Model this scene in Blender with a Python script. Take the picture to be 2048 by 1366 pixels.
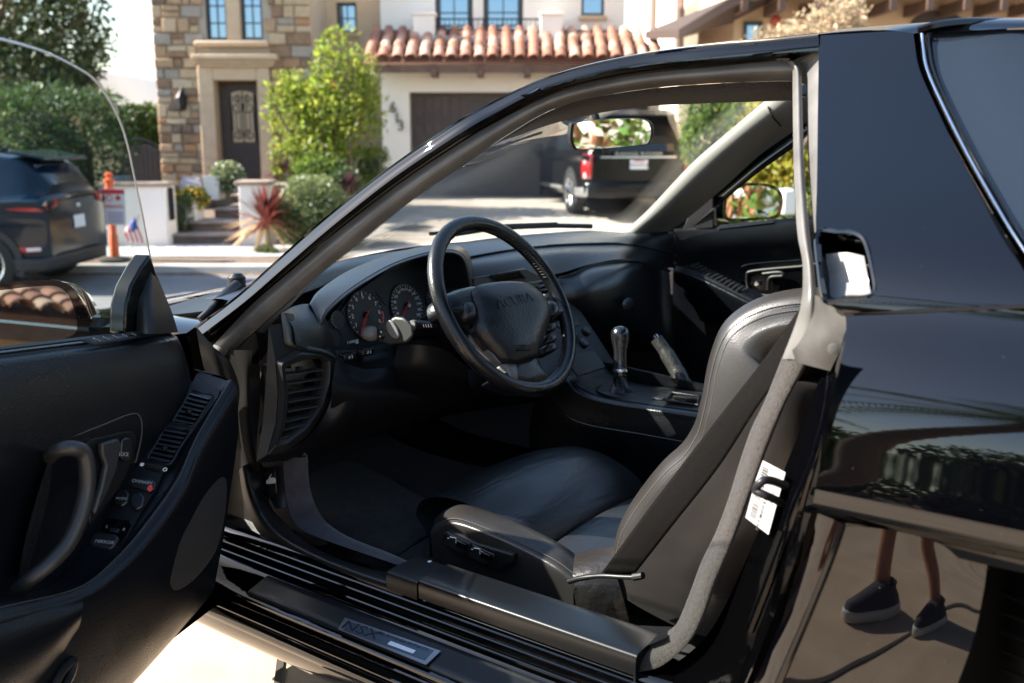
import bpy, math, random
import numpy as np
from mathutils import Vector, Matrix, Quaternion
from mathutils.noise import noise as pnoise

for o in list(bpy.data.objects): bpy.data.objects.remove(o)
S = bpy.context.scene
C = S.collection
rad = math.radians
random.seed(7)

# ------------------------------------------------------------------ camera
FPX, PITCH, YAW, CAMH = 2020.0, rad(11.27), rad(36.6), 0.995
cam_d = bpy.data.cameras.new('camera'); cam = bpy.data.objects.new('camera', cam_d); C.objects.link(cam)
cam_d.sensor_width = 36; cam_d.lens = FPX / 2048 * 36; cam_d.clip_start = 0.02; cam_d.clip_end = 2000
FW = Vector((-math.sin(YAW) * math.cos(PITCH), math.cos(YAW) * math.cos(PITCH), -math.sin(PITCH)))
RT = Vector((math.cos(YAW), math.sin(YAW), 0)); UP = RT.cross(FW)
FH = Vector((-math.sin(YAW), math.cos(YAW), 0))
CO = Vector((0, 0, CAMH))
cam.matrix_world = Matrix(((RT.x, UP.x, -FW.x, 0), (RT.y, UP.y, -FW.y, 0), (RT.z, UP.z, -FW.z, CAMH), (0, 0, 0, 1)))
cam_d.dof.use_dof = True; cam_d.dof.focus_distance = 1.72; cam_d.dof.aperture_fstop = 5.0
S.camera = cam

# ------------------------------------------------------------------ light
SUN_EL = rad(36)
SUN_FROM = Vector((-math.cos(rad(34)), -math.sin(rad(34)), 0)) * math.cos(SUN_EL) + Vector((0, 0, math.sin(SUN_EL)))
W = bpy.data.worlds.new('World'); S.world = W; W.use_nodes = True
nt = W.node_tree; bg = nt.nodes['Background']
sky = nt.nodes.new('ShaderNodeTexSky'); sky.sky_type = 'NISHITA'; sky.sun_disc = False
sky.sun_elevation = SUN_EL
sky.sun_rotation = math.atan2(SUN_FROM.x, SUN_FROM.y)      # clockwise from +Y
sky.air_density = 1.2; sky.dust_density = .8; sky.ozone_density = 1.0
nt.links.new(sky.outputs[0], bg.inputs[0]); bg.inputs[1].default_value = 0.10
sd = bpy.data.lights.new('sun', 'SUN'); so = bpy.data.objects.new('sun', sd); C.objects.link(so)
sd.energy = 5.0; sd.angle = rad(0.53); sd.color = (1.0, 0.93, 0.83)
so.rotation_mode = 'QUATERNION'; so.rotation_quaternion = SUN_FROM.to_track_quat('Z', 'Y'); so.location = (0, 0, 30)
S.view_settings.view_transform = 'Standard'; S.view_settings.look = 'None'
S.view_settings.exposure = 1.95; S.view_settings.gamma = 1.0
S.cycles.max_bounces = 8; S.cycles.transparent_max_bounces = 12
S.cycles.caustics_reflective = False; S.cycles.caustics_refractive = False
S.cycles.use_denoising = True
S.cycles.sample_clamp_indirect = 6

# ------------------------------------------------------------------ photo pixel -> point (depth always from a real plane)
def ray(x, y): return FW + RT * ((x - 1024) / FPX) + UP * ((683 - y) / FPX)
def PP(x, y, n, k):
    d = ray(x, y); return CO + d * ((k - CO.dot(n)) / d.dot(n))
EX, EY, EZ = Vector((1, 0, 0)), Vector((0, 1, 0)), Vector((0, 0, 1))
def P(x, y, Y): return PP(x, y, EY, Y)
def Q(x, y, Z): return PP(x, y, EZ, Z)
def X(x, y, XX): return PP(x, y, EX, XX)
def B(x, y, D): return PP(x, y, FH, D)
def FR(r, f, z): return RT * r + FH * f + EZ * z           # street frame: right, away, up
def V(*a): return Vector(a)

# ------------------------------------------------------------------ materials
MAT = {}
def _n(t, ty, **k):
    n = t.nodes.new(ty)
    for a, b in k.items(): setattr(n, a, b)
    return n
def mat(name, col, rough=.5, metal=0, spec=.5, coat=0, noise=None, bump=None, bump2=None, var=None, sheen=0, trans=0, emit=None, rmix=None, coords='Object'):
    """noise=(scale,colour2,detail)  bump=(scale,strength,kind,dist)  var=per-island brightness  rmix=(scale,amount)"""
    if name in MAT: return MAT[name]
    m = bpy.data.materials.new(name); m.use_nodes = True; t = m.node_tree; L = t.links
    b = t.nodes['Principled BSDF']
    b.inputs['Base Color'].default_value = (*col, 1); b.inputs['Roughness'].default_value = rough
    b.inputs['Metallic'].default_value = metal; b.inputs['Specular IOR Level'].default_value = spec
    if coat: b.inputs['Coat Weight'].default_value = coat; b.inputs['Coat Roughness'].default_value = .02
    if sheen: b.inputs['Sheen Weight'].default_value = sheen; b.inputs['Sheen Roughness'].default_value = .5
    tc = _n(t, 'ShaderNodeTexCoord'); co = tc.outputs[coords]
    cout = None
    if noise:
        nz = _n(t, 'ShaderNodeTexNoise'); nz.inputs['Scale'].default_value = noise[0]; nz.inputs['Detail'].default_value = noise[2] if len(noise) > 2 else 4
        L.new(co, nz.inputs['Vector'])
        rp = _n(t, 'ShaderNodeValToRGB'); rp.color_ramp.elements[0].position = .32; rp.color_ramp.elements[1].position = .68
        rp.color_ramp.elements[0].color = (*col, 1); rp.color_ramp.elements[1].color = (*noise[1], 1)
        L.new(nz.outputs[0], rp.inputs[0]); cout = rp.outputs[0]
    if var:
        g = _n(t, 'ShaderNodeNewGeometry'); hs = _n(t, 'ShaderNodeHueSaturation')
        mr = _n(t, 'ShaderNodeMapRange'); mr.inputs['To Min'].default_value = 1 - var; mr.inputs['To Max'].default_value = 1 + var
        L.new(g.outputs['Random Per Island'], mr.inputs[0]); L.new(mr.outputs[0], hs.inputs['Value'])
        mr2 = _n(t, 'ShaderNodeMapRange'); mr2.inputs['To Min'].default_value = .5 - .05 * var * 2; mr2.inputs['To Max'].default_value = .5 + .03 * var * 2
        ml = _n(t, 'ShaderNodeMath', operation='MULTIPLY'); ml.inputs[1].default_value = 7.31
        fr = _n(t, 'ShaderNodeMath', operation='FRACT'); L.new(g.outputs['Random Per Island'], ml.inputs[0]); L.new(ml.outputs[0], fr.inputs[0]); L.new(fr.outputs[0], mr2.inputs[0])
        L.new(mr2.outputs[0], hs.inputs['Hue'])
        if cout: L.new(cout, hs.inputs['Color'])
        else: hs.inputs['Color'].default_value = (*col, 1)
        cout = hs.outputs[0]
    if cout: L.new(cout, b.inputs['Base Color'])
    if rmix:
        nz2 = _n(t, 'ShaderNodeTexNoise'); nz2.inputs['Scale'].default_value = rmix[0]; nz2.inputs['Detail'].default_value = 5; L.new(co, nz2.inputs['Vector'])
        mr3 = _n(t, 'ShaderNodeMapRange'); mr3.inputs['From Min'].default_value = .3; mr3.inputs['From Max'].default_value = .7
        mr3.inputs['To Min'].default_value = max(0, rough - rmix[1]); mr3.inputs['To Max'].default_value = rough + rmix[1]
        L.new(nz2.outputs[0], mr3.inputs[0]); L.new(mr3.outputs[0], b.inputs['Roughness'])
    if bump:
        kind = bump[2] if len(bump) > 2 else 'noise'
        if kind == 'voronoi':
            bn = _n(t, 'ShaderNodeTexVoronoi'); bn.inputs['Scale'].default_value = bump[0]; out = bn.outputs['Distance']
        elif kind == 'wave':
            bn = _n(t, 'ShaderNodeTexWave'); bn.inputs['Scale'].default_value = bump[0]; bn.inputs['Distortion'].default_value = .4; out = bn.outputs[0]
        else:
            bn = _n(t, 'ShaderNodeTexNoise'); bn.inputs['Scale'].default_value = bump[0]; bn.inputs['Detail'].default_value = 4; out = bn.outputs[0]
        L.new(co, bn.inputs['Vector'])
        bp = _n(t, 'ShaderNodeBump'); bp.inputs['Strength'].default_value = bump[1]; bp.inputs['Distance'].default_value = bump[3] if len(bump) > 3 else .001
        L.new(out, bp.inputs['Height']); L.new(bp.outputs[0], b.inputs['Normal'])
        if bump2:   # soft creases: (scale xyz, strength, distance)
            mp = _n(t, 'ShaderNodeMapping'); mp.inputs['Scale'].default_value = bump2[0]; L.new(co, mp.inputs['Vector'])
            n3 = _n(t, 'ShaderNodeTexNoise'); n3.inputs['Scale'].default_value = 1; n3.inputs['Detail'].default_value = 3; n3.inputs['Distortion'].default_value = 1.2; L.new(mp.outputs[0], n3.inputs['Vector'])
            b2 = _n(t, 'ShaderNodeBump'); b2.inputs['Strength'].default_value = bump2[1]; b2.inputs['Distance'].default_value = bump2[2]; L.new(n3.outputs[0], b2.inputs['Height']); L.new(b2.outputs[0], bp.inputs['Normal'])
    if trans:   # thin leaf: diffuse + translucent
        tr = _n(t, 'ShaderNodeBsdfTranslucent'); mx = _n(t, 'ShaderNodeMixShader'); mx.inputs[0].default_value = trans
        if cout:
            gm = _n(t, 'ShaderNodeHueSaturation'); gm.inputs['Value'].default_value = 1.5; gm.inputs['Hue'].default_value = .48; L.new(cout, gm.inputs['Color']); L.new(gm.outputs[0], tr.inputs[0])
        else: tr.inputs[0].default_value = (*col, 1)
        L.new(b.outputs[0], mx.inputs[1]); L.new(tr.outputs[0], mx.inputs[2]); L.new(mx.outputs[0], t.nodes['Material Output'].inputs[0])
    if emit: b.inputs['Emission Color'].default_value = (*emit[:3], 1); b.inputs['Emission Strength'].default_value = emit[3]
    MAT[name] = m; return m
def glass(name, tint=(.95, .98, .97), refl=1.0, rough=0.0, ior=1.45, dirt=0):
    if name in MAT: return MAT[name]
    m = bpy.data.materials.new(name); m.use_nodes = True; t = m.node_tree; t.nodes.remove(t.nodes['Principled BSDF'])
    tr = _n(t, 'ShaderNodeBsdfTransparent'); tr.inputs[0].default_value = (*tint, 1)
    gl = _n(t, 'ShaderNodeBsdfGlossy'); gl.inputs['Roughness'].default_value = rough; gl.inputs[0].default_value = (refl, refl, refl, 1)
    lw = _n(t, 'ShaderNodeLayerWeight'); lw.inputs[0].default_value = .5
    pw = _n(t, 'ShaderNodeMath', operation='POWER'); pw.inputs[1].default_value = 5; t.links.new(lw.outputs['Facing'], pw.inputs[0])
    fr = _n(t, 'ShaderNodeMath', operation='MULTIPLY_ADD'); fr.inputs[1].default_value = .90; fr.inputs[2].default_value = .045; t.links.new(pw.outputs[0], fr.inputs[0])
    mx = _n(t, 'ShaderNodeMixShader'); t.links.new(fr.outputs[0], mx.inputs[0]); t.links.new(tr.outputs[0], mx.inputs[1]); t.links.new(gl.outputs[0], mx.inputs[2])
    last = mx.outputs[0]
    if dirt:
        df = _n(t, 'ShaderNodeBsdfDiffuse'); df.inputs[0].default_value = (.8, .8, .8, 1); m2 = _n(t, 'ShaderNodeMixShader')
        nz = _n(t, 'ShaderNodeTexNoise'); nz.inputs['Scale'].default_value = 6; nz.inputs['Detail'].default_value = 8
        tcn = _n(t, 'ShaderNodeTexCoord'); t.links.new(tcn.outputs['Object'], nz.inputs['Vector'])
        mr = _n(t, 'ShaderNodeMapRange'); mr.inputs['From Min'].default_value = .35; mr.inputs['From Max'].default_value = .75; mr.inputs['To Max'].default_value = dirt
        t.links.new(nz.outputs[0], mr.inputs[0]); t.links.new(mr.outputs[0], m2.inputs[0]); t.links.new(last, m2.inputs[1]); t.links.new(df.outputs[0], m2.inputs[2]); last = m2.outputs[0]
    t.links.new(last, t.nodes['Material Output'].inputs[0]); MAT[name] = m; return m

# ------------------------------------------------------------------ mesh helpers
def crv(pts, n=6, closed=False):
    """Catmull-Rom through points"""
    pts = [Vector(p) for p in pts]; m = len(pts); out = []
    if m < 3 and not closed:
        return [pts[0].lerp(pts[1], i / n) for i in range(n + 1)]
    segs = m if closed else m - 1
    for i in range(segs):
        if closed: a, b, c, d = pts[i - 1], pts[i], pts[(i + 1) % m], pts[(i + 2) % m]
        else:
            b, c = pts[i], pts[i + 1]; a = pts[i - 1] if i else b * 2 - c; d = pts[i + 2] if i + 2 < m else c * 2 - b
        for k in range(n):
            t = k / n; t2 = t * t; t3 = t2 * t
            out.append(.5 * ((2 * b) + (c - a) * t + (2 * a - 5 * b + 4 * c - d) * t2 + (3 * b - a - 3 * c + d) * t3))
    if not closed: out.append(pts[-1].copy())
    return out
def resample(pts, n):
    pts = [Vector(p) for p in pts]; L = [0]
    for a, b in zip(pts, pts[1:]): L.append(L[-1] + (b - a).length)
    out = []; j = 0
    for i in range(n):
        t = L[-1] * i / (n - 1)
        while j < len(L) - 2 and L[j + 1] < t: j += 1
        s = (t - L[j]) / max(1e-9, L[j + 1] - L[j]); out.append(pts[j].lerp(pts[j + 1], min(1, s)))
    return out
class MB:
    def __init__(s): s.v = []; s.f = []; s.mi = []
    def add(s, vs, fs, mi=0):
        o = len(s.v); s.v += [tuple(v) for v in vs]; s.f += [tuple(i + o for i in f) for f in fs]; s.mi += [mi] * len(fs); return s
    def grid(s, rows, cu=False, cv=False, flip=False, mi=0):
        R, K = len(rows), len(rows[0]); vs = [p for r in rows for p in r]; fs = []
        for i in range(R if cv else R - 1):
            for j in range(K if cu else K - 1):
                a, b = i * K + j, i * K + (j + 1) % K; c, d = ((i + 1) % R) * K + (j + 1) % K, ((i + 1) % R) * K + j
                fs.append((a, d, c, b) if flip else (a, b, c, d))
        return s.add(vs, fs, mi)
    def box(s, c, size, M=None, mi=0):
        hx, hy, hz = size[0] / 2, size[1] / 2, size[2] / 2
        vs = [Vector((x, y, z)) for z in (-hz, hz) for y in (-hy, hy) for x in (-hx, hx)]
        if M is not None: vs = [M @ v for v in vs]
        vs = [v + Vector(c) for v in vs]
        return s.add(vs, [(0, 2, 3, 1), (4, 5, 7, 6), (0, 1, 5, 4), (2, 6, 7, 3), (0, 4, 6, 2), (1, 3, 7, 5)], mi)
    def prism(s, poly, off, mi=0):
        poly = [Vector(p) for p in poly]; off = Vector(off); n = len(poly)
        vs = poly + [p + off for p in poly]
        nm = Vector((0, 0, 0))
        for i in range(n): nm += poly[i].cross(poly[(i + 1) % n])
        fl = nm.dot(off) > 0
        fs = [tuple(range(n))[::-1] if fl else tuple(range(n)), tuple(range(n, 2 * n)) if fl else tuple(range(2 * n - 1, n - 1, -1))]
        for i in range(n):
            j = (i + 1) % n; q = (i, j, j + n, i + n); fs.append(q if fl else q[::-1])
        return s.add(vs, fs, mi)
    def tube(s, pts, r, seg=10, cap=True, closed=False, flat=1.0, up=None, mi=0):
        pts = [Vector(p) for p in pts]; n = len(pts); rr = r if isinstance(r, (list, tuple)) else [r] * n
        rows = []; prev = None
        for i, p in enumerate(pts):
            if closed: t = pts[(i + 1) % n] - pts[i - 1]
            else: t = pts[min(i + 1, n - 1)] - pts[max(i - 1, 0)]
            t = t.normalized() if t.length > 1e-9 else Vector((0, 0, 1))
            if up is not None: a = Vector(up); a = (a - t * a.dot(t))
            elif prev is None: a = Vector((0, 0, 1)) if abs(t.z) < .9 else Vector((1, 0, 0)); a = a - t * a.dot(t)
            else: a = prev - t * prev.dot(t)
            a.normalize(); prev = a; b = t.cross(a)
            rows.append([p + (a * math.cos(2 * math.pi * k / seg) * flat + b * math.sin(2 * math.pi * k / seg)) * rr[i] for k in range(seg)])
        o = len(s.v); s.grid(rows, cu=True, cv=closed, mi=mi)
        if cap and not closed:
            s.f.append(tuple(range(o + seg - 1, o - 1, -1))); s.mi.append(mi)
            e = o + (n - 1) * seg; s.f.append(tuple(range(e, e + seg))); s.mi.append(mi)
        return s
    def lathe(s, prof, seg=20, M=None, mi=0, cap=True):
        """prof = [(r,z)]"""
        rows = [[Vector((r * math.cos(2 * math.pi * k / seg), r * math.sin(2 * math.pi * k / seg), z)) for k in range(seg)] for r, z in prof]
        if M is not None: rows = [[M @ p for p in r] for r in rows]
        o = len(s.v); s.grid(rows, cu=True, mi=mi)
        if cap:
            s.f.append(tuple(range(o + seg - 1, o - 1, -1))); s.mi.append(mi); e = o + (len(rows) - 1) * seg; s.f.append(tuple(range(e, e + seg))); s.mi.append(mi)
        return s
    def mesh(s, name, mats, smooth=35):
        me = bpy.data.meshes.new(name); me.from_pydata(s.v, [], s.f)
        if not isinstance(mats, (list, tuple)): mats = [mats]
        for m in mats: me.materials.append(m)
        if len(mats) > 1: me.polygons.foreach_set('material_index', s.mi)
        if smooth:
            me.polygons.foreach_set('use_smooth', [True] * len(me.polygons)); me.set_sharp_from_angle(angle=rad(smooth))
        me.update(); return me
WM = {}
def link(name, me, parent=None, bevel=0, sub=0, solid=0, seg=2, off=-1):
    o = bpy.data.objects.new(name, me); C.objects.link(o)
    if parent is not None:
        o.parent = parent; o.matrix_parent_inverse = WM[parent.name].inverted(); WM[o.name] = Matrix()
    else: WM[o.name] = Matrix()
    if solid: m = o.modifiers.new('solid', 'SOLIDIFY'); m.thickness = solid; m.offset = off
    if sub: m = o.modifiers.new('sub', 'SUBSURF'); m.levels = sub; m.render_levels = sub
    if bevel:
        m = o.modifiers.new('bevel', 'BEVEL'); m.width = bevel; m.segments = seg; m.limit_method = 'ANGLE'; m.angle_limit = rad(40); m.harden_normals = False
    return o
def put(name, mb, mats, parent=None, smooth=35, **k): return link(name, mb.mesh(name, mats, smooth), parent, **k)
def tag(o, label, cat, group=None, kind=None):
    if kind: o['kind'] = kind
    if label: o['label'] = label
    if cat: o['category'] = cat
    if group: o['group'] = group
    return o
def thing(name, label, cat, loc=(0, 0, 0), group=None):
    o = bpy.data.objects.new(name, None); C.objects.link(o); o.location = loc; o.empty_display_size = .2
    WM[o.name] = Matrix.Translation(Vector(loc)); return tag(o, label, cat, group)
def copy_tree(o, parent=None):
    c = o.copy(); C.objects.link(c); c.parent = parent
    for ch in list(o.children): copy_tree(ch, c)
    return c
def sheet(rows, n=5, m=5, flip=False, cu=False):
    """smooth grid through control rows"""
    rr = [crv(r, n, cu) for r in rows]; cols = [crv([r[j] for r in rr], m) for j in range(len(rr[0]))]
    g = [[cols[j][i] for j in range(len(cols))] for i in range(len(cols[0]))]
    return MB().grid(g, cu=cu, flip=flip)
def text(name, s, M, size, m, parent, depth=.0004, align='CENTER', squash=1.0):
    cu = bpy.data.curves.new('txt', 'FONT'); cu.body = s; cu.size = size; cu.extrude = depth; cu.align_x = align; cu.align_y = 'CENTER'; cu.resolution_u = 2
    o = bpy.data.objects.new('txt', cu); C.objects.link(o); bpy.context.view_layer.update()
    me = bpy.data.meshes.new_from_object(o.evaluated_get(bpy.context.evaluated_depsgraph_get())); bpy.data.objects.remove(o)
    me.materials.clear(); me.materials.append(m); me.transform(M @ Matrix.Diagonal((squash, 1, 1, 1)))
    return link(name, me, parent)
def frame(o, xa, ya):
    """matrix: origin o, x axis xa, y axis ya (orthonormalised)"""
    xa = Vector(xa).normalized(); za = xa.cross(Vector(ya)).normalized(); ya = za.cross(xa)
    return Matrix(((xa.x, ya.x, za.x, o[0]), (xa.y, ya.y, za.y, o[1]), (xa.z, ya.z, za.z, o[2]), (0, 0, 0, 1)))
# ================================================================== ground and street
m_conc = mat('concrete', (.43, .325, .225), .85, noise=(5, (.56, .43, .31), 10), bump=(60, .3, 'noise', .003))
m_asph = mat('asphalt', (.13, .13, .135), .85, noise=(1.2, (.18, .178, .175), 8), bump=(120, .4, 'noise', .004))
m_kerb = mat('kerb_concrete', (.30, .28, .26), .9, noise=(4, (.38, .36, .33), 6), bump=(50, .3, 'noise', .003))
m_walk = mat('pavement_concrete', (.33, .33, .33), .9, noise=(2.5, (.42, .41, .40), 6))
m_mulch = mat('mulch', (.10, .07, .05), .95, noise=(18, (.19, .14, .10), 8), bump=(60, .8, 'noise', .02))
m_paver = mat('drive_pavers', (.40, .34, .29), .85, noise=(3, (.50, .43, .37), 6))
m_joint = mat('joint_dark', (.05, .045, .04), .95)
m_stucco_w = mat('stucco_white', (.74, .69, .62), .9, noise=(1.5, (.80, .75, .69), 6), bump=(70, .35, 'noise', .004))
m_stucco_b = mat('stucco_beige', (.50, .39, .28), .9, noise=(1.6, (.56, .45, .33), 6), bump=(70, .35, 'noise', .004))
m_stucco_t = mat('stucco_tan', (.58, .40, .25), .9, noise=(1.6, (.65, .46, .30), 6), bump=(70, .35, 'noise', .004))
m_stucco_c = mat('stucco_cream', (.80, .72, .58), .9, noise=(1.6, (.84, .77, .64), 6), bump=(70, .3, 'noise', .004))
m_trim_st = mat('limestone_trim', (.50, .36, .235), .8, noise=(5, (.57, .43, .30), 6), bump=(90, .3, 'noise', .003))
m_mortar = mat('mortar', (.38, .33, .27), .95, bump=(60, .6, 'noise', .01))
m_dkwood = mat('dark_brown_wood', (.050, .036, .034), .6, noise=(9, (.065, .048, .044), 6))
m_beam = mat('brown_beam', (.10, .055, .038), .7, noise=(7, (.14, .08, .055), 5))
m_iron = mat('wrought_iron', (.02, .02, .022), .5, metal=.6)
m_winfr = mat('window_frame_dark', (.03, .04, .05), .5)
m_winpane = mat('window_pane', (.22, .31, .43), .03, metal=1)
m_wglow = mat('door_glass_amber', (.55, .42, .28), .4)
STM = [mat('stone_%s' % n, c, .9, noise=(8, c2, 6), bump=(22, .7, 'noise', .02)) for n, c, c2 in (
    ('tan', (.34, .225, .135), (.42, .29, .18)), ('buff', (.42, .31, .195), (.49, .37, .245)), ('brown', (.21, .13, .08), (.28, .18, .11)),
    ('rust', (.42, .22, .11), (.36, .21, .12)), ('grey', (.29, .25, .21), (.35, .30, .25)), ('umber', (.15, .105, .08), (.21, .15, .11)), ('cream', (.52, .41, .275), (.44, .345, .23)))]
TILE = [mat('clay_%s' % n, c, .8, noise=(6, c2, 5), bump=(40, .3, 'noise', .004)) for n, c, c2 in (
    ('terracotta', (.30, .125, .08), (.37, .17, .115)), ('rose', (.35, .18, .13), (.42, .24, .18)), ('umber', (.22, .095, .06), (.28, .13, .085)), ('buff', (.40, .25, .18), (.46, .31, .23)))]

def fsheet(name, pts, m, kind='structure'):
    mb = MB().grid(pts); o = put(name, mb, m, smooth=60); tag(o, None, None, kind=kind); return o
ZS = -.77
# terrain far and wide, a little under everything
mb = MB(); RR = [-220, -60, -20, 0, 20, 60, 220]
mb.grid([[FR(r, f, z) for r in RR] for f, z in ((-220, -1.2), (-30, -.9), (-6, -.05), (5.2, -.05), (8.6, -.85), (13.3, -.85), (13.4, -.74), (16, -.70), (21, -.35), (60, .3), (220, 2))], flip=True)
tag(put('ground', mb, m_mulch, smooth=60), None, None, kind='structure')
fsheet('street', [[FR(r, f, z) for r in (-200, -40, -10, 0, 10, 40, 200)] for f, z in ((8.6, ZS - .02), (11, ZS + .02), (13.4, ZS))][::-1], m_asph)
drv = fsheet('driveway', [[FR(r, f, z) for r in (-7, -3.5, 0, 3.5, 7, 11)] for f, z in ((5.0, 0), (3, 0), (0, 0), (-4, 0), (-9, 0))], m_conc)
fsheet('driveway_apron', [[FR(r, f, z) for r in (-7, 0, 7, 11)] for f, z in ((8.6, ZS), (7.9, ZS + .12), (7.0, -.42), (6.0, -.14), (5.0, -.004))], m_conc)
# sawn joints in the concrete: one passes under the door, one behind the photographer
def strip(name, a, b, w, m, z=.004, parent=None):
    a, b = Vector(a), Vector(b); d = (b - a).normalized(); s = Vector((-d.y, d.x, 0)) * w / 2
    o = put(name, MB().add([a - s + EZ * z, b - s + EZ * z, b + s + EZ * z, a + s + EZ * z], [(0, 1, 2, 3)]), m, parent); return o
j0, j1 = Q(561, 1322, 0), Q(556, 1366, 0); jd = (j1 - j0).normalized(); jd.z = 0; jn = Vector((-jd.y, jd.x, 0))
for k, off in enumerate((0, 1.55, -1.6, 3.1)):
    strip('joint', j0 + jn * off - jd * 4, j0 + jn * off + jd * 5, .014, m_joint, .004, drv)
for off in (1.0, -2.2, 3.9):
    strip('joint', j0 + jd * off - jn * 5, j0 + jd * off + jn * 5, .014, m_joint, .004, drv)
# kerb, verge, far pavement
mb = MB()
prof = [(13.4, ZS), (13.42, -.66), (13.47, -.635), (13.56, -.632), (13.56, -.75)]
mb.grid([[FR(r, f, z) for r in (-60, -8, -3.6, -3.2, 6, 60)] for f, z in prof], flip=True)
tag(put('kerb', mb, m_kerb, smooth=50), None, None, kind='structure')
fsheet('verge', [[FR(r, f, z + .02 * pnoise(Vector((r * 2, f * 3, 0)))) for r in np.linspace(-12, -2.0, 40)] for f, z in ((14.42, -.645), (14.1, -.615), (13.8, -.61), (13.5, -.645))], m_mulch)
fsheet('pavement', [[FR(r, f, z) for r in (-60, -12, -5, 0, 8, 60)] for f, z in ((16.02, -.618), (15.2, -.625), (14.4, -.63))], m_walk)
far = fsheet('far_driveway', [[FR(r, f, z) for r in (-2.6, 0, 2, 4.4)] for f, z in ((21.2, -.14), (20.6, -.14), (18.5, -.30), (15.9, -.60), (14.5, -.624), (13.6, -.628))], m_paver)
# paver courses across the far drive (recessed joints)
for i in range(14):
    f = 16.2 + i * .32; z = np.interp(f, (15.9, 18.5, 20.6), (-.60, -.30, -.14))
    put('paver_joint', MB().add([FR(-2.6, f, z + .004), FR(4.4, f, z + .004), FR(4.4, f + .018, z + .005), FR(-2.6, f + .018, z + .005)], [(0, 1, 2, 3)]), m_joint, far)

# ================================================================== stone house
FS = 20.7
sh = thing('stone_house', 'two-storey house front of mixed brown rubble stone with carved limestone doorway', 'house', FR(-6, FS, -.6))
def bx(px0, py0, px1, py1, f):      # rectangle in a facade plane
    a = B(px0, py0, f); b = B(px1, py1, f); return a.dot(RT), a.z, b.dot(RT), b.z
def fbox(mb, r0, r1, z0, z1, f0, f1, mi=0):
    M = Matrix((( RT.x, FH.x, 0), (RT.y, FH.y, 0), (0, 0, 1)))
    return mb.box(FR((r0 + r1) / 2, (f0 + f1) / 2, (z0 + z1) / 2), (abs(r1 - r0), abs(f1 - f0), abs(z1 - z0)), M, mi)
r0 = B(309, 100, FS).dot(RT); r1 = B(622, 100, FS).dot(RT)
dR0, dZ1, dR1, dZ0 = bx(440, 163, 531, 362, FS + .32)
sR0, sZ1, sR1, _ = bx(398, 127, 548, 362, FS)
wins = [bx(405, -60, 455, 79, FS), bx(476, -60, 526, 79, FS)]
Zb, Zt = -.62, 5.2
mb = MB()   # mortar core round the openings
fbox(mb, r0, sR0, Zb, Zt, FS + .02, FS + .5); fbox(mb, sR1, r1, Zb, Zt, FS + .02, FS + .5)
fbox(mb, sR0, sR1, sZ1, wins[0][3], FS + .02, FS + .5); fbox(mb, sR0, sR1, wins[0][1], Zt, FS + .02, FS + .5)
fbox(mb, sR0, wins[0][0], wins[0][3], wins[0][1], FS + .02, FS + .5); fbox(mb, wins[1][2], sR1, wins[0][3], wins[0][1], FS + .02, FS + .5)
fbox(mb, r0 + .01, r1 - .01, Zb, Zt, FS + .52, FS + 6)
wall = put('wall', mb, m_mortar, sh, smooth=0)
rng = random.Random(11)
def free(a, b, z, zz):
    for (x0, zt, x1, zb) in [(sR0 - .03, sZ1 + .16, sR1 + .03, -1), (wins[0][0] - .02, wins[0][1], wins[1][2] + .02, wins[0][3] - .16)]:
        if b > x0 + .02 and a < x1 - .02 and zz > zb + .02 and z < zt - .02: return False
    return True
z = Zb + .02; n_st = 0
while z < 4.6:
    h = rng.choice((.13, .17, .2, .24, .28)); r = r0 - .02
    while r < r1 - .05:
        w = rng.uniform(.16, .44)
        if r1 - (r + w) < .18: w = r1 - r + .015
        subs = [(z, h)] if h < .22 or rng.random() < .55 else [(z, h * .5), (z + h * .5, h * .5)]
        for zz, hh in subs:
            a, b = r, r + w
            for _ in range(3):
                if free(a, b, zz, zz + hh): break
                # trim against the openings
                if a < sR0 - .03 < b: b = sR0 - .03
                elif a < sR1 + .03 < b: a = sR1 + .03
                else: break
            if b - a < .08 or not free(a, b, zz, zz + hh): continue
            g = .008; dp = rng.uniform(.01, .05); m2 = MB()
            j = lambda: rng.uniform(-.008, .008)
            q = .018
            A = [(a + g, zz + g), (b - g, zz + g), (b - g, zz + hh - g), (a + g, zz + hh - g)]
            A = [(x + j(), y + j()) for x, y in A]; cx, cy = (a + b) / 2, zz + hh / 2
            Bq = [(x + (q if x < cx else -q), y + (q if y < cy else -q)) for x, y in A]
            vs = [FR(x, FS + .03, y) for x, y in A] + [FR(x, FS - dp + .02, y) for x, y in A] + [FR(x, FS - dp - .005 + j(), y) for x, y in Bq]
            fs = [(i, (i + 1) % 4, (i + 1) % 4 + 4, i + 4) for i in range(4)] + [(i + 4, (i + 1) % 4 + 4, (i + 1) % 4 + 8, i + 8) for i in range(4)] + [(8, 9, 10, 11)]
            m2.add(vs, fs); put('stone', m2, rng.choices(STM, (5, 4, 3, 1.6, 3, 1.2, 2))[0], wall, smooth=30); n_st += 1
        r += w
    z += h
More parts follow.
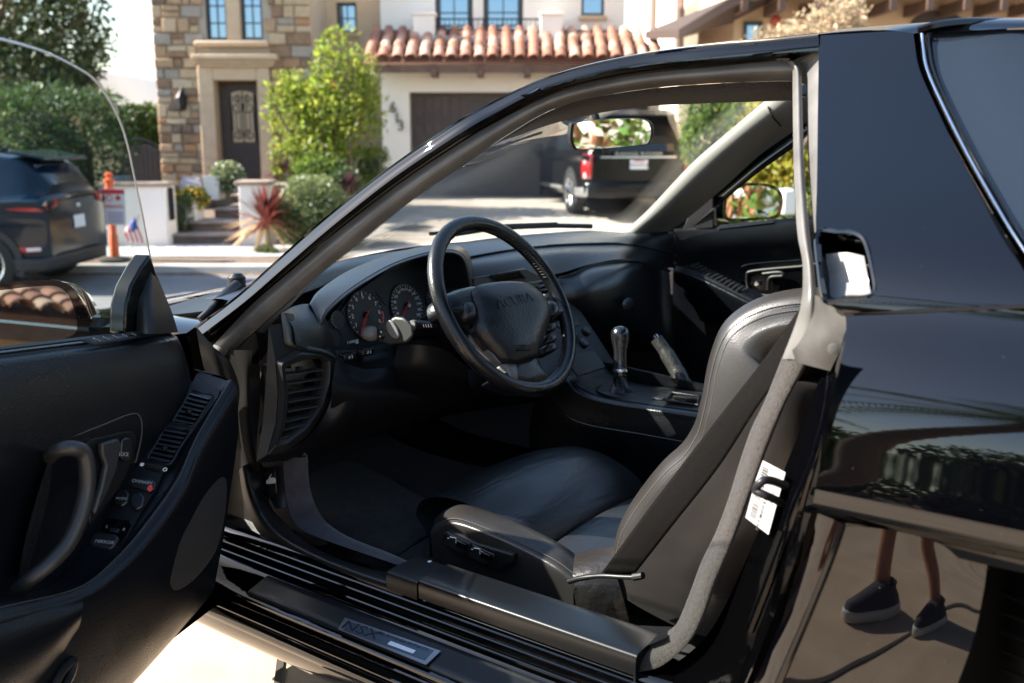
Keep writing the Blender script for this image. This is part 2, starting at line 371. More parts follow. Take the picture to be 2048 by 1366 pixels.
# carved surround
mb = MB()
fbox(mb, sR0 - .02, dR0 - .02, -.0, dZ1 + .28, FS - .10, FS + .30); fbox(mb, dR1 + .02, sR1 + .02, .0, dZ1 + .28, FS - .10, FS + .30)
fbox(mb, dR0 - .02, dR1 + .02, dZ1, dZ1 + .277, FS - .097, FS + .297)
sur = put('door_surround', mb, m_trim_st, sh, bevel=.02)
cR0, cZ1, cR1, cZ0 = bx(383, 109, 555, 127, FS - .2)
mb = MB(); fbox(mb, cR0, cR1, cZ1 - .10, cZ1, FS - .26, FS); fbox(mb, cR0 + .06, cR1 - .06, cZ1 - .17, cZ1 - .102, FS - .2, FS); fbox(mb, cR0 + .1, cR1 - .1, cZ1 - .23, cZ1 - .172, FS - .16, FS)
put('cornice', mb, m_trim_st, sh, bevel=.015)
for s_ in (0, 1):
    for k in range(3):
        a, b = (sR0 - .023, dR0 - .017) if s_ == 0 else (dR1 + .017, sR1 + .023)
        mb = MB(); fbox(mb, a, b, .62 + k * .62, .628 + k * .62, FS - .103, FS + .2); put('joint', mb, m_mortar, sur)
# front door
door = thing('front_door', 'dark brown front door with scrolled iron grille in its glass', 'door', FR((dR0 + dR1) / 2, FS + .35, dZ0))
mb = MB(); fbox(mb, dR0 - .02, dR1 + .02, dZ0, dZ1 + .02, FS + .30, FS + .36); put('leaf', mb, m_dkwood, door, bevel=.01)
gR0, gZ1, gR1, gZ0 = bx(461, 183, 512, 284, FS + .29)
mb = MB(); fbox(mb, gR0, gR1, gZ0, gZ1 - .06, FS + .288, FS + .298)
arc = [FR((gR0 + gR1) / 2 + (gR1 - gR0) / 2 * math.cos(a), FS + .288, gZ1 - .0605 + .07 * math.sin(a)) for a in np.linspace(0, math.pi, 10)]
mb.prism(arc, FH * .01); put('glass', mb, m_wglow, door)
mb = MB(); gw = gR1 - gR0; gh = gZ1 - gZ0; gx = (gR0 + gR1) / 2
def spiral(cx, cz, R, turns, d, ph=0): return [FR(cx + R * (1 - .75 * t) * math.cos(ph + d * t * turns * 6.283), FS + .275, cz + R * (1 - .75 * t) * math.sin(ph + d * t * turns * 6.283)) for t in np.linspace(0, 1, 22)]
for sx in (-1, 1):
    for cz, R in ((gZ0 + gh * .14, .105), (gZ0 + gh * .68, .12), (gZ0 + gh * .86, .085)):
        mb.tube(spiral(gx + sx * gw * .26, cz, R, 1.5, sx, 1.57), .011, 6)
    for q in (.12, .3, .46): mb.tube([FR(gx + sx * gw * q, FS + .275, gZ0 + gh * .22), FR(gx + sx * gw * q, FS + .275, gZ0 + gh * .6)], .009, 6)
    mb.tube([FR(gx + sx * gw * .5, FS + .275, gZ0), FR(gx + sx * gw * .5, FS + .275, gZ1 - .06)], .014, 6)
mb.tube([FR(gx, FS + .275, gZ0), FR(gx, FS + .275, gZ1)], .012, 6)
put('grille', mb, m_iron, door)
for k in range(7):
    a = dR0 + .1 + k * (dR1 - dR0 - .2) / 7; mb = MB(); fbox(mb, a + .006, a + (dR1 - dR0 - .2) / 7 - .006, dZ0 + .1, gZ0 - .14, FS + .288, FS + .299); put('plank', mb, m_dkwood, door, bevel=.004)
mb = MB(); mb.tube([FR(dR1 - .06, FS + .24, .95), FR(dR1 - .06, FS + .24, 1.15)], .014, 8); mb.tube([FR(dR1 - .06, FS + .24, 1.05), FR(dR1 - .06, FS + .3, 1.05)], .01, 6); put('handle', mb, m_iron, door)
# upper windows
def window(par, rect, f, nx=2, nz=2, fr=.05, depth=.1, m=m_winfr):
    a, zt, b, zb = rect; w = MB()
    fbox(w, a, a + fr, zb, zt, f, f + depth); fbox(w, b - fr, b, zb, zt, f, f + depth); fbox(w, a + fr, b - fr, zb, zb + fr, f + .002, f + depth); fbox(w, a + fr, b - fr, zt - fr, zt, f + .002, f + depth)
    for i in range(1, nx): c = a + (b - a) * i / nx; fbox(w, c - .012, c + .012, zb + fr, zt - fr, f + .03, f + .07)
    for i in range(1, nz): c = zb + (zt - zb) * i / nz; fbox(w, a + fr, b - fr, c - .012, c + .012, f + .028, f + .068)
    o = put('window', w, m, par, smooth=0)
    for i in range(nx):
        for k in range(nz):
            q = MB(); tl = rng.uniform(-.004, .004)
            x0, x1 = a + fr + (b - a - 2 * fr) * i / nx, a + fr + (b - a - 2 * fr) * (i + 1) / nx; y0, y1 = zb + fr + (zt - zb - 2 * fr) * k / nz, zb + fr + (zt - zb - 2 * fr) * (k + 1) / nz
            q.add([FR(x0, f + .05, y0), FR(x1, f + .05 + tl, y0), FR(x1, f + .05, y1), FR(x0, f + .05 + tl, y1)], [(0, 1, 2, 3)]); put('pane', q, m_winpane, o)
    return o
for w_ in wins: window(sh, w_, FS + .1, 2, 4)
mb = MB(); fbox(mb, wins[0][2], wins[1][0], wins[0][3] - .02, wins[0][1], FS - .04, FS + .3); put('mullion', mb, m_trim_st, sh, bevel=.02)
a, b, c, d = bx(389, 82, 537, 93, FS - .1); mb = MB(); fbox(mb, a, c, d, b, FS - .16, FS + .1); put('window_sill', mb, m_trim_st, sh, bevel=.025)
# wall lantern
lp = thing('wall_lantern', 'black iron lantern on the stone wall beside the front door', 'lantern', FR(B(366, 200, FS).dot(RT), FS - .1, B(366, 222, FS).z))
lc = lp.location.copy(); lc = Vector(lc)
mb = MB(); Mx = Matrix.Translation(lc)
mb.lathe([(.03, 0), (.09, .04), (.11, .24), (.12, .25), (.05, .36), (.02, .4)], 6, Mx); put('body', mb, m_iron, lp)
mb = MB(); mb.tube(crv([lc + EZ * .38, lc + EZ * .46 + FH * .05, lc + EZ * .40 + FH * .12], 5), .015, 6); put('bracket', mb, m_iron, lp)
# recessed beige wing to the right
mb = MB(); a = r1 - .3; b = B(770, 100, 22.6).dot(RT) + .3
wR = bx(672, 5, 714, 66, 22.6)
fbox(mb, a, wR[0], -.5, 5.2, 22.6, 23); fbox(mb, wR[2], b, -.5, 5.2, 22.6, 23); fbox(mb, wR[0], wR[2], -.5, wR[3], 22.6, 23); fbox(mb, wR[0], wR[2], wR[1], 5.2, 22.6, 23)
put('wing_wall', mb, m_stucco_b, sh, smooth=0); window(sh, wR, 22.68, 2, 2)
mb = MB(); fbox(mb, wR[0] - .06, wR[2] + .06, wR[3] - .08, wR[3] - .002, 22.52, 22.7); put('window_sill', mb, m_trim_st, sh, bevel=.01)

# ================================================================== white house with the garage
wh = thing('white_house', 'white stucco house with red clay tile roof over a dark garage door', 'house', FR(0, 20.7, -.15))
FG = 20.7
gl, gt, _, _ = bx(818, 184, 830, 300, FG); wl = B(763, 200, FG).dot(RT); wr = B(1322, 120, FG).dot(RT); gr = gl + 4.9
eZ = B(900, 124, 20.1).z
mb = MB(); fbox(mb, wl, gl, -.5, eZ + .35, FG, FG + .35); fbox(mb, gl, min(gr, wr - .2), gt, eZ + .35, FG, FG + .35); fbox(mb, min(gr, wr - .2), wr, -.5, eZ + .35, FG, FG + .35)
fbox(mb, wl, wr, -.5, eZ + .3, FG + .36, FG + 6)
put('wall', mb, m_stucco_w, wh, smooth=0)
# garage door: planked panels under a shallow arch rail
gd = put('garage_door', fbox(MB(), gl, min(gr, wr - .2), -.16, gt, FG + .28, FG + .34), m_dkwood, wh)
gW = min(gr, wr - .2) - gl
nP = 4
for p_ in range(nP):
    a0 = gl + .04 + p_ * (gW - .08) / nP; a1 = gl + .04 + (p_ + 1) * (gW - .08) / nP
    for (z0, z1) in ((-.1, .62), (.72, 1.34), (1.42, gt - .06)):
        npk = 6
        for k in range(npk):
            b0 = a0 + .05 + k * (a1 - a0 - .1) / npk; b1 = a0 + .05 + (k + 1) * (a1 - a0 - .1) / npk
            q = MB(); zt2 = z1 - (.0 if z0 < 1.4 else .16 * (abs((k + .5) / npk - .5) * 2) ** 2)
            fbox(q, b0 + .006, b1 - .006, z0, zt2, FG + .262, FG + .279); put('plank', q, m_dkwood, gd)
for k, s_ in enumerate('613'):
    p0 = [(786, 216), (794, 237), (802, 252)][k]; o_ = B(*p0, FG) - FH * .025
    text('house_number', s_, frame(o_, RT, EZ), .30, mat('number_metal', (.15, .12, .09), .5, metal=.3), wh, .02)
# upper storey
FU = 21.55; uR = B(1249, 30, FU).dot(RT); ul = B(761, 30, FU).dot(RT)
wd = [bx(869, -70, 946, 72, FU), bx(966, -70, 1046, 71, FU)]; ws = bx(1163, -30, 1208, 31, FU)
mb = MB(); uz0, uz1 = eZ + .3, 5.6
for a, b in ((ul, wd[0][0]), (wd[0][2], wd[1][0]), (wd[1][2], ws[0]), (ws[2], uR)): fbox(mb, a, b, uz0, uz1, FU, FU + .35)
for w_ in wd + [ws]: fbox(mb, w_[0], w_[2], w_[1], uz1, FU, FU + .35); fbox(mb, w_[0], w_[2], uz0, w_[3], FU, FU + .35)
fbox(mb, ul, uR, uz0, uz1, FU + .36, FU + 5)
put('upper_wall', mb, m_stucco_w, wh, smooth=0)
for w_ in wd: window(wh, w_, FU + .03, 2, 3, .11)
window(wh, ws, FU + .03, 1, 1, .05)
mb = MB(); fbox(mb, ws[0] - .06, ws[2] + .06, ws[3] - .1, ws[3] - .003, FU - .06, FU + .1); put('window_sill', mb, m_trim_st, wh, bevel=.01)
# balcony
a = bx(826, 30, 870, 84, FU - .65); b = bx(1081, 30, 1124, 84, FU - .65); mb = MB()
fbox(mb, a[0], a[2], a[3] - .1, a[1], FU - .65, FU - .3); fbox(mb, b[0], b[2], b[3] - .1, b[1], FU - .65, FU - .3); fbox(mb, a[0] - .03, a[2] + .03, a[1], a[1] + .05, FU - .68, FU - .27); fbox(mb, b[0] - .03, b[2] + .03, b[1], b[1] + .05, FU - .68, FU - .27)
fbox(mb, a[2], b[0], a[3] - .08, a[3] + .13, FU - .62, FU); fbox(mb, a[0] + .02, a[2] - .02, a[3] - .1, a[1] - .1, FU - .3, FU); fbox(mb, b[0] + .02, b[2] - .02, b[3] - .1, b[1] - .1, FU - .3, FU)
put('balcony', mb, m_stucco_w, wh, bevel=.015)
mb = MB(); zt = a[1] - .06; zb = a[3] + .13
for zz in (zt, zb + .04): mb.tube([FR(a[2], FU - .5, zz), FR(b[0], FU - .5, zz)], .016, 6)
nb = 22
for k in range(nb + 1):
    r = a[2] + (b[0] - a[2]) * k / nb; mb.tube([FR(r, FU - .5, zb), FR(r, FU - .5, zt)], .008, 5)
    if k % 4 == 2: mb.tube([FR(r + .055 * math.cos(t), FU - .5, (zt + zb) / 2 + .055 * math.sin(t)) for t in np.linspace(0, 6.283, 12)], .007, 5)
put('railing', mb, m_iron, wh)
# tiled roof
m_under = mat('roof_underlay', (.16, .075, .05), .9)
F0, Z0r = 20.05, eZ; sl = math.tan(rad(27)); el = wl - .25; er = wr
rfm = MB(); rfm.grid([[FR(el, F0, Z0r - .02), FR(er + .15, F0, Z0r - .02)], [FR(el, 21.6, Z0r - .02 + sl * 1.55), FR(er - .55, 21.6, Z0r - .02 + sl * 1.55)]])
roof = put('roof', rfm, m_under, wh, solid=.04)
pitch = .262; tl_len = .36; exp_ = .262
def tile_mesh(m_):
    q = MB(); rows = []
    for t, R in ((0, .110), (1, .080)):
        rows.append([Vector((R * math.cos(a), t * tl_len, R * .85 * math.sin(a))) for a in np.linspace(0, math.pi, 9)])
    for t, R in ((1, .064), (0, .094)):
        rows.append([Vector((R * math.cos(a), t * tl_len, R * .85 * math.sin(a))) for a in np.linspace(0, math.pi, 9)])
    q.grid(rows, cv=True); return q.mesh('tile', m_, 40)
tmesh = [tile_mesh(t) for t in TILE]
Mroof = Matrix(((RT.x, FH.x * math.cos(rad(27)), -FH.x * math.sin(rad(27))), (RT.y, FH.y * math.cos(rad(27)), -FH.y * math.sin(rad(27))), (0, math.sin(rad(27)), math.cos(rad(27))))).to_4x4()
Vs = FH * math.cos(rad(27)) + EZ * math.sin(rad(27))
def lay_tiles(parent, r_a, r_b, F, Zr, nr, hip=0.0):
    k = 0; r = r_a + .13
    while r < r_b:
        for c_ in range(nr):
            if hip and r > r_b - hip * c_ - .05: continue
            jt = rng.uniform(-.03, .03)
            o = link('tile', rng.choice(tmesh), parent)
            o.matrix_world = Matrix.Translation(FR(r + rng.uniform(-.012, .012), F - .05, Zr + .035 + .02 * c_ * 0) + Vs * (c_ * exp_ + jt * .6) + EZ * .03) @ Mroof @ Matrix.Rotation(rad(7), 4, 'X') @ Matrix.Rotation(jt, 4, 'Z')
            o.matrix_parent_inverse = Matrix()
        r += pitch
lay_tiles(roof, el, er + .1, F0, Z0r, 5, .09)
mb = MB(); fbox(mb, el, er + .1, Z0r - .20, Z0r - .07, F0 + .02, F0 + .08); put('fascia', mb, m_beam, wh)
for px_ in (868, 961, 1055, 1148, 1240):
    r = B(px_, 135, 20.2).dot(RT); mb = MB(); fbox(mb, r - .06, r + .06, Z0r - .27, Z0r - .12, F0 - .03, FG); put('rafter_tail', mb, m_beam, wh, bevel=.01)
sc = thing('security_camera', 'small dark security camera under the tiled eave by the garage', 'camera', B(783, 135, 20.4))
c0 = B(783, 137, 20.4); mb = MB(); mb.tube([c0 - RT * .1 + EZ * .05, c0 + RT * .08 - EZ * .02], .04, 10); put('housing', mb, m_iron, sc); mb = MB(); mb.tube([c0 - RT * .08 + EZ * .05, c0 - RT * .12 + FH * .3 + EZ * .1], .02, 6); put('arm', mb, m_iron, sc)

# ================================================================== neighbours on the right
nb1 = thing('cream_house', 'tall cream stucco house with its sunlit side wall facing the garage roof', 'house', FR(7, 27, 0))
mb = MB(); fbox(mb, 4.25, 12, -.4, 9, 19.5, 38); put('wall', mb, m_stucco_c, nb1, smooth=0)
for f_ in (22.5, 26, 31): 
    mb = MB(); fbox(mb, 4.19, 4.25, 3.2, 5.4, f_, f_ + 1.0); put('window', mb, m_beam, nb1)
nb2 = thing('tan_house', 'tan stucco house with deep dark brown eaves and a round arch', 'house', FR(8, 15, 0))
fN = 16.6; a = B(1468, 60, fN).dot(RT)
mb = MB(); fbox(mb, a, 15, -.4, 3.9, fN, fN + 3.2); put('wall', mb, m_stucco_t, nb2, smooth=0)
eP = [B(1357, 80, fN - .9), B(1470, 17, fN - .9)]
zE = B(1560, 4, fN - .9).z; rE = B(1380, 50, fN - .9).dot(RT)
mb = MB(); 
mb.prism([FR(rE + .65, fN - .9, zE + .05), FR(14, fN - .9, zE + .05), FR(14, fN + 5, zE + 2.2), FR(rE + .65, fN + 5, zE + 2.2)], EZ * .12)
rf2 = put('roof', mb, m_under, nb2)
mb = MB(); mb.prism([B(1357, 78, fN - .6), B(1466, 12, fN - .9), B(1700, -40, fN - .9), FR(9, fN + 4, zE + 1.6), FR(rE, fN + 4.4, B(1357, 78, fN + 4.4).z)], EZ * .14); put('eave', mb, mat('eave_dark', (.05, .03, .022), .8), nb2)
for k in range(9):
    r = rE + .8 + k * .55; mb = MB(); fbox(mb, r - .05, r + .05, zE - .12, zE + .045, fN - .95, fN); put('rafter_tail', mb, m_beam, nb2)
for (x_, y_, R) in ((1873, 52, .42), (1700, 70, .3)):
    c0 = B(x_, y_, fN); q = [FR(c0.dot(RT) + R * math.cos(t), fN - .03, c0.z + R * .55 * math.sin(t)) for t in np.linspace(0, math.pi, 14)]
    q = [q[0] - EZ * .8] + q + [q[-1] - EZ * .8]; put('arch', MB().prism(q, FH * .025), m_dkwood, nb2)
wq = bx(1487, 44, 1522, 90, fN); window(nb2, wq, fN - .06, 1, 1, .05)
put('alarm_box', MB().lathe([(.08, 0), (.08, .05), (.03, .07)], 14, Matrix.Translation(B(1551, 42, fN)) @ Matrix.Rotation(YAW, 4, 'Z') @ Matrix.Rotation(rad(90), 4, 'X')), mat('alarm_red', (.5, .08, .06), .5), nb2)

# gable house behind the hedge at the far left
gb = thing('gabled_house', 'pale yellow gabled house half hidden behind the clipped hedge', 'house', FR(-11, 25, 0))
fg = 25.0; mb = MB(); ap = B(178, 138, fg); r_e = B(285, 268, fg)
mb.prism([FR(ap.dot(RT) - 4.3, fg + .4, -.5), FR(r_e.dot(RT) - .35, fg + .4, -.5), FR(r_e.dot(RT) - .35, fg + .4, r_e.z), FR(ap.dot(RT), fg + .4, ap.z - .25), FR(ap.dot(RT) - 4.3, fg + .4, r_e.z - 1)], FH * 7)
put('wall', mb, mat('stucco_yellow', (.72, .65, .44), .9, noise=(1.6, (.76, .69, .50), 5)), gb, smooth=0)
mb = MB(); d_ = (r_e - ap); mb.prism([ap, r_e, r_e - EZ * .22, ap - EZ * .25], FH * 7.6); l_e = FR(ap.dot(RT) - 4.6, fg, r_e.z - .9); mb.prism([ap - RT * .003, l_e, l_e - EZ * .22, ap - RT * .003 - EZ * .25], FH * 7.6)
put('roof', mb, mat('bargeboard_white', (.78, .74, .68), .7), gb, smooth=0)

# ================================================================== garden walls, steps, planters, gate
m_cap = mat('wall_cap_stone', (.25, .19, .15), .85, noise=(8, (.33, .26, .2), 5))
def garden_wall(px0, py0, px1, py1, f, depth, label):
    a, zt, b, zb = bx(px0, py0, px1, py1, f); t = thing('garden_wall', label, 'wall', FR((a + b) / 2, f + depth / 2, zb))
    put('body', fbox(MB(), a, b, zb - .06, zt - .06, f, f + depth), m_stucco_w, t, bevel=.01)
    put('cap', fbox(MB(), a - .05, b + .05, zt - .058, zt, f - .05, f + depth + .05), m_cap, t, bevel=.012); return t
w1 = garden_wall(205, 365, 336, 494, 15.75, .5, 'low white garden wall left of the steps with stone cap and dark plaque')
a = bx(322, 378, 336, 440, 15.75); M_ = MB(); M_.box(FR(a[2] + .01, 15.95, (a[1] + a[3]) / 2), (.02, .16, .5), Matrix(((RT.x, FH.x, 0), (RT.y, FH.y, 0), (0, 0, 1)))); put('plaque', M_, m_iron, w1)
garden_wall(476, 362, 538, 486, 15.85, .5, 'low white garden wall right of the steps behind the red cordyline')
m_step = mat('slate_step', (.21, .17, .15), .8, noise=(5, (.30, .25, .22), 6), bump=(30, .4, 'noise', .01))
m_step_shade = mat('slate_step_shaded', (.10, .075, .065), .85, noise=(9, (.15, .11, .09), 6), bump=(40, .5, 'noise', .01))  # darker copy of the tread slate, shade on the risers put into the colour
stp = thing('garden_steps', 'slate garden steps rising between the white walls to the front door', 'steps', FR(-5.1, 16.6, -.62))
sL, sRr = B(338, 480, 16).dot(RT), B(479, 480, 16).dot(RT)
stz = [-.46, -.30, -.14, .02, .165]; stf = [16.0, 16.5, 17.2, 18.6, 19.6]
for k in range(5):
    l_ = sL + (0, .12, .38, .3, .3)[k]; r_ = sRr + (.0, .0, .0, .3, .5)[k]
    put('riser', fbox(MB(), l_ + .01, r_ - .01, stz[k] - .18, stz[k] - .042, stf[k] + .02, 20.65), m_step_shade, stp)
    put('tread', fbox(MB(), l_, r_, stz[k] - .04, stz[k], stf[k] - .02, stf[k + 1] + .1 if k < 4 else 20.9), m_step, stp, bevel=.008)
def planter(px0, py0, px1, py1, f, dep, label, taper=.06):
    a, zt, b, zb = bx(px0, py0, px1, py1, f); t = thing('planter', label, 'planter', FR((a + b) / 2, f + dep / 2, zb)); q = MB()
    lo = [FR(a + taper, f + taper, zb), FR(b - taper, f + taper, zb), FR(b - taper, f + dep, zb), FR(a + taper, f + dep, zb)]; hi = [FR(a, f, zt), FR(b, f, zt), FR(b, f + dep, zt), FR(a, f + dep, zt)]
    q.add(lo + hi, [(0, 1, 5, 4), (1, 2, 6, 5), (2, 3, 7, 6), (3, 0, 4, 7)]); hi2 = [p + (FR((a + b) / 2, f + dep / 2, zt) - p) * .12 for p in hi]; lo2 = [p - EZ * .08 for p in hi2]
    q.add(hi + hi2 + lo2, [(0, 1, 5, 4), (1, 2, 6, 5), (2, 3, 7, 6), (3, 0, 4, 7), (4, 5, 9, 8), (5, 6, 10, 9), (6, 7, 11, 10), (7, 4, 8, 11)])
    put('pot', q, m_stucco_w, t, smooth=0); put('soil', MB().add(lo2, [(0, 1, 2, 3)]), m_mulch, t); return FR((a + b) / 2, f + dep / 2, zt - .05)
pl1 = planter(358, 402, 392, 442, 16.6, .5, 'short white square planter with yellow flowers beside the steps', .02)
pl2 = planter(403, 352, 441, 400, 17.6, .5, 'tall tapered white planter with trailing flowers by the front path')
put_ = tag(put('bench_slab', MB().prism([B(364, 352, 18), B(398, 354, 18.2), B(404, 380, 17.6), B(360, 378, 17.5)], FH * .08 - EZ * .05), mat('grey_slate', (.22, .22, .25), .6)), 'leaning grey slate slab behind the short white planter', 'slab')
gt_ = thing('garden_gate', 'dark brown arched garden gate beside the stone house', 'gate', B(285, 365, 20.9))
gA = B(238, 300, 20.9); gB = B(322, 300, 20.9); zb = B(280, 367, 20.9).z; nk = 9
for k in range(nk):
    t0, t1 = k / nk, (k + 1) / nk; h = lambda t: B(280, 306 - 18 * math.sin(math.pi * t), 20.9).z
    r_0 = gA.dot(RT) + (gB - gA).dot(RT) * t0 + .006; r_1 = gA.dot(RT) + (gB - gA).dot(RT) * t1 - .006
    put('plank', MB().prism([FR(r_0, 20.9, zb), FR(r_1, 20.9, zb), FR(r_1, 20.9, h(t1)), FR(r_0, 20.9, h(t0))], FH * .05), m_dkwood, gt_)
put('arch_rail', MB().tube([FR(gA.dot(RT) + (gB - gA).dot(RT) * t, 20.85, B(280, 298 - 20 * math.sin(math.pi * t), 20.9).z) for t in np.linspace(-.04, 1.04, 16)], .03, 8), m_iron, gt_)
# ================================================================== planting
nrng = np.random.default_rng(5)
def leaf_obj(name, cen, size, m, parent, aspect=.45, up=.3, outdir=None, curl=.15):
    """one mesh of many small leaf blades"""
    n = len(cen); cen = np.asarray(cen, float)
    d = nrng.normal(size=(n, 3)); d[:, 2] += up
    if outdir is not None: d = d * .7 + outdir
    d /= np.linalg.norm(d, axis=1)[:, None]; k = nrng.normal(size=(n, 3)); s = np.cross(d, k); s /= np.linalg.norm(s, axis=1)[:, None] + 1e-9; nn = np.cross(d, s)
    L = (size * nrng.uniform(.6, 1.3, n))[:, None]; w = L * aspect * .5
    v = np.stack([cen, cen + d * L * .45 + s * w + nn * L * curl, cen + d * L, cen + d * L * .45 - s * w + nn * L * curl], 1).reshape(-1, 3)
    me = bpy.data.meshes.new(name); me.vertices.add(4 * n); me.vertices.foreach_set('co', v.ravel())
    me.loops.add(4 * n); me.loops.foreach_set('vertex_index', np.arange(4 * n)); me.polygons.add(n); me.polygons.foreach_set('loop_start', np.arange(n) * 4); me.polygons.foreach_set('loop_total', np.full(n, 4))
    me.materials.append(m); me.update(); me.validate(); o = link(name, me, parent); o['kind'] = 'stuff'; return o
def ell(n, c, r, lo=.55, clump=14, cs=.28, flat_bottom=None):
    """points in clumps through an ellipsoid shell"""
    c = np.array(c); r = np.array(r); cc = nrng.normal(size=(clump, 3)); cc /= np.linalg.norm(cc, axis=1)[:, None]; cc *= nrng.uniform(lo, 1.0, (clump, 1))
    idx = nrng.integers(0, clump, n); p = cc[idx] + nrng.normal(size=(n, 3)) * cs
    q = np.linalg.norm(p, axis=1); p[q > 1.12] *= (1.12 / q[q > 1.12])[:, None]
    p = c + p * r
    if flat_bottom is not None: p[:, 2] = np.maximum(p[:, 2], flat_bottom + nrng.uniform(0, .1, n))
    return p
def shell(n, c, r, thick=.12, sq=1.0):
    c = np.array(c); r = np.array(r); p = nrng.normal(size=(n, 3)); p /= np.linalg.norm(p, axis=1)[:, None]
    if sq != 1: p = np.sign(p) * np.abs(p) ** sq; p /= np.abs(p).max(axis=1)[:, None] ** (.5)
    bump = 1 + .07 * np.sin(p[:, 0] * 7 + p[:, 2] * 5) * np.sin(p[:, 1] * 6 + 2)
    return c + p * r * (bump * nrng.uniform(1 - thick, 1.03, n))[:, None], p
def lm(name, c, trans=.4, var=.45, rough=.5): return mat('leaf_' + name, c, rough, var=var, trans=trans)
m_bark = mat('bark', (.13, .095, .07), .9, noise=(14, (.2, .15, .11), 6), bump=(30, .8, 'noise', .02))
def trunk(name, base, tips, r0, par, m=m_bark, wob=.08):
    mb = MB(); base = Vector(base)
    for t in tips:
        t = Vector(t); pts = [base, base.lerp(t, .35) + Vector(nrng.normal(size=3)) * wob, base.lerp(t, .7) + Vector(nrng.normal(size=3)) * wob, t]; c = crv(pts, 4); mb.tube(c, [r0 * (1 - .8 * i / (len(c) - 1)) for i in range(len(c))], 7)
    return put(name, mb, m, par, smooth=60)
def tree(name, label, cat, base, blobs, n, size, m, r0, clump=16, group=None, tips=None, aspect=.45, lo=.5, cs=.28):
    t = thing(name, label, cat, base, group); pts = []
    tot = sum(b[2] for b in blobs)
    for c, r, w in blobs: pts.append(ell(int(n * w / tot), c, r, lo, clump, cs))
    leaf_obj('crown', np.concatenate(pts), size, m, t, aspect)
    tp = tips or [Vector(c) + Vector((nrng.normal() * r[0] * .4, nrng.normal() * r[1] * .4, r[2] * .4)) for c, r, w in blobs for _ in range(3)]
    trunk('trunk', base, tp, r0, t); return t
def bush(name, label, cat, c, r, n, size, m, flower=None, group=None, sq=1.0, aspect=.45, thick=.25):
    c = Vector(c); t = thing(name, label, cat, (c.x, c.y, c.z - r[2]), group)
    p, d = shell(n, c, r, thick, sq); leaf_obj('foliage', p, size, m, t, aspect, outdir=d * .6)
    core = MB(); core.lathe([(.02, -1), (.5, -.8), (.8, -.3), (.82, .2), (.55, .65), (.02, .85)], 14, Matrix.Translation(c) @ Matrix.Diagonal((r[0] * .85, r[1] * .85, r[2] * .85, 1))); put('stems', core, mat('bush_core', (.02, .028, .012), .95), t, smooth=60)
    if flower: q, d2 = shell(flower[0], c, [x * 1.03 for x in r], .05, sq); leaf_obj('flowers', q, flower[1], flower[2], t, .9, outdir=d2)
    return t
m_lf_y = lm('bright', (.17, .245, .035), .5); m_lf_oak = lm('oak', (.055, .085, .030), .3); m_lf_dk = lm('dark', (.035, .075, .022), .3); m_lf_grey = lm('grey', (.14, .19, .07), .3); m_lf_mid = lm('mid', (.09, .16, .03), .45); m_lf_yel = lm('gold', (.34, .33, .04), .5); m_lf_red = lm('red', (.15, .052, .030), .35, .22); m_lf_pur = lm('purple', (.075, .025, .03), .3, .4); m_fl_w = lm('white_petal', (.75, .74, .68), .3, .1); m_fl_y = lm('yellow_petal', (.75, .52, .05), .3, .2); m_lf_pink = lm('pink', (.40, .33, .20), .4, .35)
# slim bright tree between the houses
c1 = B(665, 235, 18.6)
tree('citrus_tree', 'slender bright green tree lit from behind beside the white garage wall', 'tree', FR(c1.dot(RT) + .1, 18.6, -.3), [(B(690, 150, 18.6), (.50, .55, .75), 3), (B(655, 240, 18.6), (.80, .7, .7), 4), (B(600, 200, 18.5), (.42, .4, .5), 1.5), (B(555, 210, 18.3), (.18, .3, .55), .5), (B(625, 300, 18.4), (.62, .5, .35), 1.6), (B(720, 210, 18.8), (.40, .5, .85), 2), (B(570, 320, 18.2), (.25, .3, .35), .5)], 7600, .105, m_lf_y, .05, 26, cs=.25)
leaf_obj('fruit', ell(7, B(610, 210, 18.2), (.7, .3, .6)), .07, mat('orange_fruit', (.7, .32, .04), .5), C.objects['citrus_tree'], .9)
# big oak at the left
tree('oak_tree', 'large dark oak tree rising above the hedge at the roadside', 'tree', B(-160, 300, 23) , [(B(60, 60, 23), (1.5, 1.6, 1.4), 4), (B(-120, 40, 23), (2.2, 1.8, 2.0), 5), (B(160, 60, 23), (.5, .7, .85), 1.1), (B(100, -60, 23), (1.2, 1.2, .8), 2), (B(20, 140, 22.5), (1.6, 1.2, .7), 2.6), (B(130, 150, 23), (.5, .7, .3), .6)], 15000, .15, m_lf_oak, .2, 30, cs=.26)
# clipped hedge behind the parked car
bush('clipped_hedge', 'broad clipped dark green hedge behind the parked blue car', 'hedge', B(85, 330, 17.2), (1.32, 1.1, 1.28), 14000, .095, m_lf_dk, sq=.72)
bush('clipped_hedge', 'tall clipped hedge leaving the frame behind the parked blue car', 'hedge', B(-120, 330, 17.0), (1.1, 1.1, 1.34), 6000, .10, m_lf_dk, sq=.75)
bush('garden_shrub', 'sunlit yellow green shrub above the arched garden gate', 'shrub', B(292, 262, 24.5), (.75, .8, .62), 3500, .11, m_lf_mid)
bush('garden_shrub', 'small dark shrub tucked behind the orange post', 'shrub', B(262, 440, 16.8), (.2, .3, .35), 900, .06, m_lf_dk)
bush('round_shrub', 'rounded grey green shrub with tiny white flowers by the driveway', 'shrub', B(622, 425, 15.6), (.57, .6, .56), 9000, .06, m_lf_grey, (80, .04, m_fl_w))
bush('box_shrub', 'squarish yellow green box shrub against the white garage wall', 'shrub', B(737, 332, 19.2), (.30, .3, .34), 2600, .055, m_lf_mid, sq=.6)
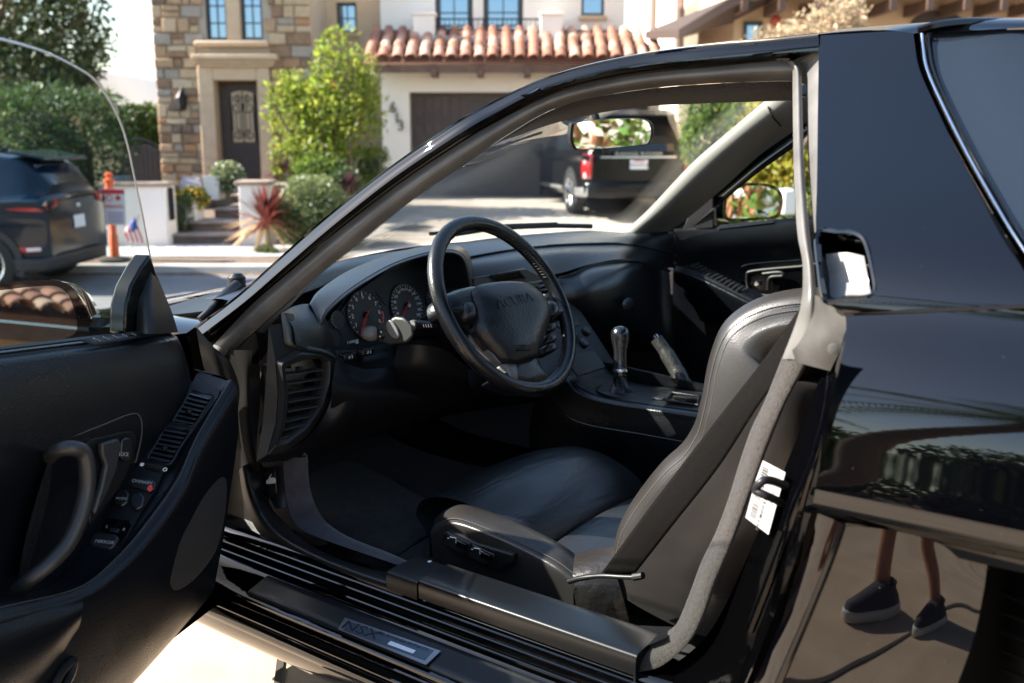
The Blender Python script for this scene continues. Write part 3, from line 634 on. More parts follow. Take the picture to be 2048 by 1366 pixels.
bush('box_shrub', 'low dark green hedge block left of the garden steps', 'shrub', B(349, 432, 16.35), (.12, .3, .30), 1500, .05, m_lf_dk, sq=.55)
bush('undergrowth', 'green undergrowth at the foot of the slender bright tree', 'shrub', B(640, 335, 18.0), (.55, .4, .26), 2600, .08, m_lf_mid)
bush('undergrowth', 'low green shrub behind the rounded grey shrub', 'shrub', B(690, 362, 17.2), (.2, .3, .2), 900, .07, m_lf_dk)
bush('flower_clump', 'yellow flowers spilling from the short white planter', 'flowers', pl1 + EZ * .08, (.26, .26, .17), 700, .07, m_lf_mid, (260, .05, m_fl_y))
bush('flower_clump', 'trailing plant with pale flowers over the tall white planter', 'flowers', pl2 + EZ * .02 + RT * .22, (.34, .26, .26), 1800, .06, m_lf_grey, (120, .045, m_fl_w))
bush('ground_cover_clump', 'small grey tuft at the foot of the red cordyline', 'plant', B(532, 500, 14.9), (.2, .12, .05), 500, .05, m_lf_grey)
def cordyline(label, base, crown_c, n, L, m, mdry, stem=True):
    t = thing('cordyline', label, 'plant', base); mb = MB(); c = Vector(crown_c); dry = MB()
    for k in range(n):
        el = rad(nrng.uniform(-25, 88)); az = nrng.uniform(0, 6.283); d = V(math.cos(az) * math.cos(el), math.sin(az) * math.cos(el), math.sin(el)); l = L * nrng.uniform(.75, 1.1); s = d.cross(V(.3, .2, 1)).normalized() * L * .045
        droop = -EZ * l * (.12 if el > .6 else .28); p0, p1, p2 = c, c + d * l * .5 + droop * .15, c + d * l + droop
        tgt = dry if el < -.05 or (el < .25 and nrng.random() < .5) else mb
        tgt.add([p0 - s * .5, p0 + s * .5, p1 + s, p1 - s, p2], [(0, 1, 2, 3), (3, 2, 4)])
    put('leaves', mb, m, t, smooth=0); put('dry_leaves', dry, mdry, t, smooth=0)
    if stem: put('stem', MB().tube([Vector(base), c], [.035, .03], 8), mat('dry_stem', (.45, .36, .18), .9), t)
    return t
cordyline('spiky red cordyline in front of the white wall by the steps', B(535, 494, 15.1), B(534, 446, 15.1), 130, .72, m_lf_red, lm('dry', (.42, .30, .16), .4, .2))
cordyline('dark purple cordyline beside the front door', B(561, 365, 18.2), B(561, 352, 18.2), 70, .46, m_lf_pur, m_lf_pur, False)
cordyline('small dark red cordyline behind the rounded grey shrub', B(697, 375, 16.9), B(697, 372, 16.9), 46, .34, m_lf_pur, m_lf_pur, False)
# right-hand garden seen through the car
bush('lawn_bank', 'rough green bank below the yellow hedge across the drive', 'plant', B(1540, 430, 12.5), (1.3, 1.2, .38), 6000, .09, lm('lawn', (.20, .24, .07), .3))
tree('yellow_hedge_shrub', 'loose yellow green shrub seen through the passenger window', 'shrub', B(1560, 420, 12.4), [(B(1530, 330, 12.6), (.6, .6, .6), 3), (B(1600, 300, 12.4), (.7, .6, .8), 4), (B(1480, 380, 12.8), (.4, .4, .3), 1)], 8500, .095, m_lf_yel, .03, 26, cs=.24)
tree('garden_tree', 'green garden tree seen through the windscreen beyond the parked black car', 'tree', B(1450, 420, 14), [(B(1440, 270, 14), (.45, .5, .55), 2), (B(1500, 230, 14), (.5, .5, .5), 2), (B(1410, 230, 14.2), (.3, .4, .3), 1)], 5500, .10, m_lf_mid, .035, 20)
tree('pink_shrub', 'pale pink leafed shrub rising above the black roof', 'shrub', B(1600, 300, 10.8), [(B(1650, 50, 10.8), (.38, .35, .22), 3), (B(1560, 80, 10.8), (.35, .35, .12), 1.4), (B(1700, 30, 10.8), (.2, .2, .2), 1)], 1100, .065, m_lf_pink, .02, 16)
wb_ = tag(put('wheelie_bin', MB().prism([B(1566, 430, 11), B(1592, 430, 11), B(1592, 378, 11), B(1568, 380, 11)], FH * .3), mat('bin_white', (.7, .7, .7), .5), bevel=.02), 'white bin half hidden beyond the far side mirror', 'bin')
# ================================================================== the black sports car
m_paint = mat('black_paint', (.0006, .0006, .0011), .02, spec=.64)
def dust(m, scale, amount):      # specks of dust lying on the paint
    t = m.node_tree; b = t.nodes['Principled BSDF']; tc = _n(t, 'ShaderNodeTexCoord'); vo_ = _n(t, 'ShaderNodeTexVoronoi'); vo_.inputs['Scale'].default_value = scale; t.links.new(tc.outputs['Object'], vo_.inputs['Vector'])
    lt = _n(t, 'ShaderNodeMath', operation='LESS_THAN'); lt.inputs[1].default_value = .032; t.links.new(vo_.outputs['Distance'], lt.inputs[0])
    wn = _n(t, 'ShaderNodeTexWhiteNoise'); t.links.new(vo_.outputs['Color'], wn.inputs['Vector']); gt = _n(t, 'ShaderNodeMath', operation='GREATER_THAN'); gt.inputs[1].default_value = 1 - amount; t.links.new(wn.outputs['Value'], gt.inputs[0])
    mu = _n(t, 'ShaderNodeMath', operation='MULTIPLY'); t.links.new(lt.outputs[0], mu.inputs[0]); t.links.new(gt.outputs[0], mu.inputs[1])
    mx = _n(t, 'ShaderNodeMix', data_type='RGBA'); mx.inputs[6].default_value = b.inputs['Base Color'].default_value; mx.inputs[7].default_value = (.06, .06, .065, 1); t.links.new(mu.outputs[0], mx.inputs[0]); t.links.new(mx.outputs[2], b.inputs['Base Color'])
dust(m_paint, 70, .45)
m_jamb = mat('black_paint_jamb', (.0008, .0008, .001), .04, spec=.6, bump=(18, .05, 'noise', .01))
m_blkpl = mat('black_plastic', (.006, .006, .0065), .42, spec=.35, bump=(900, .15, 'noise', .0004))
m_gloss = mat('black_gloss_plastic', (.002, .002, .0024), .12, spec=.4)
m_rubber = mat('weatherstrip_rubber', (.085, .081, .078), .36, rmix=(22, .1), bump=(300, .12, 'noise', .0006), noise=(14, (.135, .13, .124), 6))
m_velour = mat('velour_trim', (.012, .0098, .0085), 1.0, sheen=.15, noise=(300, (.034, .0275, .0235), 3), bump=(420, .8, 'noise', .0015))
m_leather = mat('black_leather', (.0030, .0036, .0052), .31, spec=.32, rmix=(12, .06), bump=(380, .27, 'voronoi', .0013))
m_leather_s = mat('seat_leather', (.0185, .0168, .0158), .34, spec=.5, rmix=(9, .07), bump=(560, .16, 'voronoi', .0010))
m_leather_c = mat('cushion_leather', (.0095, .0105, .0125), .37, spec=.65, rmix=(9, .06), bump=(560, .16, 'voronoi', .0010), bump2=((30, 7, 30), .3, .007))
m_dash = mat('dash_vinyl', (.007, .008, .010), .32, spec=.75, bump=(400, .34, 'voronoi', .0014))
m_carpet = mat('carpet', (.012, .0098, .0098), 1.0, sheen=.02, noise=(90, (.026, .021, .021), 5), bump=(700, .9, 'noise', .002))
m_chrome = mat('bright_trim', (.75, .75, .78), .12, metal=1)
m_dkglass = mat('dark_glass', (.012, .016, .022), .02, spec=.7)
m_satin = mat('satin_black_metal', (.02, .02, .022), .38, metal=.5, bump=(8, .05, 'wave', .001))
m_white = mat('print_white', (.72, .72, .70), .5)
m_mirror = mat('mirror_silver', (.88, .9, .9), .0, metal=1)
m_head = mat('headliner', (.02, .018, .017), .95, bump=(400, .4, 'noise', .001))
m_wsglass = glass('windscreen_glass', (.90, .95, .93), 1.0, dirt=.012)
m_doorglass = glass('door_glass', (.80, .86, .84), 1.0, dirt=.004)

YC = 1.946
def mir(p): return Vector((p.x, 2 * YC - p.y, p.z))
car = thing('sports_car', 'black two-seat sports car with its driver door wide open', 'car', (-1.4, YC, 0))
def rows(rs): return [[P(a[0], a[1], y if len(a) < 3 else a[2]) for a in pts] for pts, y in rs]
def lerpy(n, keys):
    return [float(np.interp(i, [k[0] for k in keys], [k[1] for k in keys])) for i in range(n)]

# --- roof rail, weatherstrip and velour bands round the door opening (A-pillar foot -> top corner)
rail_top = [(392, 652), (480, 587), (553, 521), (645, 440), (769, 341), (900, 251), (978, 207), (1076, 160), (1173, 129), (1291, 105), (1408, 90), (1525, 80), (1638, 68)]
rail_bot = [(405, 668), (490, 603), (566, 537), (660, 456), (784, 358), (912, 272), (990, 226), (1083, 180), (1176, 154), (1291, 131), (1408, 119), (1525, 109), (1637, 101)]
ws_top = [(425, 692), (505, 608), (582, 542), (676, 462), (800, 367), (928, 282), (1002, 239), (1092, 194), (1176, 169), (1291, 147), (1408, 136), (1525, 124), (1585, 121)]
ws_bot = [(452, 715), (535, 640), (612, 573), (706, 495), (828, 398), (952, 312), (1020, 266), (1097, 222), (1178, 197), (1291, 178), (1408, 168), (1525, 163), (1588, 162)]
vel_bot = [(500, 720), (568, 627), (645, 548), (736, 471), (856, 379), (975, 297), (1040, 270), (1104, 248), (1182, 229), (1291, 213), (1408, 207), (1525, 203), (1595, 201)]
yr = lerpy(13, [(0, 1.125), (3, 1.185), (5, 1.25), (7, 1.31), (9, 1.352), (12, 1.382)])
def band(pts, dy): return [P(a, b, y + dy) for (a, b), y in zip(pts, yr)]
rt, rb, wt, wb, vb = band(rail_top, 0), band(rail_bot, -.012), band(ws_top, .012), band(ws_bot, .03), band(vel_bot, .085)
def bulge(a, b, k, amt, dirv=None):
    """rows between two curves, pushed out"""
    out = []
    for j in range(k + 1):
        t = j / k; row = []
        for p, q in zip(a, b):
            d = p.lerp(q, t); row.append(d + (CO - d).normalized() * amt * math.sin(math.pi * t))
        out.append(row)
    return out
roof_top_in = [p + V(0, .07, .010) for p in rt]
put('roof_rail', sheet([roof_top_in] + bulge(rt, rb, 4, .004), 5, 3, flip=True), m_paint, car, smooth=60)
put('drip_gap', sheet(bulge(rb, wt, 2, -.012), 4, 3, flip=True), m_gloss, car, smooth=60)
ws = put('door_seal', sheet(bulge(wt, wb, 6, .016), 5, 2, flip=True), m_rubber, car, smooth=60)
put('pillar_trim', sheet(bulge([p + V(0, .004, .0) for p in wb], vb, 6, .014), 5, 2, flip=True), m_velour, car, smooth=60)
# joint sleeve and the torn tag of seal on the pillar
j0 = P(1072, 188, 1.30); put('seal_tag', sheet([[P(1038, 190, 1.295), P(1060, 181, 1.295), P(1076, 173, 1.295)], [P(1044, 190, 1.283), P(1062, 186, 1.28), P(1077, 178, 1.283)], [P(1050, 193, 1.293), P(1066, 190, 1.293), P(1073, 184, 1.293)]], 4, 3), m_gloss, car)
# roof skin to the right-hand side
rr = []
for k in range(9):
    t = k / 8; rr.append([a.lerp(mir(a), t) + EZ * (.030 * math.sin(math.pi * t)) for a in rt[7:]])
roof = put('roof', sheet([rt[7:]] + rr[1:], 3, 2, flip=True), m_paint, car, smooth=60)
put('headliner', sheet([[p + V(0, .07, -.010) for p in rt[8:]]] + [[p - EZ * .014 for p in r[1:]] for r in rr[2:7]] + [[mir(p) + V(0, -.07, -.010) for p in rt[8:]]], 3, 2), m_head, car, smooth=60)
# right-hand cant rail and pillar (mirror)
put('roof_rail', sheet([[mir(p) for p in rt], [mir(p) for p in rb], [mir(p) + V(0, -.03, -.03) for p in rb]], 5, 3), m_paint, car, smooth=60)

# --- windscreen header and glass
hdr = [P(1100, 247, 1.40), V(-1.03, 1.60, 1.080), V(-1.05, 1.95, 1.092), V(-1.03, 2.29, 1.080), mir(P(1100, 247, 1.40))]
base = [P(560, 640, 1.235), V(-1.66, 1.45, .742), V(-1.74, 1.95, .745), V(-1.66, 2.44, .738), P(1250, 466, 2.60)]
# --- right A-pillar trim (sunlit, facing us)
aL = [(1236, 482), (1249, 464), (1300, 417), (1384, 328), (1460, 262), (1525, 207), (1560, 180)]
aR = [(1306, 490), (1312, 465), (1366, 424), (1440, 361), (1509, 297), (1583, 244), (1640, 205)]
yl = [2.60, 2.60, 2.595, 2.575, 2.555, 2.53, 2.51]; yrr = [2.66, 2.655, 2.65, 2.63, 2.605, 2.575, 2.55]
pL = [P(*a, y) for a, y in zip(aL, yl)]; pR = [P(*a, y) for a, y in zip(aR, yrr)]
mid = [a.lerp(b, .42) + V(.012, -.028, .0) for a, b in zip(pL, pR)]
m_pil = mat('pillar_trim_grey', (.16, .155, .14), .55, bump=(500, .2, 'noise', .0008))
rp = put('pillar_cover', sheet([[p + V(-.01, .03, 0) for p in pL], pL, mid, pR, [p + V(0, .03, -.02) for p in pR]], 5, 4), m_pil, car, smooth=60)
put('pillar_seam', MB().tube(crv([P(1536, 213, 2.515), P(1546, 234, 2.52), P(1562, 252, 2.55)], 4), .0022, 6), m_gloss, rp)
glb = [P(560, 640, 1.235)] + base[1:4] + [pL[1]]
gl_rows = []
Lc = [glb[0]] + [p for p in vb[2:9]]            # left edge of the glass follows the inside of the left pillar
Lc = resample(crv([V(-1.62, 1.26, .70)] + [p + V(.0, .065, -.012) for p in rt[2:8]], 5), 7)
Rc = resample(crv([p + V(-.012, .02, .004) for p in pL[1:6]] , 5), 7)
for a, b in zip(Lc, Rc):
    t_ = (a.z - .70) / .38; row = []
    for k in range(7):
        u = k / 6; row.append(a.lerp(b, u) + V(-(.16 - .06 * t_) * math.sin(math.pi * u), 0, .018 * math.sin(math.pi * u)))
    gl_rows.append(row)
wsg = put('windscreen', sheet(gl_rows, 4, 4), m_wsglass, car, smooth=60)
# header trim under the roof front edge
top = gl_rows[-1]

# --- seal and flange down the B-pillar
yk = [(101, 1.384), (125, 1.384), (220, 1.325), (307, 1.262), (351, 1.232), (461, 1.165), (550, 1.12), (600, 1.10), (723, 1.105)]
def yb(py): return float(np.interp(py, [k[0] for k in yk], [k[1] for k in yk]))
s_l = [(1572, 124), (1584, 140), (1585, 176), (1586, 260), (1588, 351), (1594, 461), (1605, 527), (1603, 600), (1590, 650), (1564, 717)]
s_r = [(1592, 121), (1602, 140), (1604, 176), (1606, 260), (1610, 351), (1619, 461), (1629, 540), (1634, 600), (1640, 660), (1643, 722)]
f_r = [(1637, 101), (1637, 140), (1636, 200), (1635, 280), (1634, 360), (1632, 461), (1645, 548), (1650, 602), (1672, 650), (1664, 738)]
A = [P(a, b, yb(b) + .012) for a, b in s_l]; Bq = [P(a, b, yb(b) + .004) for a, b in s_r]
put('pillar_seal', sheet([[p + V(-.01, .04, 0) for p in A]] + bulge(A, Bq, 5, .013), 5, 2), m_rubber, car, smooth=60)
A2 = [p + V(.001, .012, 0) for p in Bq]; B2 = [P(a, b, yb(b) - .004) for a, b in f_r]
flg = put('pillar_flange', sheet(bulge(A2, B2, 3, .002), 5, 2), m_rubber, car, smooth=60)
put('seal_boot', sheet(bulge([P(1630, 590, 1.10), P(1620, 640, 1.098), P(1598, 685, 1.10), P(1566, 718, 1.12)], [P(1690, 618, 1.064), P(1692, 665, 1.062), P(1680, 700, 1.068), P(1660, 742, 1.08)], 5, .008), 5, 2), mat('boot_rubber', (.034, .032, .03), .36, rmix=(30, .1), noise=(20, (.07, .066, .062), 6)), car, smooth=60)
put('seal_clip', MB().lathe([(.0062, 0), (.0062, .0025), (.004, .003)], 14, frame(P(1667, 698, 1.062), V(.93, .3, 0), EZ)), m_rubber, flg)

# --- rear quarter: upper sail panel with the handle pocket cut into it
pocket = [(1636, 467), (1675, 464), (1706, 466), (1728, 478), (1740, 510), (1748, 548), (1752, 575), (1746, 590), (1722, 597), (1690, 598), (1652, 602), (1640, 540)]
def inside(px, py, poly):
    c = False; n = len(poly)
    for i in range(n):
        x1, y1 = poly[i]; x2, y2 = poly[i - 1]
        if (y1 > py) != (y2 > py) and px < (x2 - x1) * (py - y1) / (y2 - y1) + x1: c = not c
    return c
def pix(p):
    v = Vector(p) - CO; z = v.dot(FW); return 1024 + FPX * v.dot(RT) / z, 683 - FPX * v.dot(UP) / z
qrows = rows([
    ([(1637, 68), (1700, 62), (1765, 60), (1827, 66)], 1.386), ([(1637, 88), (1700, 79), (1766, 76), (1829, 84)], 1.376), ([(1637, 140), (1700, 138), (1768, 134), (1838, 136)], 1.338), ([(1636, 210), (1705, 208), (1790, 205), (1868, 206)], 1.287),
    ([(1635, 300), (1720, 298), (1820, 296), (1913, 298)], 1.222), ([(1633, 400), (1740, 402), (1860, 404), (1968, 398)], 1.150), ([(1632, 470), (1750, 480), (1885, 486), (2012, 474)], 1.104),
    ([(1636, 540), (1760, 548), (1900, 552), (2050, 545)], 1.075), ([(1650, 600), (1770, 596), (1910, 590), (2090, 588)], 1.060), ([(1690, 626), (1800, 621), (1930, 615), (2120, 608)], 1.056)])
mb = sheet(qrows, 12, 8)
def smooth_skin(mb, rws, deg):
    """slide every vertex along its sight line onto one smooth profile y = g(z)"""
    zz = np.array([p.z for r in rws for p in r]); yy = np.array([p.y for r in rws for p in r]); zm, zs_ = zz.mean(), zz.std(); g = np.polynomial.Polynomial.fit((zz - zm) / zs_, yy, deg)
    out = []
    for v in mb.v:
        v = Vector(v); d = (v - CO); y = v.y
        for _ in range(12): p = CO + d * (y / d.y); y = .5 * y + .5 * float(g((p.z - zm) / zs_))
        out.append(tuple(CO + d * (y / d.y)))
    mb.v = out; return mb
smooth_skin(mb, qrows, 4)
mb.f = [f for f in mb.f if not inside(*pix(sum((Vector(mb.v[i]) for i in f), Vector()) / len(f)), pocket)]; mb.mi = [0] * len(mb.f)
qp = put('quarter_panel', mb, m_paint, car, smooth=60)
pk = [P(a, b, float(np.interp(b, [464, 540, 602], [1.107, 1.077, 1.059]))) for a, b in pocket]
cen = sum(pk, Vector()) / len(pk)
pr_ = [pk]
for sc_, dp in ((.97, .012), (.93, .03), (.82, .048), (.55, .056), (.2, .058)): pr_.append([cen.lerp(p, sc_) + V(-.004, dp, 0) for p in pk])
put('handle_pocket', sheet(pr_, 4, 3, cu=True), m_jamb, qp, smooth=60)
put('pocket_glare', sheet([[P(1652, 508, 1.112), P(1695, 505, 1.110), P(1728, 512, 1.100)], [P(1654, 556, 1.100), P(1697, 556, 1.098), P(1737, 562, 1.090)], [P(1657, 596, 1.082), P(1700, 595, 1.080), P(1742, 588, 1.076)]], 5, 5), mat('pocket_glare', (.17, .168, .165), .3, rmix=(30, .1)), qp, smooth=60)  # added plate: its pale grey paints the sun glare inside the pocket
put('pocket_rim', MB().tube(crv([p + V(0, -.001, 0) for p in pk], 5, True), .0032, 6, closed=True), m_paint, qp)
# quarter roof top behind the door
put('rear_roof', sheet([[P(1637, 68, 1.386), P(1765, 60, 1.386), P(1827, 66, 1.386), P(1960, 60, 1.40)], [V(-.49, 1.5, 1.150), V(-.34, 1.5, 1.152), V(-.26, 1.5, 1.150), V(-.1, 1.5, 1.135)], [V(-.49, 1.95, 1.158), V(-.34, 1.95, 1.160), V(-.26, 1.95, 1.158), V(-.1, 1.95, 1.14)], [V(-.49, 2.51, 1.124), V(-.34, 2.51, 1.124), V(-.26, 2.5, 1.12), V(-.1, 2.5, 1.10)]], 6, 5, flip=True), m_paint, car, smooth=60)
# rear side glass with its bright moulding
seam = [(1827, 66), (1829, 90), (1838, 140), (1873, 218), (1917, 305), (1961, 384), (2005, 459), (2052, 530)]
def offs(l, dx, dy=0): return [(a + dx, b + dy) for a, b in l]
ysm = [1.386, 1.374, 1.338, 1.28, 1.215, 1.158, 1.108, 1.075]
def sm(dx, dyy, dy=0): return [P(a + dx * (1 - .0 * i), b + dy, y + dyy) for i, ((a, b), y) in enumerate(zip(seam, ysm))]
put('glass_gap', sheet([sm(0, 0), sm(5, .015), sm(11, .002)], 5, 3), m_gloss, car, smooth=60)
put('glass_moulding', sheet([sm(11, .004), sm(14, -.004), sm(19, -.004), sm(23, .004)], 5, 3), m_chrome, car, smooth=60)
put('moulding_lip', sheet([sm(23, .006), sm(29, -.002), sm(36, .006)], 5, 3), m_gloss, car, smooth=60)
g0 = sm(36, .012); 
put('rear_glass', sheet([g0, [p + V(.12, .03, .0) for p in g0], [p + V(.35, .16, .0) for p in g0], [p + V(.6, .4, -.01) for p in g0]], 6, 5), m_dkglass, car, smooth=60)
# roof spoiler edge over the rear glass
put('rear_glass_trim', MB().tube(crv([P(1836, 62, 1.392), P(1880, 50, 1.40), P(1950, 44, 1.43), P(2080, 46, 1.5)], 5), .006, 6), m_gloss, car)

# --- fender shoulder below the belt seam
put('belt_seam', MB().tube(crv([P(1690, 629, 1.058), P(1800, 624, 1.056), P(1930, 618, 1.055), P(2120, 611, 1.055)], 5), .0022, 6), m_gloss, car)
frows = rows([
    ([(1691, 632), (1820, 627), (1950, 621), (2130, 614)], 1.0555), ([(1693, 655), (1820, 650), (1950, 645), (2135, 640)], 1.049), ([(1686, 676), (1820, 674), (1950, 672), (2140, 670)], 1.036), ([(1678, 715), (1820, 717), (1950, 720), (2145, 722)], 1.020),
    ([(1664, 790), (1810, 800), (1950, 812), (2150, 828)], 1.0015), ([(1650, 880), (1800, 900), (1950, 922), (2160, 952)], .988), ([(1634, 960), (1790, 988), (1950, 1018), (2170, 1058)], .980), ([(1626, 1006), (1780, 1038), (1940, 1070), (2180, 1120)], .977)])
put('fender_shoulder', smooth_skin(sheet(frows, 10, 8), frows, 6), m_paint, car, smooth=60)
mrows = rows([([(1626, 1006), (1780, 1038), (1940, 1070), (2180, 1120)], .977), ([(1624, 1014), (1780, 1047), (1940, 1080), (2180, 1131)], .979), ([(1623, 1018), (1780, 1052), (1940, 1085), (2180, 1136)], .986), ([(1624, 1030), (1780, 1062), (1940, 1098), (2180, 1150)], 1.006), ([(1626, 1050), (1780, 1082), (1940, 1122), (2180, 1175)], 1.012)])
put('side_moulding', sheet(mrows, 8, 4), m_gloss, car, smooth=60)
# scoop panel that runs back into the side intake
srows = [[P(a, b, y) for a, b, y in r] for r in [
    [(1690, 1049, .992), (1800, 1064, 1.000), (1890, 1090, 1.009), (1975, 1122, 1.020)], [(1660, 1130, .9885), (1770, 1140, .9965), (1870, 1158, 1.0055), (1967, 1184, 1.0165)],
    [(1615, 1240, .9850), (1730, 1250, .993), (1840, 1264, 1.002), (1945, 1284, 1.013)], [(1545, 1400, .981), (1675, 1405, .989), (1790, 1412, .998), (1895, 1420, 1.009)]]]
put('intake_scoop', sheet(srows, 8, 8), m_paint, car, smooth=60)
put('scoop_gap', MB().tube(crv([P(1686, 1047, .990), P(1656, 1130, .982), P(1611, 1240, .975), P(1541, 1400, .966)], 5), .0035, 6), m_gloss, car)
put('scoop_top_edge', MB().tube(crv([P(1690, 1047, .992), P(1800, 1062, 1.012), P(1890, 1088, 1.034), P(1960, 1110, 1.05), P(1977, 1135, 1.06)], 5), .003, 6), m_gloss, car)
urows = [[P(a, b, y) for a, b, y in r] for r in [[(1622, 1022, .988), (1655, 1034, .986), (1682, 1046, .988)], [(1594, 1110, .985), (1625, 1120, .981), (1652, 1130, .983)], [(1548, 1228, .982), (1580, 1236, .976), (1607, 1242, .976)], [(1480, 1390, .98), (1510, 1395, .971), (1537, 1400, .967)]]]
put('quarter_edge', sheet(urows, 5, 8), m_paint, car, smooth=60)
# intake mouth with its fins
put('intake_mouth', sheet(rows([([(1965, 1095, 1.06), (2060, 1120), (2200, 1150)], 1.14), ([(1960, 1200, 1.06), (2050, 1230), (2200, 1260)], 1.16), ([(1900, 1430, 1.05), (2010, 1440), (2200, 1450)], 1.16)]), 4, 4), m_blkpl, car, smooth=60)
fin_par = None
for k in range(6):
    y0 = 1170 + k * 38; a, b = P(2000 + 0 * k, y0 + 20, 1.11), P(2110, y0 + 62, 1.04); s_ = V(0, .02, -.008)
    put('intake_fin', MB().prism([a, b, b + s_, a + s_], V(0, .0, .003)), m_satin, car)

# --- door jamb below the belt
J = [[(1648, 735), (1612, 830), (1572, 930), (1530, 1030), (1488, 1130), (1440, 1230), (1398, 1288), (1335, 1332), (1235, 1346)],
     [(1658, 742), (1628, 838), (1594, 935), (1554, 1035), (1512, 1140), (1462, 1245), (1412, 1312), (1340, 1352), (1235, 1366)],
     [(1664, 748), (1638, 842), (1610, 940), (1576, 1040), (1536, 1150), (1490, 1262), (1436, 1340), (1360, 1385), (1235, 1400)],
     [(1668, 746), (1648, 842), (1624, 935), (1594, 1035), (1562, 1140), (1520, 1260), (1472, 1360), (1400, 1420), (1240, 1440)],
     [(1675, 720), (1656, 820), (1637, 915), (1614, 1018), (1586, 1115), (1542, 1234), (1484, 1380), (1420, 1460), (1250, 1490)],
     [(1690, 680), (1665, 800), (1645, 905), (1622, 1020), (1594, 1112), (1548, 1230), (1482, 1388), (1418, 1470), (1250, 1500)]]
Jy = [1.165, 1.150, 1.112, 1.062, 1.012, .986]
jrows = [[P(a, b, y - .02 * min(1, i / 8)) for i, (a, b) in enumerate(r)] for r, y in zip(J, Jy)]
jamb = put('door_jamb', sheet(jrows, 6, 4), m_jamb, car, smooth=60)
put('jamb_lip', sheet([[P(1642, 757, 1.028), P(1622, 840, 1.024), P(1597, 930, 1.020), P(1574, 1000, 1.018), P(1556, 1060, 1.020)], [P(1656, 752, 1.024), P(1640, 835, 1.020), P(1615, 925, 1.016), P(1586, 1000, 1.014), P(1562, 1064, 1.018)], [P(1668, 744, 1.016), P(1654, 832, 1.012), P(1628, 925, 1.008), P(1594, 1004, 1.007), P(1566, 1068, 1.016)]], 6, 4), m_paint, jamb, smooth=60)
put('jamb_ridge', MB().tube(crv([P(1640, 860, 1.07), P(1612, 960, 1.07), P(1572, 1070, 1.065), P(1535, 1170, 1.06), P(1500, 1260, 1.055)], 5), [.006] * 21, 8), m_jamb, jamb)
# certification label and striker
Ml = frame(P(1531, 992, 1.118), (P(1578, 950, 1.075) - P(1528, 923, 1.135)), (P(1528, 923, 1.135) - P(1486, 1030, 1.130)))
lw = (P(1578, 950, 1.075) - P(1528, 923, 1.135)).length; lh = (P(1528, 923, 1.135) - P(1486, 1030, 1.130)).length
lab = put('label', MB().add([Ml @ V(x * lw / 2, y * lh / 2, .001) for x, y in ((-1, -1), (1, -1), (1, 1), (-1, 1))], [(0, 1, 2, 3)]), mat('label_white', (.26, .257, .255), .5), jamb)
m_ink = mat('print_black', (.02, .02, .02), .6)
mb = MB(); u = -.42
while u < .42:
    w_ = random.choice((.012, .02, .03)); u0 = u
    if not (-.02 < u < .06): mb.add([Ml @ V(x * lw, y * lh, .0016) for x, y in ((-.34, u), (-.10, u), (-.10, u + w_), (-.34, u + w_))], [(0, 1, 2, 3)])
    u += w_ + random.choice((.014, .022))
put('barcode', mb, m_ink, lab)
text('print', 'MT800222', Ml @ Matrix.Translation((lw * .07, -lh * .24, .0016)) @ Matrix.Rotation(rad(90), 4, 'Z'), .011, m_ink, lab, .0001)
text('print', 'NH-547', Ml @ Matrix.Translation((lw * .3, lh * .05, .0016)) @ Matrix.Rotation(rad(90), 4, 'Z'), .006, m_ink, lab, .0001)
st0 = [P(1572, 972, 1.095), P(1545, 962, 1.075), P(1526, 962, 1.062), P(1511, 980, 1.062), P(1530, 990, 1.062), P(1552, 1000, 1.075), P(1562, 1006, 1.09)]
put('striker', MB().tube(crv(st0, 5), .0052, 8), m_satin, jamb, smooth=60)

# --- velour welt down the jamb and round the sill corner
vl = [(1564, 715), (1530, 800), (1503, 856), (1480, 922), (1456, 999), (1431, 1065), (1402, 1125), (1378, 1190), (1353, 1248), (1326, 1278), (1285, 1296), (1230, 1298)]
vr = [(1612, 722), (1570, 800), (1540, 870), (1514, 937), (1485, 1020), (1456, 1098), (1427, 1165), (1404, 1232), (1374, 1287), (1326, 1330), (1282, 1343), (1228, 1342)]
A = [P(a, b, 1.195 - .005 * i) for i, (a, b) in enumerate(vl)]; Bv = [P(a, b, 1.165 - .005 * i) for i, (a, b) in enumerate(vr)]
put('velour_welt', sheet([[p + V(-.005, .03, 0) for p in A]] + bulge(A, Bv, 6, .010) + [[p + V(0, .012, 0) for p in Bv]], 5, 2), m_velour, car, smooth=60)

# --- sill: a long profile swept along the car
def sillpt(xx, y, z):      # gentle taper of the rocker towards the front
    return V(xx, y + .02 * max(0, (-xx - .6)) * .3, z)
def sweep(name, prof, x0, x1, m, n=6, par=None, k=3, bevel=0):
    g = [[sillpt(x0 + (x1 - x0) * i / n, y, z) for y, z in prof] for i in range(n + 1)]
    return put(name, sheet(g, k, 1), m, par or car, smooth=40)
SX0, SX1 = -1.56, -.44
sill = sweep('sill', [(1.16, .295), (1.112, .283), (1.108, .268), (1.100, .270), (1.096, .260), (1.090, .262), (1.086, .250), (1.078, .252), (1.074, .243), (1.02, .228), (1.014, .222), (1.010, .212), (1.004, .214), (.998, .205), (.990, .204), (.986, .192), (.990, .182)], SX0, SX1, m_jamb)
sweep('sill_strip', [(.991, .184), (.994, .170), (1.006, .148), (1.03, .135), (1.12, .13)], SX0, SX1, mat('rocker_black', (.010, .010, .011), .14, coat=.3), 6)
for y_, z_ in ((1.104, .2725), (1.093, .2645), (1.082, .2545), (1.007, .2165), (.995, .2072)):
    put('sill_bead', MB().tube([sillpt(x, y_, z_) for x in np.linspace(SX0, SX1, 8)], .0026, 6), m_jamb, sill)
tp0, tp1 = -1.33, -.52
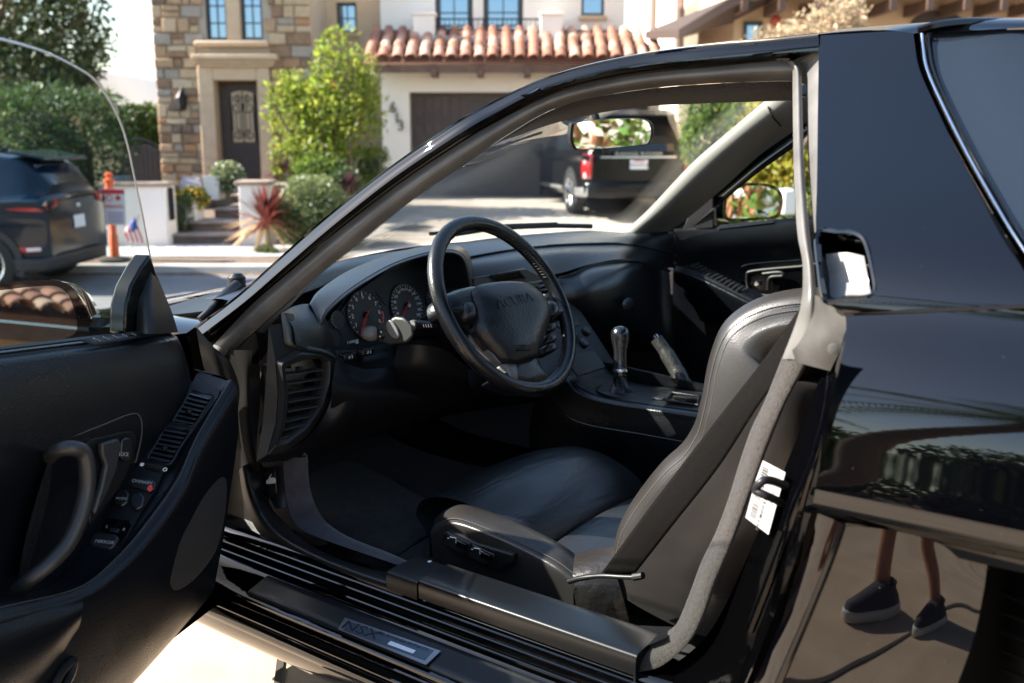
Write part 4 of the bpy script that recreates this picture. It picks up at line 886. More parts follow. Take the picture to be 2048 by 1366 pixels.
tread = put('step_plate', sheet([[sillpt(x, y, z) for x in np.linspace(tp0, tp1, 6)] for y, z in ((1.071, .2445), (1.068, .2475), (1.046, .2405), (1.026, .2345), (1.021, .230))], 3, 2), mat('brushed_black_plate', (.022, .022, .024), .30, metal=.6, bump=(3, .12, 'wave', .001)), car, smooth=50)
# badge plate on the tread
bq = [P(*a, 0) for a in ((0, 0),)]
pn = V(0, -.006, .0202).normalized() if False else V(0, -.26, 1).normalized()
def PB(x, y): return PP(x, y, pn, pn.dot(V(0, 1.046, .2425)))
c_ = [PB(690, 1236), PB(882, 1303), PB(852, 1331), PB(676, 1259)]
bd = put('badge_plate', MB().prism(c_, pn * .0012), mat('brushed_steel', (.30, .31, .33), .30, metal=1, bump=(3, .15, 'wave', .001)), car)
i_ = [PB(694, 1243), PB(868, 1302), PB(850, 1322), PB(688, 1262)]
put('badge_field', MB().prism([p + pn * .0013 for p in i_], pn * .0004), mat('badge_blue_grey', (.10, .12, .15), .30, metal=.8), bd)
Mb = frame(PB(722, 1262) + pn * .0018, c_[1] - c_[0], c_[0] - c_[3]); text('badge_text', 'NSX', Mb, .026, m_satin, bd, .0004, squash=1.5)
Mb = frame(PB(805, 1284) + pn * .0018, c_[1] - c_[0], c_[0] - c_[3]); text('badge_text', 'MFD. BY HONDA MOTOR CO', Mb, .0085, m_satin, bd, .0003, squash=.9)
w_ = [PB(782, 1284), PB(832, 1303), PB(826, 1309), PB(775, 1290)]
put('badge_number', MB().prism([p + pn * .0018 for p in w_], pn * .0003), mat('engraved_silver', (.75, .77, .8), .4, metal=.3), bd)
# inner sill cover: box at the seat, low curved part to the front
bx_t = [Q(800, 1185 - 22, .312), ]
cover = put('sill_cover', sheet([[sillpt(x, y, z) for x in np.linspace(-1.005, -.612, 4)] for y, z in ((1.190, .27), (1.182, .310), (1.172, .3165), (1.150, .317), (1.112, .315), (1.104, .308), (1.104, .284))], 4, 3), mat('sill_cover_plastic', (.0045, .0045, .005), .30, bump=(700, .10, 'noise', .0005)), car, smooth=50)
put('cover_end', MB().prism([sillpt(-.612, y, z) for y, z in ((1.190, .27), (1.182, .310), (1.172, .3165), (1.150, .317), (1.112, .315), (1.104, .308), (1.104, .284), (1.104, .26), (1.2, .26))], V(-.003, 0, 0)), m_blkpl, cover)
put('lid_latch', sheet([[sillpt(x, y, z) for x in np.linspace(-1.075, -1.009, 3)] for y, z in ((1.19, .26), (1.18, .307), (1.17, .312), (1.150, .3125), (1.112, .311), (1.104, .304), (1.104, .28))], 4, 3), m_blkpl, car, smooth=50)
lt = put('fuel_icon', MB().box(sillpt(-1.04, 1.17, .3143), (.005, .006, .0006)), m_white, cover)
# front sweep of the trim up into the kick panel
inn = [(525, 930), (533, 995), (558, 1034), (600, 1069), (657, 1094), (740, 1123), (822, 1148)]
out = [(490, 930), (505, 992), (535, 1050), (580, 1088), (655, 1126), (730, 1155), (808, 1181)]
low = [(478, 940), (488, 1000), (515, 1062), (565, 1106), (650, 1146), (725, 1177), (800, 1207)]
yi = [1.19, 1.185, 1.18, 1.175, 1.17, 1.168, 1.165]; yo = [1.13, 1.127, 1.125, 1.12, 1.115, 1.112, 1.11]
rI = [P(a, b, y) for (a, b), y in zip(inn, yi)]; rO = [P(a, b, y) for (a, b), y in zip(out, yo)]; rL = [P(a, b, y) for (a, b), y in zip(low, yo)]
put('sill_trim', sheet([[p + V(0, .01, -.05) for p in rI], rI, [a.lerp(b, .5) + V(.004, -.004, .006) for a, b in zip(rI, rO)], rO, rL], 6, 4, flip=True), mat('sill_trim_plastic', (.006, .006, .0065), .33, bump=(700, .1, 'noise', .0005)), car, smooth=60)
# hinge pillar metal at the foot of the A-pillar
hp = rows([([(392, 652, 1.125), (430, 690, 1.14), (470, 720, 1.16), (520, 730, 1.2)], 1.1), ([(400, 700, 1.125), (440, 730, 1.14), (478, 760, 1.17), (520, 800, 1.2)], 1.1), ([(420, 800), (450, 860), (480, 900), (510, 960)], 1.15), ([(440, 960), (455, 1010), (480, 1060), (520, 1110)], 1.15), ([(430, 1120), (455, 1160), (490, 1190), (560, 1220)], 1.13)])
put('hinge_pillar', sheet(hp, 5, 6), mat('hinge_pillar_paint', (.004, .004, .004), .45, spec=.25, noise=(18, (.010, .009, .009), 6), rmix=(20, .1)), car, smooth=60)
A = [P(a, b, 1.15) for a, b in ((450, 700), (478, 770), (476, 830), (482, 890), (494, 945))]; Bq = [P(a, b, 1.145) for a, b in ((505, 700), (500, 760), (502, 830), (508, 890), (520, 940))]
put('pillar_rubber', sheet(bulge(A, Bq, 4, .012), 5, 3), mat('pillar_rubber_dark', (.005, .0045, .004), .7, spec=.08), car, smooth=60)

# --- bonnet, front fender, cowl and wiper (all left of / beyond the pillar)
hb = []
for xx, zc, zs, yl_ in ((-1.60, .69, .650, 1.10), (-1.85, .675, .640, 1.07), (-2.2, .615, .590, 1.05), (-2.55, .55, .54, 1.06), (-2.85, .49, .48, 1.12), (-3.0, .44, .43, 1.25)):
    hb.append([V(xx, yl_, zs - .10), V(xx, yl_ + .01, zs - .03), V(xx, yl_ + .07, zs + .004), V(xx, yl_ + .2, zs + .004), V(xx, 1.55, zc - .012), V(xx, YC, zc), V(xx, 2 * YC - 1.55, zc - .012), V(xx, 2 * YC - yl_ - .2, zs + .004), V(xx, 2 * YC - yl_ - .07, zs + .004), V(xx, 2 * YC - yl_ - .01, zs - .03), V(xx, 2 * YC - yl_, zs - .10)])
put('bonnet', sheet(hb, 4, 5), m_paint, car, smooth=60)
fs_ = []
for xx, y_, zb, zt_ in ((-1.56, 1.10, .16, .58), (-1.7, 1.075, .16, .56), (-2.0, 1.05, .53, .54), (-2.3, 1.045, .50, .51), (-2.6, 1.055, .45, .46), (-2.8, 1.11, .25, .42), (-3.0, 1.25, .2, .38)):
    fs_.append([V(xx, y_ + .02, zb), V(xx, y_, (zb + zt_) / 2), V(xx, y_, zt_)])
put('front_fender', sheet(fs_, 3, 5), m_paint, car, smooth=60)
put('front_fender', sheet([[mir(p) for p in r] for r in fs_], 3, 5, flip=True), m_paint, car, smooth=60)
def wheel(name, parent, c, ax, R, w, nsp, mt, mr, dish=.02):
    """tyre + spoked rim, axle along ax"""
    M_ = Matrix.Translation(c) @ Vector((0, 0, 1)).rotation_difference(Vector(ax)).to_matrix().to_4x4()
    t = put(name, MB().lathe([(R * .68, -w / 2), (R * .9, -w / 2), (R * .985, -w * .42), (R, -w * .2), (R, w * .2), (R * .985, w * .42), (R * .9, w / 2), (R * .68, w / 2), (R * .66, w * .4), (R * .64, -w * .4)], 40, M_, cap=False), mt, parent, smooth=50)
    q = MB(); q.lathe([(R * .60, -w * .4), (R * .64, w * .44), (R * .69, w * .52), (R * .66, w * .5), (R * .58, w * .40), (R * .58, -w * .4)], 40, M_, cap=False)
    for k in range(nsp):
        a = 2 * math.pi * k / nsp
        for da in (-.10, .10):
            p0 = M_ @ V(R * .12 * math.cos(a + da * 2), R * .12 * math.sin(a + da * 2), w * .34); p1 = M_ @ V(R * .62 * math.cos(a + da), R * .62 * math.sin(a + da), w * .44); q.tube([p0, p1], [R * .055, R * .04], 6)
    q.lathe([(R * .01, w * .45), (R * .13, w * .42), (R * .16, w * .3)], 16, M_); put('rim', q, mr, t, smooth=40)
    put('brake_disc', MB().lathe([(R * .5, -w * .1), (R * .5, 0), (R * .1, .0)], 30, M_), m_satin, t)
    return t
m_tyre = mat('tyre_rubber', (.015, .015, .015), .8); m_alloy = mat('alloy', (.55, .56, .58), .25, metal=1)
for xx, y_ in ((-2.32, 1.16), (.21, 1.13)):
    wheel('wheel', car, V(xx, y_, .31), (0, -1, 0), .31, .22, 5, m_tyre, m_alloy); wheel('wheel', car, V(xx, 2 * YC - y_, .31), (0, 1, 0), .31, .22, 5, m_tyre, m_alloy)
# cowl well and wiper arm seen beyond the pillar foot
cw = crv([Q(362, 615, .69), Q(400, 590, .69), Q(450, 572, .70), Q(510, 560, .70)], 5)
put('cowl', sheet([[V(-1.80, 1.16, .650), V(-1.86, 1.5, .672), V(-1.90, YC, .685), V(-1.86, 2.4, .672), V(-1.80, 2.73, .650)], [V(-1.72, 1.2, .655), V(-1.80, 1.5, .68), V(-1.85, YC, .692), V(-1.80, 2.4, .68), V(-1.72, 2.7, .655)], [V(-1.60, 1.24, .675), V(-1.66, 1.5, .72), V(-1.74, YC, .728), V(-1.66, 2.4, .72), V(-1.60, 2.64, .68)]], 5, 4, flip=True), m_blkpl, car, smooth=60)
wp = put('wiper', MB().tube(crv([Q(400, 640, .668), Q(430, 612, .69), Q(456, 586, .705), Q(474, 571, .715)], 5), [.008] * 6 + [.012] * 10, 8), m_blkpl, car, smooth=60)
put('wiper_pivot', MB().lathe([(.018, 0), (.018, .02), (.01, .028)], 14, Matrix.Translation(Q(474, 574, .705))), m_blkpl, wp)
w2 = put('wiper', MB().tube(crv([V(-1.70, 1.98, .752), V(-1.70, 2.2, .757), V(-1.66, 2.42, .752), V(-1.60, 2.55, .745)], 5), .007, 8), m_blkpl, car, smooth=60)
put('wiper_blade', MB().tube(crv([V(-1.71, 1.95, .760), V(-1.69, 2.2, .764), V(-1.65, 2.44, .758)], 5), .0045, 6), m_blkpl, w2)
# front and rear lower closures, tail, far-side skin
put('front_bumper', sheet([[V(-3.0, 1.25, .42), V(-3.08, 1.6, .44), V(-3.1, YC, .44), V(-3.08, 2.3, .44), V(-3.0, 2.64, .42)], [V(-3.02, 1.22, .35), V(-3.12, 1.6, .35), V(-3.15, YC, .35), V(-3.12, 2.3, .35), V(-3.02, 2.67, .35)], [V(-2.98, 1.25, .18), V(-3.06, 1.6, .18), V(-3.08, YC, .18), V(-3.06, 2.3, .18), V(-2.98, 2.64, .18)]], 4, 4), m_paint, car, smooth=60)
tl = []
for xx, y_, zt in ((-.02, .985, .90), (.35, .97, .93), (.7, .985, .92), (1.05, 1.03, .90), (1.28, 1.15, .88)):
    tl.append([V(xx, y_ + .05, .25), V(xx, y_, .45), V(xx, y_, .68), V(xx, y_ + .05, zt - .06), V(xx, y_ + .14, zt), V(xx, YC, zt + .02), V(xx, 2 * YC - y_ - .14, zt), V(xx, 2 * YC - y_ - .05, zt - .06), V(xx, 2 * YC - y_, .68), V(xx, 2 * YC - y_, .45), V(xx, 2 * YC - y_ - .05, .25)])
tl = [[p + V(-.08, 0, 0) for p in r] for r in tl]
put('rear_body', sheet(tl, 3, 4, flip=True), m_paint, car, smooth=60)
put('tail_panel', MB().prism([p + V(.005, 0, 0) for p in tl[-1]], V(.01, 0, 0)), m_gloss, car)
put('floor_pan', MB().box(V(-1.3, YC, .155), (3.3, 1.6, .03)), m_blkpl, car)
# ================================================================== parked vehicles
def suv(name, label, org, fwd, secs, paint, trimm, spec):
    """secs: (x from rear, half width, z sill, z belt, half width roof, z roof); spec: extras"""
    fwd = Vector(fwd).normalized(); left = EZ.cross(fwd); O = Vector(org); Mv = frame(O, fwd, left)
    t = thing(name, label, 'car', O)
    def L_(x, y, z): return Mv @ V(x, y, z)
    low = []; up_ = []
    for (x, hw, zs, zb, hr, zr) in secs:
        half = [(hw * .55, zs), (hw * .9, zs + .01), (hw * .985, zs + .13), (hw, zs + (zb - zs) * .45), (hw * .985, zs + (zb - zs) * .8), (hw * .955, zb)]
        low.append([L_(x, -y, z) for y, z in half] + [L_(x, y, z) for y, z in half[::-1]])
        hu = [(hw * .95, zb - .005), (hr * 1.02, zr - .10), (hr * .94, zr - .03), (hr * .6, zr)]
        up_.append([L_(x, -y, z) for y, z in hu] + [L_(x, y, z) for y, z in hu[::-1]])
    b = put('body', sheet(low, 2, 3), paint, t, smooth=50)
    put('tailgate', MB().prism(low[0], fwd * .02), paint, t); put('nose_panel', MB().prism(low[-1], -fwd * .02), paint, t)
    a, z_ = spec['cabin']; put('greenhouse', sheet(up_[a:z_], 2, 3), paint, t, smooth=50)
    put('rear_panel', MB().prism(up_[a], fwd * .02), paint, t)
    def side(x, f, s, off=.006):      # point on the greenhouse flank at height fraction f
        xs = [q[0] for q in secs]; g = lambda i: float(np.interp(x, xs, [q[i] for q in secs])); y0, y1 = g(1) * .95, g(4) * 1.02; z0, z1 = g(3), g(5) - .10
        return L_(x, s * (y0 + (y1 - y0) * f + off), z0 + (z1 - z0) * f)
    for s in (-1, 1):
        for poly in spec['glass']:
            p = [side(x, f, s) for x, f in poly]; put('side_window', MB().prism(p, left * s * .004), m_dkglass, t)
    for (x, s) in [(x, s) for x in spec['wheels'] for s in (-1, 1)]:
        hw = float(np.interp(x, [q[0] for q in secs], [q[1] for q in secs])); R = spec['R']; zc = R
        w = wheel('wheel', t, L_(x, s * (hw - .09), zc), left * s, R, .23, spec.get('nsp', 5), m_tyre, spec.get('rim', m_alloy))
        arch = [L_(x + (R + .10) * math.cos(q), s * (hw + .004), zc + (R + .08) * math.sin(q)) for q in np.linspace(-.35, math.pi + .35, 20)]; arch2 = [L_(x + (R + .015) * math.cos(q), s * (hw + .006), zc + (R + .005) * math.sin(q)) for q in np.linspace(-.35, math.pi + .35, 20)]
        put('wheel_arch', MB().grid([arch, arch2, [p - left * s * .2 for p in arch2]]), trimm, t, smooth=60)
    return t, L_, side
m_kia = mat('paint_blue_black', (.003, .011, .024), .10, spec=.42); m_rr = mat('paint_black_car', (.006, .006, .007), .22, spec=.35)
m_clad = mat('cladding', (.02, .02, .022), .6); m_tail = mat('tail_red', (.36, .014, .02), .15, spec=.7); m_plate = mat('plate_white', (.72, .76, .82), .4); m_silv = mat('silver_trim', (.6, .6, .6), .3, metal=.8)
fk = -RT; rear_r = -5.34
kia, KL, ks = suv('parked_suv', 'dark blue crossover parked at the far kerb, its tail behind the open door glass', FR(rear_r, 12.5, ZS), fk,
    [(.0, .80, .32, 1.08, .60, 1.12), (.06, .86, .27, 1.13, .60, 1.26), (.30, .90, .25, 1.15, .62, 1.53), (.75, .92, .24, 1.12, .63, 1.62), (1.6, .925, .22, 1.04, .64, 1.645), (2.5, .925, .22, .96, .63, 1.60), (3.1, .92, .22, .95, .58, 1.30), (3.6, .91, .22, .93, .5, .98), (4.15, .88, .24, .86, .4, .88), (4.45, .74, .30, .70, .3, .72)], m_kia, m_clad,
    dict(cabin=(1, 8), glass=[[(.62, .22), (1.25, .14), (1.28, .86), (.80, .86)], [(1.34, .12), (2.1, .1), (2.1, .88), (1.34, .88)], [(2.16, .1), (3.0, .1), (2.6, .86), (2.16, .88)]], wheels=(.74, 3.45), R=.36, nsp=5))
put('rear_window', MB().prism([KL(.09, -.58, 1.18), KL(.09, .58, 1.18), KL(.245, .52, 1.48), KL(.245, -.52, 1.48)], KL(-.012, 0, .006) - KL(0, 0, 0)), mat('rear_glass_blue', (.03, .06, .09), .05, spec=.8), kia)
put('spoiler', MB().prism([KL(.08, -.60, 1.53), KL(.08, .60, 1.53), KL(.5, .60, 1.62), KL(.5, -.60, 1.62)], EZ * .035), m_kia, kia, bevel=.015)
for s in (-1, 1):
    put('tail_light', sheet([[KL(1.0, s * .893, 1.085), KL(.60, s * .908, 1.10), KL(.22, s * .892, 1.105), KL(.05, s * .83, 1.10), KL(.0, s * .55, 1.10)], [KL(1.0, s * .897, 1.07), KL(.60, s * .916, 1.04), KL(.22, s * .910, 1.02), KL(.04, s * .845, 1.01), KL(-.01, s * .55, 1.05)], [KL(.95, s * .898, 1.06), KL(.60, s * .918, 1.01), KL(.22, s * .912, .965), KL(.03, s * .845, .965), KL(-.01, s * .6, 1.01)]], 4, 3), m_tail, kia, smooth=60, solid=.012, off=1)
    put('bumper_light', sheet([[KL(.33, s * .918, .56), KL(.14, s * .89, .565), KL(.02, s * .80, .57)], [KL(.33, s * .918, .49), KL(.14, s * .89, .495), KL(.02, s * .80, .50)]], 4, 2), m_tail, kia, solid=.012, off=1)
    put('reversing_light', sheet([[KL(.24, s * .912, .545), KL(.14, s * .895, .55), KL(.08, s * .86, .55)], [KL(.24, s * .912, .505), KL(.14, s * .895, .51), KL(.08, s * .86, .51)]], 3, 2), mat('reverse_white', (.7, .7, .68), .2), kia, solid=.018, off=1)
put('rear_bumper', sheet([[KL(.40, -.935, .42), KL(.05, -.88, .43), KL(-.05, -.5, .45), KL(-.06, 0, .45), KL(-.05, .5, .45), KL(.05, .88, .43), KL(.40, .935, .42)], [KL(.40, -.93, .26), KL(.05, -.87, .27), KL(-.03, -.5, .28), KL(-.03, 0, .28), KL(-.03, .5, .28), KL(.05, .87, .27), KL(.40, .93, .26)]], 4, 3), m_clad, kia, smooth=60, solid=.02)
put('number_plate', MB().box(KL(-.025, 0, .78), (.26, .26, .13), None), m_plate, kia) if False else put('number_plate', MB().prism([KL(-.012, -.15, .72), KL(-.012, .15, .72), KL(-.004, .15, .87), KL(-.004, -.15, .87)], fk * -.006), m_plate, kia)
put('antenna_fin', MB().prism([KL(.75, 0, 1.62), KL(.95, 0, 1.62), KL(.78, 0, 1.70)], (KL(0, .03, 0) - KL(0, 0, 0))), m_kia, kia, bevel=.008)
put('chrome_badge', MB().box(KL(-.002, .0, .99), (.05, .05, .05)), m_silv, kia, bevel=.01)

th = rad(11); fr_ = FH * math.cos(th) - RT * math.sin(th); lf_ = EZ.cross(fr_)
cR = B(1262, 420, 17.6); cR = FR(cR.dot(RT) + .12, 17.7, -.335)
rr, RL, rs = suv('parked_suv', 'black luxury off-roader parked nose-in on the far driveway by the garage', cR, fr_,
    [(.0, .80, .42, 1.05, .66, 1.08), (.05, .90, .38, 1.10, .70, 1.40), (.22, .94, .36, 1.11, .74, 1.74), (.7, .955, .34, 1.11, .76, 1.82), (2.0, .96, .34, 1.10, .77, 1.845), (2.9, .96, .34, 1.10, .74, 1.78), (3.5, .955, .34, 1.10, .68, 1.40), (3.8, .95, .34, 1.08, .6, 1.12), (4.6, .93, .36, 1.04, .5, 1.06), (4.95, .82, .42, .9, .4, .92)], m_rr, m_clad,
    dict(cabin=(1, 8), glass=[[(.34, .12), (1.2, .10), (1.2, .86), (.46, .86)], [(1.27, .10), (2.25, .08), (2.25, .88), (1.27, .88)], [(2.32, .08), (3.3, .08), (2.85, .84), (2.32, .88)]], wheels=(.98, 3.9), R=.39, nsp=7))
put('rear_window', MB().prism([RL(.03, -.66, 1.14), RL(.03, .66, 1.14), RL(.175, .60, 1.66), RL(.175, -.60, 1.66)], RL(-.015, 0, .006) - RL(0, 0, 0)), m_dkglass, rr)
put('spoiler', MB().prism([RL(.02, -.68, 1.73), RL(.02, .68, 1.73), RL(.4, .70, 1.83), RL(.4, -.70, 1.83)], EZ * .03), m_rr, rr, bevel=.012)
for s in (-1, 1):
    put('tail_light', sheet([[RL(.20, s * .945, 1.10), RL(.06, s * .90, 1.10), RL(-.01, s * .82, 1.10)], [RL(.22, s * .962, .88), RL(.04, s * .915, .88), RL(-.02, s * .83, .88)], [RL(.18, s * .955, .68), RL(.05, s * .905, .68), RL(-.015, s * .84, .68)]], 4, 4), m_tail, rr, smooth=60, solid=.015, off=1)
    for z0 in (.72, .96):
        put('light_lens', sheet([[RL(.1, s * .945, z0 + .06), RL(.0, s * .86, z0 + .06)], [RL(.1, s * .95, z0 - .04), RL(.0, s * .865, z0 - .04)]], 3, 2), mat('lens_clear', (.6, .5, .5), .2), rr, solid=.03, off=1)
    put('tow_trim', sheet([[RL(.9, s * .972, .50), RL(.3, s * .97, .52), RL(.03, s * .90, .54)], [RL(.9, s * .975, .40), RL(.3, s * .975, .36), RL(.03, s * .90, .38)]], 4, 3), m_silv, rr, smooth=60, solid=.015, off=1)
    put('sill_chrome', MB().tube([RL(1.5, s * .965, .47), RL(3.3, s * .965, .47)], .035, 8), m_silv, rr)
put('rear_bumper', sheet([[RL(.45, -.968, .60), RL(.02, -.90, .62), RL(-.06, -.5, .63), RL(-.07, 0, .63), RL(-.06, .5, .63), RL(.02, .90, .62), RL(.45, .968, .60)], [RL(.45, -.965, .36), RL(.02, -.88, .36), RL(-.04, -.5, .34), RL(-.05, 0, .34), RL(-.04, .5, .34), RL(.02, .88, .36), RL(.45, .965, .36)]], 4, 3), m_rr, rr, smooth=60, solid=.02)
put('tail_strip', MB().prism([RL(-.014, -.68, 1.03), RL(-.014, .68, 1.03), RL(-.012, .68, 1.06), RL(-.012, -.68, 1.06)], fr_ * -.008), m_silv, rr)
text('tail_lettering', 'RANGE ROVER', frame(RL(-.03, 0, 1.10), -lf_, EZ), .075, m_silv, rr, .006, squash=1.7)
npl = put('number_plate', MB().prism([RL(-.03, -.16, .84), RL(-.03, .16, .84), RL(-.03, .16, 1.0), RL(-.03, -.16, 1.0)], fr_ * -.008), m_plate, rr)
put('plate_band', MB().prism([RL(-.04, -.10, .972), RL(-.04, .10, .972), RL(-.04, .10, .992), RL(-.04, -.10, .992)], fr_ * -.001), m_tail, npl)
text('plate_characters', '7RVF913', frame(RL(-.041, 0, .905), -lf_, EZ), .09, mat('plate_blue', (.05, .08, .25), .5), npl, .001)
for s in (-1, 1): put('door_mirror', MB().box(RL(3.25, s * 1.08, 1.17), (.16, .24, .18), Matrix(((fr_.x, lf_.x, 0), (fr_.y, lf_.y, 0), (0, 0, 1)))), m_rr, rr, bevel=.04)

# ================================================================== small street things
dl = thing('delineator_post', 'orange plastic post on a black base carrying a no parking notice', 'post', B(232, 541, 13.75))
pc = Vector(dl.location); pc.z = -.62
put('base', MB().lathe([(.20, 0), (.20, .025), (.07, .06), (.05, .06)], 20, Matrix.Translation(pc)), m_tyre, dl)
m_or = mat('safety_orange', (.75, .13, .035), .5)
put('post', MB().lathe([(.062, .05), (.058, .35), (.046, .37), (.05, .9), (.052, 1.06), (.07, 1.07), (.07, 1.10), (.035, 1.11), (.032, 1.14), (.05, 1.15), (.05, 1.18), (.02, 1.19)], 20, Matrix.Translation(pc)), m_or, dl, smooth=40)
pf = 13.66
sg = put('notice', MB().prism([B(198, 377, pf), B(249, 378, pf), B(252, 450, pf), B(212, 450, pf)], FH * .004), mat('card_white', (.78, .78, .78), .6), dl)
m_rp = mat('print_red', (.6, .04, .05), .6); m_pp = mat('print_violet', (.35, .22, .5), .6)
put('print_band', MB().prism([B(200, 378, pf - .005), B(248, 379, pf - .005), B(248, 388, pf - .005), B(202, 388, pf - .005)], FH * .002), m_rp, sg)
text('notice_text', 'NO', frame(B(211, 397, pf - .006), RT, EZ), .13, m_rp, sg, .001); text('notice_text', 'PARKING', frame(B(226, 413, pf - .006), RT, EZ), .065, m_rp, sg, .001)
put('notice_symbol', MB().lathe([(.035, 0), (.035, .002)], 16, frame(B(236, 396, pf - .006), RT, EZ)), m_rp, sg)
for k in range(4): put('notice_line', MB().prism([B(215 + k, 424 + k * 6, pf - .005), B(246, 425 + k * 6, pf - .005), B(246, 427 + k * 6, pf - .005), B(215 + k, 426 + k * 6, pf - .005)], FH * .002), m_pp, sg)
flg_ = thing('flag', 'small stars and stripes flag on a stick beside the white wall', 'flag', B(272, 500, 15.3))
put('stick', MB().tube([B(262, 505, 15.3), B(277, 430, 15.3)], .006, 6), m_beam, flg_)
c4 = [B(270, 432, 15.28), B(277, 452, 15.28), B(287, 486, 15.28), B(248, 462, 15.28)]
def fl(u, v): return c4[0].lerp(c4[2], u).lerp(c4[3].lerp(c4[3] + (c4[2] - c4[0]) * .4, u), v) - FH * (.015 * math.sin(u * 6))
for k in range(7):
    v0, v1 = k / 7, (k + 1) / 7; mm_ = (mat('flag_red', (.5, .06, .08), .7) if k % 2 == 0 else mat('flag_white', (.75, .75, .75), .7))
    put('stripe', MB().grid([[fl(u, v0) for u in np.linspace(0, 1, 8)], [fl(u, v1) for u in np.linspace(0, 1, 8)]]), mm_, flg_, solid=.002)
put('canton', MB().grid([[fl(u, 0) - FH * .004 for u in np.linspace(0, .45, 4)], [fl(u, .55) - FH * .004 for u in np.linspace(0, .45, 4)]]), mat('flag_blue', (.04, .07, .25), .7), flg_, solid=.002)
mbx = thing('letter_box', 'dark letter box on a thin post behind the orange post', 'letter box', B(252, 430, 16.4)); bz = Vector(mbx.location)
put('box', MB().prism([B(215, 352, 16.4), B(254, 352, 16.4), B(254, 384, 16.4), B(215, 384, 16.4)], FH * .25), mat('letterbox_grey', (.10, .11, .12), .5), mbx, bevel=.03); put('stand', MB().tube([B(236, 384, 16.5), B(236, 480, 16.5)], .03, 8), m_iron, mbx)
# ================================================================== interior
m_soft = mat('soft_plastic', (.0055, .0055, .0065), .42, spec=.32, bump=(600, .2, 'voronoi', .0008))
m_btn = mat('button_black', (.010, .010, .011), .35)
m_red = mat('needle_red', (.75, .06, .05), .4)
m_thread = mat('thread_grey', (.055, .052, .05), .8)
m_greypl = mat('warm_grey_plastic', (.13, .125, .115), .42)
m_face = mat('gauge_face', (.010, .012, .016), .6)
m_num = mat('gauge_print', (.88, .84, .78), .6)

# --- floor, tunnel side, firewall, bulkhead
put('carpet', sheet([[V(x, y, z) for y in (1.19, 1.35, 1.55, 1.75, 1.86)] for x, z in ((-.40, .205), (-.9, .205), (-1.3, .21), (-1.7, .215), (-1.95, .30), (-2.05, .42), (-2.06, .56))], 4, 5), m_carpet, car, smooth=60)
put('carpet', sheet([[V(x, y, z) for y in (2.06, 2.3, 2.5, 2.70)] for x, z in ((-.40, .205), (-.9, .205), (-1.3, .21), (-1.7, .215), (-1.95, .30), (-2.05, .42), (-2.06, .56))], 4, 5), m_carpet, car, smooth=60)
put('kick_carpet', sheet([[P(566, 915, 1.21), P(572, 990, 1.20), P(592, 1050, 1.195), P(650, 1080, 1.19), P(760, 1118, 1.185), P(840, 1150, 1.18)], [P(605, 900, 1.24), P(612, 970, 1.24), P(640, 1030, 1.235), P(690, 1070, 1.22), P(780, 1108, 1.21), P(850, 1138, 1.205)], [V(-1.75, 1.24, .5), V(-1.72, 1.25, .35), V(-1.6, 1.26, .23), V(-1.45, 1.26, .213), V(-1.2, 1.24, .208), V(-1.05, 1.23, .206)]], 5, 5), mat('kick_carpet_fibre', (.030, .026, .030), 1.0, sheen=.25, noise=(35, (.06, .052, .06), 5), bump=(700, .9, 'noise', .002)), car, smooth=60)
put('floor_mat', sheet([[Q(610, 935, .222), Q(620, 1000, .222), Q(680, 1070, .219), Q(790, 1110, .216)], [Q(690, 915, .225), Q(740, 960, .224), Q(800, 1010, .221), Q(870, 1060, .218)], [Q(780, 960, .225), Q(830, 985, .224), Q(880, 1010, .222), Q(960, 1040, .219)]], 5, 5), mat('mat_pile', (.016, .0132, .0132), 1.0, sheen=.03, noise=(40, (.030, .0248, .0248), 5), bump=(500, .8, 'noise', .003)), car, smooth=60, solid=.008)
put('bulkhead', MB().box(V(-.36, YC, .52), (.04, 1.44, .64)), m_carpet, car)
put('parcel_shelf', MB().box(V(-.22, YC, .855), (.32, 1.40, .03)), m_carpet, car)
put('firewall', MB().box(V(-2.12, YC, .36), (.03, 1.6, .36)), m_carpet, car)
put('side_panel', MB().box(V(-1.35, 2.765, .38), (1.7, .02, .46)), m_carpet, car)
# hood release on the kick panel
hr = put('release_panel', sheet(bulge([P(527, 935, 1.2), P(531, 980, 1.195), P(552, 1018, 1.19)], [P(566, 930, 1.215), P(570, 975, 1.21), P(574, 1015, 1.205)], 3, .003), 4, 3), m_blkpl, car, smooth=60)
lv = put('release_lever', MB().prism([P(530, 942, 1.192), P(552, 938, 1.196), P(556, 985, 1.19), P(540, 992, 1.186)], V(.004, -.006, 0)), m_btn, car, bevel=.002)
ic = MB(); ic.prism([P(532, 962, 1.184), P(540, 955, 1.184), P(549, 955, 1.184), P(552, 960, 1.184), P(551, 966, 1.184), P(533, 968, 1.184)], V(.0004, -.0006, 0)); ic.tube([P(538, 955, 1.184), P(543, 949, 1.184)], .0008, 5); put('bonnet_icon', ic, m_white, lv)
